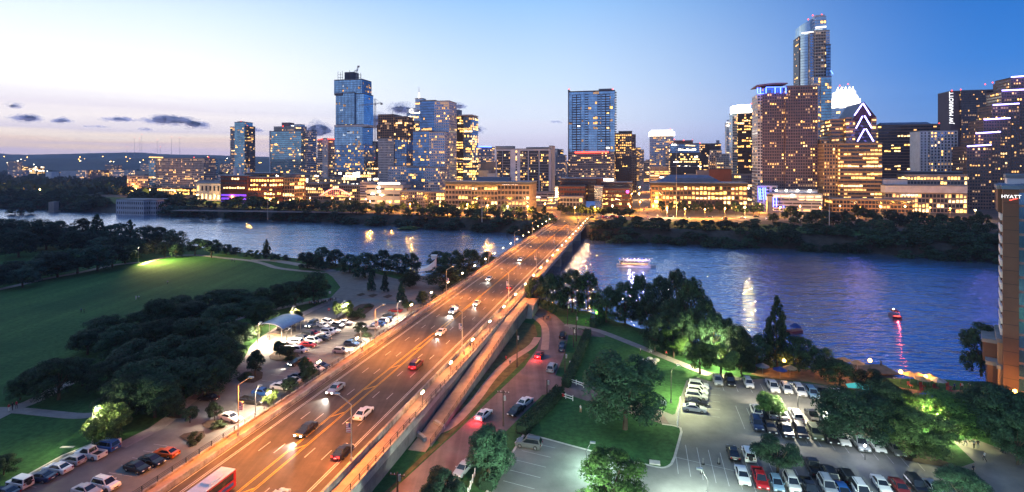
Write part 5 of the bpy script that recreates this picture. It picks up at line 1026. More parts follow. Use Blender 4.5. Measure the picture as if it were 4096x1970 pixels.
for i, (x, y, w_, Y) in enumerate(((30,690,60,1900),(420,668,50,2300),(640,672,60,2400),(860,700,70,1100),(880,662,60,2600),(1010,694,60,1150),(700,690,60,1300),(30,655,40,2800),(560,664,50,2800))):
    b = Bld('distant_building', ('low pale distant building with small lights far behind the towers, '+ordn(i)+' of the scatter'), x, Y, group='scattered distant buildings'); b.box(x, x+w_, y-8 if Y > 1200 else y, st='far', wall=('pale','stone','cream')[i % 3], p=.35); b.done()
b = Bld('pumphouse', 'old pale concrete waterworks building standing in the river edge', 466, 597, z0=WZ); b.box(466, 575, 802, st='white', wall='pale', fh=6, bay=3.6, fx=.45, fz=.5, p=0, slab=.25, pil=.35); b.box(575, 588, 806, Y=600, dep=14, st='blank', wall='grey'); b.box(588, 622, 803, st='white', wall='pale', fh=6, bay=3.2, fx=.45, fz=.5, p=0, slab=.25, pil=.35); b.done()
b = Bld('residential_tower', 'slim octagonal glass tower standing alone left of the broad glass tower', 921, 1100); b.box(938, 978, 490, st='teal', dep=24, slab=.2); b.box(921, 939, 509, Y=1104, st='condo', dep=16); b.box(977, 999, 507, Y=1103, st='condo', dep=16, wall='brown'); b.box(950, 968, 486, Y=1104, st='blank', wall='grey', dep=8, roof=None); red_tip(b, (960, 484, 1100), (985, 503, 1100)); b.done()
for i, (x, w_) in enumerate(((941, 13), (963, 10), (994, 9))):
    P, w = frontage(x, x+w_, 800); z1 = ZT(674, 800); r = thing('smokestack', f'plain white round stack behind the library, {ordn(i)} of three', 'smokestack', (P.x, P.y, CZ), 'three white stacks'); mb = MB(); mb.tube((0,0,-3), (0,0,z1-CZ), w*.5, w*.46, 'wall_white', 14); mb.build('shaft', r); mb = MB(); mb.tube((0,0,z1-CZ), (0,0,z1-CZ+.8), w*.5, w*.5, 'wall_pale', 14); mb.build('rim', r)
b = Bld('library', 'wide low library with violet lit lower floors and blue roof', 882, 640); b.box(882, 990, 705, st='block', wall='rust', slab=.5, pil=0, fz=.45, p=.4, yb=760, roof='roof_blue'); b.box(884, 990, 760, Y=644, st='blank', wall='purple', roof=None)
b.box(990, 1100, 712, Y=634, st='block', wall='rust', slab=.6, pil=0, fz=.5, p=.75); b.box(985, 1085, 696, Y=655, st='hot', wall='tan', roof='roof_blue', p=.4); b.box(1100, 1178, 712, Y=642, st='shop', wall='tan', roof='roof_dark', p=.35); b.box(1060, 1160, 700, Y=668, st='blank', wall='stone', roof='roof_blue')
for k in range(3): P, w = frontage(886, 988, 643.5); b.prop('violet_band', P+Vector((0, 0, CZ+1+k*4.1))-D*.25, U, w-1, .2, 2.1, 'glow_purple')
P, w = frontage(986, 1086, 655); b.prop('canopy_roof', P+Vector((0, 0, ZT(694, 650)))-D*3-U*2, U, w+6, 26, .7, 'roof_blue'); b.done()
b = Bld('museum', 'low pale stone hall with glowing tall windows left of the library', 785, 700); b.box(785, 882, 736, st='hot', wall='cream', fh=9, bay=6, fx=.45, fz=.6); b.box(790, 878, 727, Y=712, st='blank', wall='pale', dep=12); b.done()
b = Bld('condo_tower', 'broad glass condominium tower with white fin on its stepped roof', 1077, 950); b.box(1079, 1205, 526, st='teal', dep=30, slab=.4, p=.18, lit='w'); b.box(1077, 1081, 524, Y=949, dep=2, st='blank', wall='white', roof=None); b.box(1203, 1215, 527, Y=947, dep=30, st='blank', wall='white'); b.box(1215, 1232, 524, Y=945, dep=26, st='condo', wall='white', slab=.2)
b.box(1095, 1205, 508, Y=958, dep=16, st='condo', wall='cream'); b.box(1127, 1157, 493, Y=960, dep=14, st='blank', wall='brick'); b.box(1160, 1203, 500, Y=956, dep=12, st='sky'); b.box(1184, 1190, 497, Y=952, yb=528, dep=14, st='blank', wall='white', roof=None); red_tip(b, (1128, 505, 950), (1196, 524, 950)); b.done()
b = Bld('residential_tower', 'narrow beige tower with red lit crown left of the stacked glass tower', 1269, 900); b.box(1269, 1290, 562, st='condo', dep=20, p=.4); b.box(1290, 1311, 555, Y=897, dep=20, st='white', wall='frame', fx=.15, bay=4, p=.3); b.box(1311, 1344, 563, Y=899, dep=22, st='apt', fx=.7, p=.42); b.box(1272, 1345, 557, Y=906, dep=14, st='blank', wall='brick', yb=566, roof=None); b.strip(1272, 560, 1290, 556, 896, .6, 'glow_red', 'crown_light'); b.strip(1312, 556, 1342, 557, 896, .9, 'glow_red', 'crown_light'); b.done()
b = Bld('stacked_tower', 'tallest left tower of shifted glass blocks topped by a bare core and crane', 1338, 850)
b.box(1341, 1456, 581, st='deep', p=.32, dep=34, slab=.1); b.box(1338, 1450, 506, st='curtain', yb=582, dep=34, p=.06, slab=.4, pil=.1); b.box(1344, 1418, 373, Y=849, st='curtain', yb=498, dep=32, p=.05, pil=.4); b.box(1412, 1456, 376, Y=845, st='curtain', yb=499, dep=30, p=.02, bay=5); b.box(1337, 1448, 320, Y=852, st='curtain', yb=376, dep=30, p=.08, pil=.3, slab=.3); b.box(1345, 1452, 497, Y=851, st='rawgrey', yb=507, dep=28, p=.4, lit='h', roof=None)
b.box(1337, 1468, 500, Y=846, st='blank', wall='frame', yb=508, dep=34, roof=None, part='projecting_slab'); b.box(1338, 1368, 374, Y=848, st='rawgrey', yb=382, dep=20, roof=None); b.box(1378, 1415, 289, Y=860, st='blank', wall='slate', yb=322, dep=16, roof=None, part='core'); b.box(1382, 1396, 326, Y=850.5, yb=371, dep=3, st='blank', wall='dark', roof=None, part='recess')
for x, y in ((1352, 287), (1362, 290), (1370, 284), (1398, 282), (1418, 284), (1443, 292), (1444, 297)):
    mb = MB(); a = at(x, 322, 850); mb.tube(a, at(x, y, 850), .35, .3, 'dark_steel', 5); mb.build('steel_column', b.root)
mb = MB()
for y in (300, 311): mb.tube(at(1352, y, 850), at(1372, y, 850), .25, .25, 'dark_steel', 5); mb.tube(at(1418, y, 850), at(1443, y, 850), .25, .25, 'dark_steel', 5)
mb.build('steel_beam', b.root)
b.box(1338, 1492, 686, Y=838, st='rawgrey', dep=30, p=.5, lit='h', fh=4.5); red_tip(b, (1434, 421, 846)); b.done()
def crane(label, mx, yb, yt, jib, cj, Y, luff=False):
    r = thing('tower_crane', label, 'crane', at(mx, yb, Y), world=True)
    def lat(a, c, w):
        mb = MB(); n = max(3, int((c-a).length/w/1.3)); d = (c-a).normalized(); x = D if abs(d.z) < .9 else U; y = d.cross(x).normalized()
        for sx, sy in ((-1,-1),(1,-1),(1,1),(-1,1)): mb.tube(a+x*sx*w/2+y*sy*w/2, c+x*sx*w/2+y*sy*w/2, .16, .16, 'steel', 4)
        for i in range(n):
            f, g = a.lerp(c, i/n), a.lerp(c, (i+1)/n); sgn = 1 if i % 2 else -1
            for q in (-1, 1): mb.tube(f+y*q*w/2+x*sgn*w/2, g+y*q*w/2-x*sgn*w/2, .10, .10, 'steel', 4); mb.tube(f+x*q*w/2+y*sgn*w/2, g+x*q*w/2-y*sgn*w/2, .10, .10, 'steel', 4)
        return mb
    lat(at(mx, yb, Y), at(mx, yt, Y), 2.2).build('mast', r); lat(at(*jib[0], Y), at(*jib[1], Y), 1.5).build('jib', r); lat(at(*cj[0], Y), at(*cj[1], Y), 1.5).build('counter_jib', r)
    mb = MB(); c = at(*cj[1], Y); mb.box(c-Vector((0,0,1.2)), 3, 2, 2.6, 'concrete'); mb.build('counterweight', r); mb = MB(); c = at(mx+2, jib[0][1]+3 if not luff else yt, Y); mb.box(c, 1.8, 1.8, 2.2, 'white_paint'); mb.build('cab', r)
    if not luff: mb = MB(); mb.tube(at(mx, yt, Y), at(jib[1][0]*.6+mx*.4, jib[1][1]*.6+jib[0][1]*.4, Y), .12, .12, 'steel', 4); mb.tube(at(mx, yt, Y), at(*cj[1], Y), .12, .12, 'steel', 4); mb.build('tie_rod', r)
    return r
crane('tall lattice tower crane with long level jib right of the stacked tower', 1500, 640, 395, ((1500,416),(1434,423)), ((1500,416),(1526,413)), 800)
crane('small luffing crane on top of the stacked tower', 1428, 318, 280, ((1428,284),(1418,268+16)), ((1428,280),(1434,264)), 846, True)
b = Bld('office_tower', 'nearly black narrow glass tower behind the unfinished beige tower', 1490, 880); b.box(1490, 1512, 568, st='darkglass', dep=20, p=.1); b.box(1490, 1530, 650, Y=868, st='darkoff', dep=18, p=.12); red_tip(b, (1494, 632, 876)); b.done()
b = Bld('apartment_building', 'small yellow lit block squeezed at the foot of the tower crane', 1458, 950); b.box(1458, 1492, 640, st='officelit', dep=16); b.box(1460, 1500, 665, Y=940, st='apt', dep=10, p=.5); b.done()
b = Bld('office_building', 'brownish low block between the broad glass tower and the red crowned tower', 1232, 1000); b.box(1232, 1272, 658, st='officelit', wall='brown', p=.5); b.box(1170, 1240, 698, Y=800, st='hot', wall='stone', p=.7); b.box(1262, 1335, 716, Y=780, st='hot', wall='stone', p=.5); b.done()
b = Bld('unfinished_tower', 'unfinished beige concrete tower with open floors at its ragged top', 1510, 800); b.box(1513, 1574, 460, st='raw', dep=28, yb=556, p=.25); b.box(1508, 1576, 498, Y=803, st='raw', dep=24, p=.2, yb=560, roof=None); b.box(1574, 1626, 468, Y=797, st='raw', dep=26, p=.25, yb=560); b.box(1513, 1574, 555, st='grid', wall='frame', dep=28, fx=.45, p=.10, bay=2.6); b.box(1574, 1626, 557, Y=797, st='deep', dep=26, p=.3, pil=.3); b.strip(1571, 445, 1571, 462, 800, .3, 'dark_steel', 'mast'); b.done()
b = Bld('office_tower', 'bright white lit glass tower with round letter sign behind the blue tower', 1626, 870); b.box(1626, 1680, 435, st='sky', dep=30, p=.45, lit='h', slab=.2); b.box(1626, 1676, 436, Y=868, yb=452, dep=3, st='blank', wall='white', roof=None); text(b, 'G', 11, at(1645, 446, 864), FR, 'sign_white', b.root, 'letter_sign'); b.done()
b = Bld('stepped_tower', 'tall blue glass tower with white framed side and descending blocks', 1625, 720)
b.box(1679, 1741, 404, st='deep', dep=26, p=.03, slab=.1, wall='slate'); b.box(1739, 1796, 406, Y=715, st='framed', dep=30); b.box(1652, 1720, 526, Y=708, st='deep', dep=22, p=.12); b.box(1718, 1778, 530, Y=702, st='framed', dep=24); b.box(1625, 1701, 670, Y=690, st='deep', dep=24, p=.3); b.box(1699, 1759, 672, Y=684, st='framed', dep=26, p=.32); b.box(1661, 1690, 396, Y=735, st='sky', dep=12, yb=440, p=.1); b.box(1553, 1660, 666, Y=715, st='framed', dep=18, p=.3, roof='roof_grey')
mb = MB(); mb.tube(at(1676, 396, 735), at(1676, 372, 735), 1.6, .9, 'glow_soft', 8); mb.tube(at(1676, 372, 735), at(1676, 348, 735), .5, .2, 'white_paint', 6); mb.build('spire', b.root); b.done()
b = Bld('office_tower', 'dark glass tower with gold lit floors and overhanging roof slab', 1796, 760); b.box(1798, 1852, 465, st='darkoff', dep=26, p=.62, lit='y'); b.box(1850, 1889, 468, Y=756, st='deep', dep=28, p=.55, lit='y'); b.box(1800, 1835, 442, Y=768, st='blank', wall='grey', dep=14); b.box(1833, 1888, 459, Y=754, yb=463, st='blank', wall='frame', dep=30, roof=None, part='roof_slab'); b.box(1798, 1852, 645, Y=758.5, yb=650, st='blank', dep=1.4, roof=None, wall='white', part='lit_floor'); b.done()
b = Bld('pavilion_building', 'low cream pavilion with glaring cone downlights under its flat roof', 1466, 640); b.box(1466, 1612, 742, st='white', wall='cream', dep=24, fh=7, bay=12, fx=.9, fz=.3, p=.4, lit='h'); b.box(1512, 1600, 731, Y=650, st='blank', wall='white', dep=16)
for x, y in ((1490, 776), (1516, 766), (1552, 778), (1584, 768), (1515, 750), (1585, 750), (1608, 762)): mb = MB(); mb.tube(at(x, y-4, 636), at(x, y+3, 636), .8, 2.2, 'glow_white', 8); mb.build('downlight', b.root)
P, w = frontage(1512, 1600, 649); b.prop('lit_band', P+Vector((0, 0, ZT(740, 649)))-D*.3, U, w, .25, 2.6, 'glow_white'); b.done()
b = Bld('stone_building', 'dark stone low building with small windows right of the cream pavilion', 1600, 600); b.box(1600, 1700, 766, st='grid', wall='grey', dep=18, p=.15); b.box(1440, 1500, 730, Y=660, st='garage', dep=14, p=.1); b.done()
r = thing('arch_bridge', 'small pink lit arch footbridge among the street lights', 'bridge', at(1340, 786, 640), world=True)
for oy in (0, 9):
    mb = MB(); pr = None
    for i in range(15):
        f = i/14; q = at(1282+120*f, 783-27*math.sin(math.pi*f), 640+oy-f*6)
        if pr: mb.tube(pr, q, .8, .8, 'glow_pink', 6)
        pr = q
    mb.build('arch', r)
mb = MB(); mb.obox(at(1275, 786, 640), U, D, 39, 9, 1.2, 'concrete'); mb.build('deck', r)
mb = MB()
for i in range(1, 14): f = i/14; mb.tube(at(1282+120*f, 783-27*math.sin(math.pi*f), 640-f*6), at(1282+120*f, 784, 640-f*6), .15, .15, 'glow_pink', 4)
mb.build('hanger', r)
# --- middle
b = Bld('office_block', 'brown stone office block with tall glass bays and blue roof house, left of the bridge', 1782, 560)
b.box(1782, 1885, 738, st='block', dep=34, p=.3, slab=.1, bay=4.4); b.box(1885, 1990, 742, Y=556, st='block', dep=30, p=.5); b.box(1990, 2118, 738, Y=550, st='block', dep=34, p=.3, bay=4.4); b.box(1778, 2122, 730, Y=556, yb=738, st='blank', wall='slate', dep=34, roof='roof_blue'); b.box(1905, 2033, 713, Y=572, yb=734, st='blank', wall='lead', dep=14, roof='roof_blue'); text(b, 'SILICON LABS', 2.6, at(2040, 737, 541), FR, 'sign_white', b.root, 'letter_sign'); b.done()
b = Bld('apartment_tower', 'distant block with thin blue roof line right of the dark glass tower', 1887, 1000); b.box(1890, 1966, 590, st='apt_cream', dep=24, fx=.7, p=.45, wall='pale'); b.strip(1888, 587, 1966, 588, 1000, .9, 'neon_blue'); b.done()
b = Bld('parking_house', 'plain beige concrete blocks left of the white striped apartments', 1913, 790); b.box(1922, 1982, 652, st='blank', wall='stone', dep=18); b.box(1913, 1955, 682, Y=775, st='blank', wall='cream', dep=14); b.box(1950, 1984, 694, Y=770, st='blank', wall='white', dep=14); b.strip(1978, 675, 2000, 676, 770, .8, 'lit_gold', 'roof_light'); b.done()
b = Bld('apartment_building', 'white and dark striped apartment slab with balcony columns', 1982, 680); b.box(1984, 2198, 598, st='blank', wall='white', dep=24, roof='roof_grey')
P, w = frontage(1984, 2198, 679.9); hb = ZT(598, 680)-CZ
for f0, f1 in ((.02, .12), (.13, .27), (.46, .60), (.62, .80), (.82, .985)): 
    q = P+U*w*f0; q.z = CZ; b.prop('balcony_bay', q-D*.3, U, w*(f1-f0), .35, hb-2, 'wall_dark'); b.face(q-D*.32+Vector((0, 0, 0)), U, w*(f1-f0), hb-2, ('pale', 'glass_dark', 3.3, 2.4, .72, .62, .38, 'w', .5, 0))
q = P+U*w*.36; q.z = CZ; b.face(q-D*.05, U, w*.05, hb-1, ('white','glass_dark',3.3,3,.5,.7,.7,'y',0,0))
b.box(2196, 2209, 586, Y=676, dep=22, st='blank', wall='cream'); b.box(1982, 2052, 588, Y=690, dep=12, st='blank', wall='beige'); b.box(2105, 2200, 592, Y=690, dep=12, st='blank', wall='beige'); b.box(2040, 2215, 770, Y=640, dep=14, st='garage', p=.5); b.done()
b = Bld('apartment_building', 'small distant white and black blocks right of the striped apartments', 2209, 1500); b.box(2209, 2232, 597, st='white', dep=20); b.box(2230, 2250, 599, Y=1490, st='darkoff', dep=20); b.box(2224, 2262, 622, Y=1400, st='far', wall='grey'); b.done()
b = Bld('apartment_tower', 'broad blue glass slab tower with red lit line above grey garage floors', 2272, 760)
P, w, z1 = b.box(2272, 2459, 366, st='curtain', dep=30, yb=608, p=.07, lit='w', slab=0, bay=3.4, roof='roof_dark')
hb = z1-ZT(608, 750)
for f0, f1, m_ in ((.0,.09,0), (.09,.28,1), (.36,.44,1), (.635,.70,1), (.72,.90,1)):
    if m_: b.prop('balcony_bay', P+U*w*f0-D*.12, U, w*(f1-f0), .13, hb-4, 'wall_slate'); b.face(P+U*w*f0-D*.15, U, w*(f1-f0), hb-4, ('slate','glass_blue',3.5,max(4.4, w*(f1-f0)/2),.8,.58,.10,'h',.35,0))
b.box(2272, 2275, 362, Y=759, dep=30, st='blank', wall='slate'); b.box(2446, 2459, 364, Y=756, yb=608, dep=28, st='blank', wall='slate', roof=None)
b.box(2274, 2456, 608, st='garage', wall='grey', dep=28, p=.42, bay=3, fx=.8, lit='w', roof=None); b.strip(2300, 611, 2434, 609, 760, 1.1, 'glow_red', 'red_light_line', out=1); P2 = at(2459, 366, 752)
for k in range(24): q = Vector((P2.x, P2.y, ZT(372+k*9.8, 752))); mb = b.mbx('balcony'); mb.obox(q, U, D, 2.4, 6, 1.0, 'wall_slate')
b.box(2395, 2446, 358, Y=772, yb=368, dep=10, st='blank', wall='grey'); red_tip(b, (2276, 356, 760), (2450, 356, 755)); b.done()
b = Bld('city_hall', 'low dark copper civic building of angular terraces with glass plaza roof beside the bridge head', 2233, 590)
b.box(2240, 2385, 716, st='civic', wall='purple', p=.05, dep=30, roof='roof_blue'); b.box(2385, 2412, 716, Y=586, st='blank', wall='orange', dep=24, roof='roof_blue'); b.box(2412, 2462, 722, Y=595, st='blank', wall='tan', dep=16); b.box(2233, 2340, 748, Y=568, st='civic', wall='rust', p=.12, dep=22, roof='roof_dark', slab=.6); b.box(2405, 2528, 732, Y=578, st='civic', wall='purple', p=.10, dep=26, roof='roof_grey'); b.box(2400, 2520, 756, Y=560, st='civic', wall='rust', p=.16, dep=16, roof='roof_dark', slab=.6); b.box(2378, 2410, 748, Y=556, st='sky', dep=16, p=.05, bay=2, fh=2.4); b.box(2240, 2330, 790, Y=548, st='shop', wall='grey', dep=12, p=.12)
P, w = frontage(2312, 2400, 540); mb = b.mbx('glass_plaza_roof'); mb.prism([P+Vector((0,0,CZ+4)), P+U*w+Vector((0,0,CZ+4)), P+U*w+D*14+Vector((0,0,CZ+9)), P+D*14+Vector((0,0,CZ+9))], (0,0,.3), 'glass_sky')
b.box(2410, 2455, 716, Y=594, yb=726, dep=4, st='blank', wall='cream', roof=None); P, w = frontage(2410, 2455, 593); b.prop('lit_band', P+Vector((0,0,ZT(724, 593))), U, w, .3, 2.4, 'lit_bright')
mb = MB(); mb.ball(at(2510, 768, 552), 1.6, 'glow_magenta', 8, 6); mb.build('round_light', b.root); b.done()
b = Bld('office_tower', 'golden lit brown tower just right of the broad blue slab', 2456, 850); b.box(2456, 2526, 535, st='officelit', dep=30, p=.85, lit='g'); b.box(2524, 2542, 540, Y=846, st='brown', dep=30, p=.3); b.box(2474, 2528, 527, Y=862, st='blank', wall='dark', dep=12); b.box(2462, 2524, 625, Y=820, st='brick', wall='purple', dep=24, p=.12); b.box(2524, 2546, 628, Y=826, st='grid', wall='brown', dep=40, p=.1); b.done()
for i, (x0, x1, yt, Y, st) in enumerate(((2541,2562,592,1500,'officelit'),(2558,2576,600,1450,'grid'),(2582,2598,640,1900,'far'),(2560,2600,646,2600,'far'),(2575,2597,652,1300,'shop'))):
    b = Bld('street_building', 'small lit building far down the red lit street canyon, '+ordn(i)+' from the left', x0, Y, group='buildings down the street canyon'); b.box(x0, x1, yt, st=st, dep=60, p=.6); b.done()
b = Bld('office_tower', 'tower with white roof crown, floodlight put in as glow, right of the street canyon', 2597, 950); b.box(2600, 2694, 548, st='condo', wall='pale', dep=34, p=.28, slab=.9, glass='glass_deep'); b.box(2597, 2698, 526, Y=944, yb=545, st='blank', wall='white', dep=34, roof=None); b.box(2600, 2694, 668, Y=930, st='garage', dep=24, p=.6)
P, w = frontage(2596, 2699, 943); b.prop('floodlit_glow_crown', P+Vector((0,0,ZT(544, 935)))-D*.6, U, w, 36, 6.5, 'glow_white'); P, w = frontage(2604, 2692, 950); b.prop('floodlit_glow_crown', P+Vector((0,0,ZT(530, 943))), U, w, 26, 4.5, 'glow_soft'); red_tip(b, (2682, 518, 945)); b.done()  # crown walls are floodlit; that light is put in as surface glow
b = Bld('office_building', 'dark glass office box with lit middle floors and red roof beacons', 2677, 850); b.box(2680, 2712, 576, st='darkglass', dep=26, p=.15, yb=616); b.box(2712, 2798, 576, Y=846, st='darkglass', dep=30, p=.12, yb=612); b.box(2680, 2805, 612, Y=844, st='darkoff', dep=28, p=.75, lit='h', roof=None); b.box(2696, 2772, 564, Y=862, st='blank', wall='brown', dep=14); b.box(2683, 2798, 668, Y=838, st='darkoff', dep=20, p=.15); b.strip(2688, 580, 2706, 581, 848, .8, 'bulb_white', 'roof_sign'); b.strip(2742, 582, 2780, 584, 842, .7, 'lit_white', 'roof_sign'); red_tip(b, (2682,574,848),(2698,558,855),(2735,562,855),(2770,562,855),(2800,573,842)); b.done()
b = Bld('office_building', 'long dark ribbed office block behind the red beacon glass box', 2800, 1000); b.box(2803, 2884, 576, st='darkoff', dep=30, p=.22); b.box(2866, 2878, 562, Y=1010, st='blank', wall='grey', dep=6, roof=None); b.done()
b = Bld('hotel_building', 'beige stepped old hotel block with small windows', 2839, 900); b.box(2845, 2887, 602, st='apt', dep=20, p=.25); b.box(2839, 2890, 622, Y=894, st='apt', dep=20, p=.3); b.done()
b = Bld('hotel_building', 'paler stepped block right of the beige stepped hotel', 2870, 880); b.box(2880, 2926, 618, st='apt_cream', dep=18, p=.3); b.box(2868, 2928, 632, Y=872, st='apt_cream', dep=20, p=.35); b.box(2920, 2930, 640, Y=860, st='blank', wall='grey', dep=10); b.done()
b = Bld('brick_building', 'low orange brick warehouse with one lit window column', 2829, 700); b.box(2838, 2926, 678, st='blank', wall='orange', dep=22, roof='roof_dark'); b.box(2788, 2842, 684, Y=708, st='blank', wall='stone', dep=14); P, w = frontage(2884, 2904, 699.8); P.z = CZ; b.face(P, U, w, 22, ('orange','glass_dark',4,9,.9,.55,.8,'y',0,0)); b.done()
b = Bld('office_tower', 'slender white tower peeking left of the white crowned glass tower', 2904, 1100); b.box(2906, 2930, 492, st='white', dep=20, p=.25, wall='white'); b.box(2911, 2930, 482, Y=1106, st='blank', wall='white', dep=14); b.strip(2905, 490, 2930, 491, 1098, 1.0, 'glow_soft', 'crown_light'); b.strip(2905, 503, 2930, 504, 1098, .8, 'lit_bright', 'crown_light'); b.done()
b = Bld('office_tower', 'dark glass tower with solid white crown, floodlight put in as glow', 2928, 720); b.box(2930, 2951, 452, st='teal', dep=26, p=.10, slab=0); b.box(2951, 3002, 452, Y=716, st='darkoff', dep=28, p=.48, lit='y'); b.box(3002, 3032, 452, Y=710, st='darkoff', dep=28, p=.32, lit='y')
for x0, x1, yt in ((2930,2951,424),(2951,3001,419),(3001,3032,436)): P, w = frontage(x0, x1, 715); z = ZT(452, 712); b.prop('floodlit_glow_crown', P+Vector((0,0,z)), U, w, 18, ZT(yt, 712)-z, 'glow_white')  # floodlight on this crown is put into the material as emission
b.box(2928, 3034, 700, Y=700, st='darkglass', dep=20, p=.3, wall='grey'); red_tip(b, (3008, 415, 715)); b.done()
b = Bld('office_block', 'yellow lit five storey office block with blue hipped roof, right of the street canyon', 2600, 575)
b.box(2606, 2735, 744, st='block', wall='brown', dep=40, p=1.9, lit='y', pil=.7, fz=.62); b.box(2735, 2860, 742, Y=566, st='block', wall='brown', dep=36, p=1.7, fz=.62, lit='y', pil=.7); b.box(2860, 2988, 742, Y=560, st='block', wall='brown', dep=34, p=1.0, fz=.62, lit='y', pil=.7); b.box(2600, 2992, 734, Y=568, yb=744, st='blank', wall='dark', dep=36, roof='roof_blue'); b.box(2706, 2855, 716, Y=578, yb=736, st='blank', wall='lead', dep=18, roof='roof_blue')
P, w = frontage(2612, 2900, 584); z = ZT(734, 580); q = P+Vector((0,0,z)); mb = b.mbx('hipped_roof'); top = [q+U*18+D*9+Vector((0,0,9)), q+U*(w-16)+D*9+Vector((0,0,9))]
base4 = [q, q+U*w, q+U*w+D*20, q+D*20]; mb.face([base4[0], base4[1], top[1], top[0]], 'roof_blue'); mb.face([base4[1], base4[2], top[1]], 'roof_blue'); mb.face([base4[2], base4[3], top[0], top[1]], 'roof_blue'); mb.face([base4[3], base4[0], top[0]], 'roof_blue')
text(b, 'SILICON LABS', 2.4, at(2645, 740, 573), FR, 'sign_white', b.root, 'letter_sign'); b.done()
# --- right
b = Bld('residential_tower', 'broad brown brick apartment tower with curved blue lit crown', 3028, 590); b.x0 = 3050
b.box(3050, 3145, 372, st='brick', dep=34, bay=3.0, fx=.62, roof=None); b.box(3143, 3270, 345, Y=581, st='brick', dep=30, bay=3.0, fx=.62); b.box(3030, 3052, 378, Y=592, st='white', wall='frame', dep=30, fx=.7, p=.2, slab=.4, roof=None); b.box(3046, 3146, 352, Y=592, yb=374, st='deep', dep=26, p=.1, roof=None)
mb = b.mbx('curved_roof'); n = 10; P, w = frontage(3026, 3150, 590); z = ZT(346, 586)
for i in range(n):
    f0, f1 = i/n, (i+1)/n; h0, h1 = 2.6*math.sin(math.pi*(.12+.55*f0)), 2.6*math.sin(math.pi*(.12+.55*f1))
    a0 = P+U*w*f0-D*1.5+Vector((0,0,z+h0)); a1 = P+U*w*f1-D*1.5+Vector((0,0,z+h1)); mb.prism([a0, a1, a1+D*34, a0+D*34][::-1], (0,0,.9), 'wall_brick')
for x in (3030, 3041, 3064, 3100, 3122, 3143): b.strip(x, 352, x, 374, 586, .55, 'neon_blue')
b.strip(3064, 350, 3143, 349, 586, .35, 'neon_blue'); b.strip(3030, 376, 3056, 375, 586, .35, 'neon_blue')
b.box(3030, 3110, 745, Y=575, st='white', wall='white', dep=14, bay=6, fx=.6, p=.3)
for x in (3034, 3040, 3050, 3060): b.strip(x, 752, x+4, 800, 570, .5, 'neon_blue')
b.done()
b = Bld('parking_garage', 'white open parking deck with bright lamps at the foot of the brown brick tower', 3090, 545); b.box(3092, 3290, 778, st='garage', wall='white', dep=26, p=1.2, lit='h', yb=840); b.box(3095, 3285, 806, Y=541, st='garage', wall='pale', dep=22, p=.5); b.box(3110, 3270, 762, Y=556, st='blank', wall='white', dep=16, yb=780)
for x in (3105, 3145, 3190, 3240): mb = MB(); mb.ball(at(x, 763, 548), 1.0, 'beam', 8, 5); mb.build('roof_lamp', b.root)
for x, y in ((3170,783),(3212,785)): mb = MB(); mb.ball(at(x, y, 540), 1.0, 'beam', 8, 5); mb.build('deck_lamp', b.root)
for x in (3093, 3105): b.strip(x, 790, x, 828, 538, .5, 'neon_blue')
for x in (3135, 3182, 3228): mb = MB(); mb.ball(at(x, 828, 538), .7, 'neon_blue', 6, 4); mb.build('blue_lamp', b.root)
b.done()
b = Bld('stone_tower', 'dark square stone campanile standing by the street below the parking deck', 3068, 510); b.box(3070, 3092, 786, st='blank', wall='grey', dep=5, roof='roof_dark'); b.box(3072, 3090, 780, Y=511, st='grid', wall='brown', dep=4, fh=4, p=0, yb=796); b.done()
b = Bld('glass_skyscraper', 'tallest round cornered glass skyscraper with slanted glowing crown', 3194, 680); z1 = ZT(134, 680)
def rounded(s, xL, xR, yt, yb, Y, dep, m, part, n=8, slant=0, seg=None):
    P, w = frontage(xL, xR, Y); z0_ = s.z0-3 if yb is None else ZT(yb, Y); z1_ = ZT(yt, Y); pts = [P+U*w+D*dep, P+D*dep]
    for i in range(n+1):
        th = math.pi/2*i/n; rr = min(w*.62, dep*.9); pts.append(P+U*(rr-rr*math.cos(th))+D*(rr-rr*math.sin(th)))
    pts.append(P+U*w); mb = s.mbx(part)
    pts = pts[::-1]; i0 = len(mb.v); k = mb.mi(m); N_ = len(pts)
    for q in pts: mb.v.append((q.x, q.y, z0_))
    for q in pts: f = min(1, max(0, (q-P).dot(U)/w)); mb.v.append((q.x, q.y, z1_+slant*f))
    for j in range(N_): mb.f.append((i0+(j+1) % N_, i0+j, i0+N_+j, i0+N_+(j+1) % N_)); mb.m.append(k)
    mb.f.append(tuple(i0+N_+j for j in range(N_))[::-1]); mb.m.append(k); return pts
pts = rounded(b, 3204, 3250, 128, None, 684, 30, 'glass_sky', 'glass_curve')
zz_ = CZ+6
mb = b.mbx('floor_line')
while zz_ < ZT(136, 684):
    for q0, q1 in zip(pts[:-2], pts[1:-1]): mb.tube(Vector((q0.x, q0.y, zz_)), Vector((q1.x, q1.y, zz_)), .22, .22, 'wall_slate', 4)
    zz_ += 3.6
b.box(3240, 3262, 134, Y=676, st='framed', dep=30, p=.08, wall='pale'); b.box(3261, 3306, 124, Y=672, yb=320, st='officelit', wall='cream', dep=30, p=.14, fx=.8, slab=1.3, glass='roof_dark', lit='c'); b.box(3304, 3318, 124, Y=668, yb=190, st='framed', dep=28, p=.1, wall='white'); b.box(3304, 3323, 180, Y=667, st='darkglass', dep=28, p=.12); b.box(3196, 3206, 148, Y=690, st='condo', dep=26, wall='slate', p=.1)
b.box(3255, 3325, 308, Y=664, st='framed', dep=24, p=.25, wall='frame', slab=.2); b.box(3284, 3326, 308, Y=660, st='teal', dep=20, p=.2)
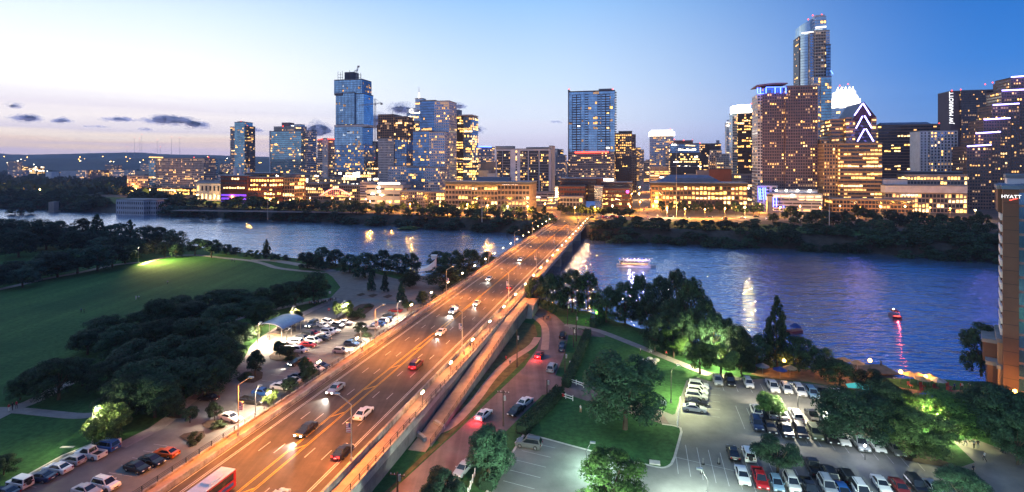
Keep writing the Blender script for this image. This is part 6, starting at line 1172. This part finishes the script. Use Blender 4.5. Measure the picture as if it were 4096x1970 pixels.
rounded(b, 3205, 3262, 100, 132, 684, 26, 'glass_sky', 'crown', slant=9); b.box(3258, 3305, 66, Y=672, yb=122, st='sky', dep=20, p=.04, lit='h', roof=None, part='crown', bay=4, wall='pale'); b.box(3262, 3300, 60, Y=676, yb=70, st='blank', wall='frame', dep=10, roof=None, part='crown')
b.strip(3206, 134, 3258, 128, 682, .9, 'glow_soft', 'crown_light'); b.strip(3262, 112, 3304, 108, 670, 1.2, 'glow_soft', 'crown_light'); b.strip(3322, 283, 3332, 298, 660, .5, 'neon_blue'); red_tip(b, (3254,60,672),(3290,57,672),(3236,76,680)); b.done()
b = Bld('crown_tower', 'white glowing faceted glass pyramid crown rising behind the gabled tower', 3324, 760)
b.box(3326, 3450, 432, st='sky', dep=34, p=.2, lit='h', roof=None)
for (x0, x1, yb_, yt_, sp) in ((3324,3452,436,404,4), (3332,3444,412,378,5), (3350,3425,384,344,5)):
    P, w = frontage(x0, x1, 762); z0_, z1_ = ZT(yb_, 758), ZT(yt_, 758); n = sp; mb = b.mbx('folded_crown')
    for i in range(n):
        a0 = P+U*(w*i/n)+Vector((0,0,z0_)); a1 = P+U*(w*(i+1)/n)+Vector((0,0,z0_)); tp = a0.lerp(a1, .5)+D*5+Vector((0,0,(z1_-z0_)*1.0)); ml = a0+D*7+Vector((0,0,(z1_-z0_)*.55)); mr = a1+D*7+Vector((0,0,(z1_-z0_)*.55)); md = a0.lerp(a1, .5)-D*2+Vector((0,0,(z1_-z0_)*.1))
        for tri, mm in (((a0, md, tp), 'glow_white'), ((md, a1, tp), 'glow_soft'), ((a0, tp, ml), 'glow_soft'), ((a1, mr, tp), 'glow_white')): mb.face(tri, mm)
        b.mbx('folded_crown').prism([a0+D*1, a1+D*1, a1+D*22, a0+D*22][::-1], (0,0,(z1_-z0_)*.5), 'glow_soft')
for x in (3362, 3374, 3385, 3396, 3402): mb = MB(); mb.tube(at(x, 352, 766), at(x, 340, 766), .4, .1, 'white_paint', 5); mb.build('spire', b.root)
red_tip(b, (3362,342,762),(3396,336,762)); b.done()
b = Bld('gabled_tower', 'tan office tower with steep gable carrying three blue neon chevrons', 3290, 560); b.x0 = 3420
P, w, zt_ = b.box(3420, 3488, 560, st='bands', dep=40, yb=575, wall='purple', p=.15, roof=None)
b.box(3325, 3422, 476, Y=566, st='bands', wall='congress', dep=34, p=.40, roof=None); b.box(3284, 3330, 560, Y=570, st='grid', wall='congress', dep=30, p=.12); b.box(3486, 3506, 470, Y=552, st='bands', wall='congress', dep=36, p=.7, lit='y', roof=None); b.box(3384, 3424, 470, Y=558, st='bands', wall='congress', dep=36, p=.6, lit='y', roof=None); b.box(3420, 3490, 480, Y=556, st='bands', wall='purple', dep=34, p=.18, roof=None); b.box(3296, 3420, 575, Y=556, st='grid', wall='congress', dep=30, p=.15, roof=None); b.box(3360, 3528, 575, Y=548, st='bands', wall='congress', dep=32, p=.55, lit='y', yb=800); b.box(3330, 3650, 800, Y=535, st='shop', wall='congress', dep=22, p=.3)
a0, a1, ap = at(3408, 482, 553), at(3506, 470, 546), at(3456, 408, 550); mb = b.mbx('gable_roof'); bk = D*48
mb.face([a0, a1, ap], 'wall_purple'); mb.face([a0, ap, ap+bk, a0+bk], 'roof_blue'); mb.face([a1, a1+bk, ap+bk, ap], 'roof_blue'); mb.face([a0+bk, ap+bk, a1+bk], 'wall_purple')
for (xa, ya, xt, yt, xb, yb_) in ((3418,462,3450,416,0,0),(3482,462,3452,414,0,0),(3424,514,3450,466,0,0),(3487,513,3458,464,0,0),(3430,566,3458,517,0,0),(3494,566,3464,516,0,0)):
    mb = MB(); mb.tube(at(xa, ya, 544), at(xt, yt, 544), .55, .55, 'neon_pale', 6); mb.build('neon_strip', b.root)
b.done()
b = Bld('office_building', 'wide brown banded office block with dark blue roof right of the gabled tower', 3516, 700); b.box(3512, 3760, 500, st='bands', wall='brown', dep=34, p=.28, lit='y'); P, w = frontage(3524, 3735, 706); mb = b.mbx('pitched_roof'); z = ZT(500, 690); q = P+Vector((0,0,z)); q1 = q+U*w; mb.face([q, q1, q1+D*10-U*3+Vector((0,0,4.5)), q+D*10+U*3+Vector((0,0,4.5))], 'roof_blue'); mb.face([q1+D*10-U*3+Vector((0,0,4.5)), q1+D*24, q+D*24, q+D*10+U*3+Vector((0,0,4.5))], 'roof_blue'); red_tip(b, (3762,494,690)); b.done()
b = Bld('hotel_building', 'white slab hotel with one dark window panel and blank end wall', 3676, 620); b.box(3680, 3722, 526, st='white', wall='white', dep=24, fx=.35, p=.05, bay=4, sides=False); b.box(3722, 3830, 524, Y=616, st='grid', wall='white', dep=24, fx=.5, p=.3, bay=4.2, glass='glass_deep', lit='w'); b.done()
b = Bld('hotel_tower', 'tall dark brown hotel tower with vertical lettering on its narrow end', 3802, 770); b.box(3845, 4000, 362, st='marriott', dep=36, p=.25, wall='marriott'); b.box(3802, 3846, 366, Y=776, st='blank', wall='marriott', dep=34); b.box(3990, 4046, 336, Y=750, st='blank', wall='brown', dep=10, yb=372, roof='roof_dark'); b.box(3986, 4012, 372, Y=752, st='curtain', dep=10, yb=420, roof=None)
text(b, 'JW MARRIOTT', 7.0, at(3806, 432, 765), (R(90), R(90)*-1, -GA), 'sign_white', b.root, 'letter_sign'); red_tip(b, (3812,362,770),(3848,358,770),(3946,337,760),(3976,330,755)); b.done()
b = Bld('stepped_tower', 'brown office tower stepping down to the left with blue neon lines on each terrace', 3865, 560); b.x0 = 3865
for i, (x0, x1, yt) in enumerate(((3867,3965,588),(3901,4002,536),(3934,4041,481),(3970,4077,423),(4006,4140,365),(4043,4200,311))):
    Yb = 566-i*2.5+i*6; b.box(x0, x1 if i < 5 else 4220, yt, Y=Yb, st='brown', wall='brown', dep=26, p=.22, lit='w', bay=3, fx=.66, roof='roof_dark')
    mb = MB(); mb.tube(at(x0+2, yt-2, Yb-3), at(min(x1, 4190), yt-8 if i < 5 else yt-12, Yb-14), .6, .6, 'neon_pale', 6); mb.build('neon_strip', b.root)
P, w = frontage(3936, 3990, 574); b.prop('lit_band', P+Vector((0,0,ZT(524, 570)))-D*.6, U, w, .3, 7, 'lit_white'); b.done()
b = Bld('shopping_gallery', 'low wide pale building with curved terraces and lit glass fronts below the hotels', 3527, 540); b.box(3530, 3630, 720, st='blank', wall='frame', dep=26); b.box(3628, 3870, 702, Y=538, st='hot', wall='stone', dep=22, yb=760, p=.7, fh=5, lit='y'); b.box(3540, 3870, 745, Y=530, st='blank', wall='frame', dep=18, yb=772); b.box(3540, 3868, 772, Y=532, st='shop', wall='stone', dep=18, p=.65); b.box(3620, 3850, 690, Y=552, st='blank', wall='dark', dep=14, yb=704); text(b, 'JW MARRIOTT', 2.2, at(3640, 782, 526), FR, 'sign_white', b.root, 'letter_sign'); b.done()
for i, (x0, x1, yt, Y, st) in enumerate(((3340,3400,640,900,'brown'),(3560,3640,470,1200,'grid'),(4100,4180,500,900,'brown'),(2990,3040,560,1200,'grid'),(2690,2760,680,1000,'shop'),(2740,2830,700,760,'shop'),(1740,1800,720,800,'grid'),(1330,1480,742,700,'shop'),(1180,1290,735,720,'shop'),(1700,1790,770,590,'shop'),(2120,2240,748,720,'garage'),(3030,3050,700,640,'shop'))):
    if i in (1,): continue
    b = Bld('low_building', f'ordinary low lit building filling a gap between the towers, {ordn(i)} of the fillers', x0, Y, group='low buildings between the towers'); b.box(x0, x1, yt, st=st, dep=18, p=.4); b.done()
# --- hotel on the near bank, right edge
GA = R(40.2); CA, SA = math.cos(GA), math.sin(GA); U = Vector((CA, -SA, 0)); D = Vector((SA, CA, 0)); FR = (R(90), 0, -GA)
HY = 124; r_ = Bld('hotel_tower', 'pinkish concrete hotel tower with red and white sign at the right edge', 4000, HY, z0=0)
b = r_; b.x0 = 4010
P, w, z1 = b.box(4012, 4076, 758, Y=HY, dep=20, st='blank', wall='hotel', roof='roof_blue'); b.box(4075, 4100, 757, Y=HY-1.5, dep=20, st='darkglass', wall='brick', p=0, roof='roof_blue', bay=1.6, fh=3.2); b.box(4100, 4330, 757, Y=HY-2, dep=20, st='blank', wall='hotel', roof='roof_blue'); b.box(4028, 4200, 714, Y=HY+6, yb=758, dep=10, st='blank', wall='white', roof='roof_grey')
b.box(3992, 4014, 757, Y=HY+4, yb=850, dep=14, st='blank', wall='hotel')
for k in range(12): b.box(4002, 4013, 858+k*46, Y=HY+2, yb=858+k*46+24, dep=10, st='blank', wall='white', roof=None, part='balcony')
b.box(4003, 4013, 850, Y=HY+5, yb=1420, dep=8, st='blank', wall='dark', roof=None, part='recess')
b.box(3932, 3992, 1372, Y=HY+7, yb=1448, dep=14, st='blank', wall='hotel'); b.box(3992, 4013, 1372, Y=HY+2, yb=1480, dep=14, st='blank', wall='tan'); b.box(3948, 3992, 1462, Y=HY+4, dep=14, st='blank', wall='hotel'); b.box(3992, 4014, 1478, Y=HY+1.4, dep=14, st='blank', wall='tan')
for k in range(15):
    P4, w4 = frontage(4012, 4075, HY); b.prop('panel_joint', P4+Vector((0, 0, 2.6+k*3.1))-D*.03, U, w4, .04, .09, 'wall_dark')
P4, w4 = frontage(4040, 4041, HY); b.prop('panel_joint', P4+Vector((0, 0, 0))-D*.03, U, .09, .035, z1, 'wall_dark')
t_ = text(b, 'HYATT', 1.05, at(4045, 788, HY-2.2), FR, 'sign_white', b.root, 'letter_sign')
P3 = at(4050, 802, HY-1.7); mb = MB(); mb.tube(P3-U*.5, P3+U*.9+Vector((0,0,.45)), .09, .05, 'glow_red', 6); mb.build('sign_swash', b.root)
b.done()
GA = math.atan(0.238); CA, SA = math.cos(GA), math.sin(GA); U = Vector((CA, -SA, 0)); D = Vector((SA, CA, 0))
# ------------------------------------------------------------------ far streets: roads, lamps, traffic
def groad(name, a, c, w, m, z=.05):
    a = G(*a, CZ); c = G(*c, CZ); t = (c-a).normalized(); n = Vector((t.y, -t.x, 0))*w/2; mb = MB(); mb.face([v+Vector((0,0,z)) for v in (a-n, a+n, c+n, c-n)][::1], m); o = mb.build(name)
    for pl in o.data.polygons:
        if pl.normal.z < 0: pl.flip()
    struct(o); return a, c
A1, A2 = G(900, 856, CZ), G(2290, 878, CZ)
groad('shore_road', (700, 842), (1500, 852), 16, 'road_asphalt'); groad('shore_road', (1500, 852), (2290, 873), 18, 'road_asphalt', .055); groad('shore_road', (2290, 873), (3400, 882), 20, 'road_asphalt', .06); groad('shore_road', (3400, 880), (4200, 900), 20, 'road_asphalt', .055)
groad('street', (2605, 880), (2572, 676), 20, 'road_asphalt', .07); groad('street', (2200, 868), (2270, 700), 18, 'road_asphalt', .07); groad('street', (3080, 884), (2990, 720), 14, 'road_asphalt', .07)
sheet('bridge_plaza', [(2195,892),(2240,868),(2330,862),(2440,868),(2460,880),(2360,896)], CZ+.075, 'asphalt')
mb = MB(); 
slc = Vector((0, 0, 0))
FL = [(1720,850),(1790,856),(1870,852),(1950,858),(2030,860),(2110,862),(2180,850),(2205,832),(2222,800),(2236,775),(2300,868),(2380,866),(2450,858),(2520,862),(2560,840),(2620,836),(2556,800),(2612,798),(2558,770),(2602,768),(2668,872),(2740,874),(2820,876),(2900,872),(2980,866),(3040,852),(3025,820),(3120,868),(3200,862),(3280,868),(3360,860),(3440,866),(3520,862),(3620,862),(3720,868),(3800,872),(3900,880),(1640,850),(1560,842),(1480,838),(1400,826),(1330,820),(1240,822),(1160,830),(1080,828),(1000,822),(930,816),(860,812),(790,808),(700,790),(600,782),(520,776),(450,764),(390,770),(330,750),(240,768),(160,780),(60,775),(80,742),(40,756)]
ORG = (1, .38, .05)
for i, (x, y) in enumerate(FL):
    p = G(x, y, CZ); g = 'warm street lamps across the river'
    col = ORG if i % 4 else (1, .62, .25)
    r = thing('street_lamp', f'small orange street lamp across the river, {ordn(i)} along the shore road', 'street lamp', p, g)
    mb = MB(); mb.tube((0,0,0), (0,0,8), .14, .1, 'steel', 5); mb.build('pole', r); mb = MB(); mb.ball((0,0,8.3), .55 if p.y < 700 else .8, 'bulb_orange' if i % 3 else 'bulb', 7, 5); mb.build('globe', r)
    lamp(r, (0, -1.2, 8.0), 16000 if x > 3090 and y > 830 else 52000 if y > 760 and x > 1300 else 28000, col, size=.5)
TC = random.Random(8)
def farcar(p, d, paint, lights, label, group): return car(p, d, 'sedan', paint, label, group, lights+'x', p.z)
a, c = G(2603, 872, CZ+.08), G(2576, 700, CZ+.08)
dS = (c-a).normalized(); nS = Vector((dS.y, -dS.x, 0)); n = 0
for k in range(30):
    f = (k/30)**1.4; p = a.lerp(c, f)+nS*(TC.choice((-6, -2.5, 2.5, 6))); 
    farcar(p, dS, TC.choice(('black','silver','white','maroon')), 't', f'car with red tail lights queuing in the street canyon, {ordn(k)} from the shore', 'cars in the street canyon')
for k in range(34):
    x = 1640+k*66+TC.uniform(-20, 20); y = 862+(x-1640)/2000*16+TC.uniform(-5, 8)
    if 2240 < x < 2350: continue
    p = G(x, y, CZ+.08); e = TC.random() < .5; farcar(p, U if e else -U, TC.choice(('black','silver','white','navy','red')), 'ht', f'car on the lamplit shore road across the river, {ordn(k)} from the left', 'cars on the shore road')
for k in range(10):
    p = G(2395+k*10, 874-(k*7) % 9, CZ+.1); farcar(p, D if k % 3 else U, TC.choice(('black','maroon','silver')), 't', f'car braking at the junction at the bridge head, {ordn(k)} from the left', 'cars at the bridge head junction')
for k in range(8):
    f = k/8; p = G(2195, 862, CZ+.08).lerp(G(2255, 740, CZ+.08), f)+U*TC.uniform(-5, 5); farcar(p, -D, TC.choice(('black','silver','white')), 'h', f'car with white headlights in the lamplit side street, {ordn(k)} from the shore', 'cars in the side street')
# house lights on the hills and plain, seen as a sprinkle
mb = MB()
for k in range(150):
    x = TC.uniform(0, 1000) if k < 110 else TC.uniform(1000, 2600); y = TC.uniform(626, 700) if k < 110 else TC.uniform(640, 656)
    Y = 2600 if y > 655 else TC.uniform(2600, 2900)
    if y > 660: p = G(x, y, CZ+7)
    else: p = Vector(((x-2048)/F*2850, 2850, ZT(y, 2850)))
    sz = p.y*.0006*TC.uniform(.5, 1.3); mb.ball(p, sz, TC.choice(('bulb','bulb_orange','bulb_orange','bulb_white')), 5, 3)
o = mb.build('house_lights'); o['kind'] = 'stuff'
for i, (x, yt) in enumerate(((508,588),(538,552),(559,556),(567,538),(629,560),(641,588),(686,548),(719,552))):
    Y = 5600; r = thing('radio_mast', f'hair thin radio mast on the western hills, {ordn(i)} from the left', 'radio mast', at(x, 622, Y), 'radio masts on the hills', world=True); mb = MB(); mb.tube(at(x, 622, Y), at(x, yt, Y), 1.5, 1.0, 'steel', 4); mb.build('mast', r); m2 = MB(); m2.ball(at(x, yt, Y), 2.2, 'glow_red', 5, 4); m2.build('warning_light', r)
# railway bridge at the far left
r = thing('railway_bridge', 'dark railway bridge deck on stone piers at the far left of the river', 'bridge', G(40, 842, WZ), world=True)
mb = MB(); a = Vector(((-500-2048)/F*760, 760, 4)); c = Vector(((110-2048)/F*700, 700, 4)); t = (c-a).normalized(); n = Vector((-t.y, t.x, 0)); mb.obox(a, t, n, (c-a).length, 6, 3, 'wall_dark'); mb.build('deck', r)
for x in (-260, -60): p = G(x, 838, WZ); mb = MB(); mb.box((p.x, p.y, 0), 5, 7, 12, 'wall_stone'); mb.build('pier', r)
p = G(215, 849, WZ); mb = MB(); mb.box((p.x, p.y, WZ+5.5), 6.5, 7, 13, 'wall_stone'); mb.box((p.x, p.y, WZ+.5), 8.5, 9, 2, 'wall_stone'); o = mb.build('stone_pier'); tag(o, 'single old stone bridge pier standing free in the river', 'pier')
# tall flag pole on the far bank
for x, yb, yt, l in ((3317,905,785,'tall thin white pole on the far bank right of the parking deck'), (1928,890,800,'tall thin white pole on the far bank before the stone office block'), (1071,880,768,'tall thin pole in front of the library'), (2706,872,600,'very tall thin grey pole before the yellow lit office block')):
    p = G(x, yb, CZ); h = (yb-yt)/F*p.y; r = thing('flag_pole', l, 'pole', p); mb = MB(); mb.tube((0,0,0), (0,0,h), .2, .1, 'white_paint' if 'white' in l else 'steel', 8); mb.build('pole', r); mb = MB(); mb.ball((0,0,h+.2), .35, 'galvanised', 8, 5); mb.build('finial', r)
# small evening clouds
m = bpy.data.materials.new('cloud'); m.use_nodes = True; MATS['cloud'] = m; t = m.node_tree; p = t.nodes['Principled BSDF']; o = t.nodes['Material Output']
p.inputs['Base Color'].default_value = (.95, .92, 1, 1); p.inputs['Roughness'].default_value = 1; p.inputs['Specular IOR Level'].default_value = 0
lw = t.nodes.new('ShaderNodeLayerWeight'); lw.inputs[0].default_value = .5; rp = t.nodes.new('ShaderNodeMapRange'); rp.inputs[1].default_value = .05; rp.inputs[2].default_value = .95; rp.inputs[3].default_value = .26; rp.inputs[4].default_value = 0.0
tr = t.nodes.new('ShaderNodeBsdfTransparent'); mx = t.nodes.new('ShaderNodeMixShader'); t.links.new(lw.outputs['Facing'], rp.inputs[0]); cn = t.nodes.new('ShaderNodeTexNoise'); cn.inputs['Scale'].default_value = .006; cn.inputs['Detail'].default_value = 6; cx = t.nodes.new('ShaderNodeTexCoord'); t.links.new(cx.outputs['Object'], cn.inputs['Vector']); cr_ = t.nodes.new('ShaderNodeMapRange'); cr_.inputs[1].default_value = .42; cr_.inputs[2].default_value = .62; t.links.new(cn.outputs[0], cr_.inputs[0]); mm_ = t.nodes.new('ShaderNodeMath'); mm_.operation = 'MULTIPLY'; t.links.new(rp.outputs[0], mm_.inputs[0]); t.links.new(cr_.outputs[0], mm_.inputs[1]); t.links.new(mm_.outputs[0], mx.inputs[0]); t.links.new(tr.outputs[0], mx.inputs[1]); tl = t.nodes.new('ShaderNodeBsdfTranslucent'); tl.inputs[0].default_value = (.9, .88, 1, 1); m3 = t.nodes.new('ShaderNodeMixShader'); m3.inputs[0].default_value = .85; t.links.new(p.outputs[0], m3.inputs[1]); t.links.new(tl.outputs[0], m3.inputs[2]); t.links.new(m3.outputs[0], mx.inputs[2]); t.links.new(mx.outputs[0], o.inputs[0])
for i, (x, y, w_, h_, l) in enumerate(((55,428,45,26,'small wisp of cloud high at the far left'), (110,478,110,30,'ragged violet cloud low at the far left'), (245,488,70,24,'violet cloud between the far left one and the long bank'), (480,482,150,20,'long thin violet cloud bank above the radio masts, left half'), (680,488,190,38,'darkest violet cloud at the right end of the long bank'), (780,505,80,36,'dense violet end of the long cloud bank'), (380,508,100,10,'thin streak of cloud below the long bank'), (580,520,60,14,'small cloud just above the radio masts'), (1270,528,120,50,'grey violet cloud just left of the stacked tower'), (1500,500,120,60,'grey violet cloud between stacked and unfinished towers'), (1600,445,100,40,'grey cloud behind the white lit glass tower'), (1830,430,60,28,'small cloud right of the blue glass tower roof'), (1905,522,62,34,'violet cloud right of the gold lit glass tower'), (2224,490,56,12,'single tiny cloud left of the broad blue slab'), (1020,525,40,20,'faint small cloud right of the slim octagonal tower'))):
    Y = 14000; rr = random.Random(i+3); c = at(x, y, Y); W_ = w_/F*Y; H_ = 1.35*h_/F*Y; mb = MB(); n = max(16, int(w_/2.2))
    for k in range(n):
        f = max(-1, min(1, rr.gauss(.1, .5))); env = (1-f*f)**.5; rad = H_*rr.uniform(.12, .40)*(.4+.6*env); sx = rr.uniform(1.3, 2.6)
        mb2 = MB(); cc = c+Vector((f*W_*.5, rr.uniform(-.3, .3)*W_, (rr.uniform(-.12, .5)*H_*env*rr.uniform(.3, 1)))); kk = mb.mi('cloud'); i0 = len(mb.v); mb2.ball((0,0,0), rad, 'cloud', 16, 10); mb2.v = [tuple(q*(1+.28*math.sin(3*v[0]/rad+k)*math.sin(4*v[2]/rad+2*k)+rr.uniform(-.08,.08)) for q in v) for v in mb2.v]
        mb.v += [(cc.x+v[0]*sx, cc.y+v[1]*sx, cc.z+v[2]*.8) for v in mb2.v]; mb.f += [tuple(j+i0 for j in f_) for f_ in mb2.f]; mb.m += [kk]*len(mb2.f)
    o = mb.build('cloud', smooth=True); tag(o, l, 'cloud', 'evening clouds')

# evening air over the whole place
HZ = MB(); HZ.box((500, 3800, 181.5), 22200, 9000, 387, 'cloud'); ho = HZ.build('haze'); ho['kind'] = 'stuff'
hm = bpy.data.materials.new('haze'); hm.use_nodes = True; ht = hm.node_tree; ht.nodes.clear(); hv = ht.nodes.new('ShaderNodeVolumePrincipled'); hout = ht.nodes.new('ShaderNodeOutputMaterial')
hv.inputs['Color'].default_value = (.66, .74, 1.0, 1); hv.inputs['Density'].default_value = .00007; ht.links.new(hv.outputs[0], hout.inputs['Volume'])
ho.data.materials.clear(); ho.data.materials.append(hm)
SC.cycles.volume_bounces = 0
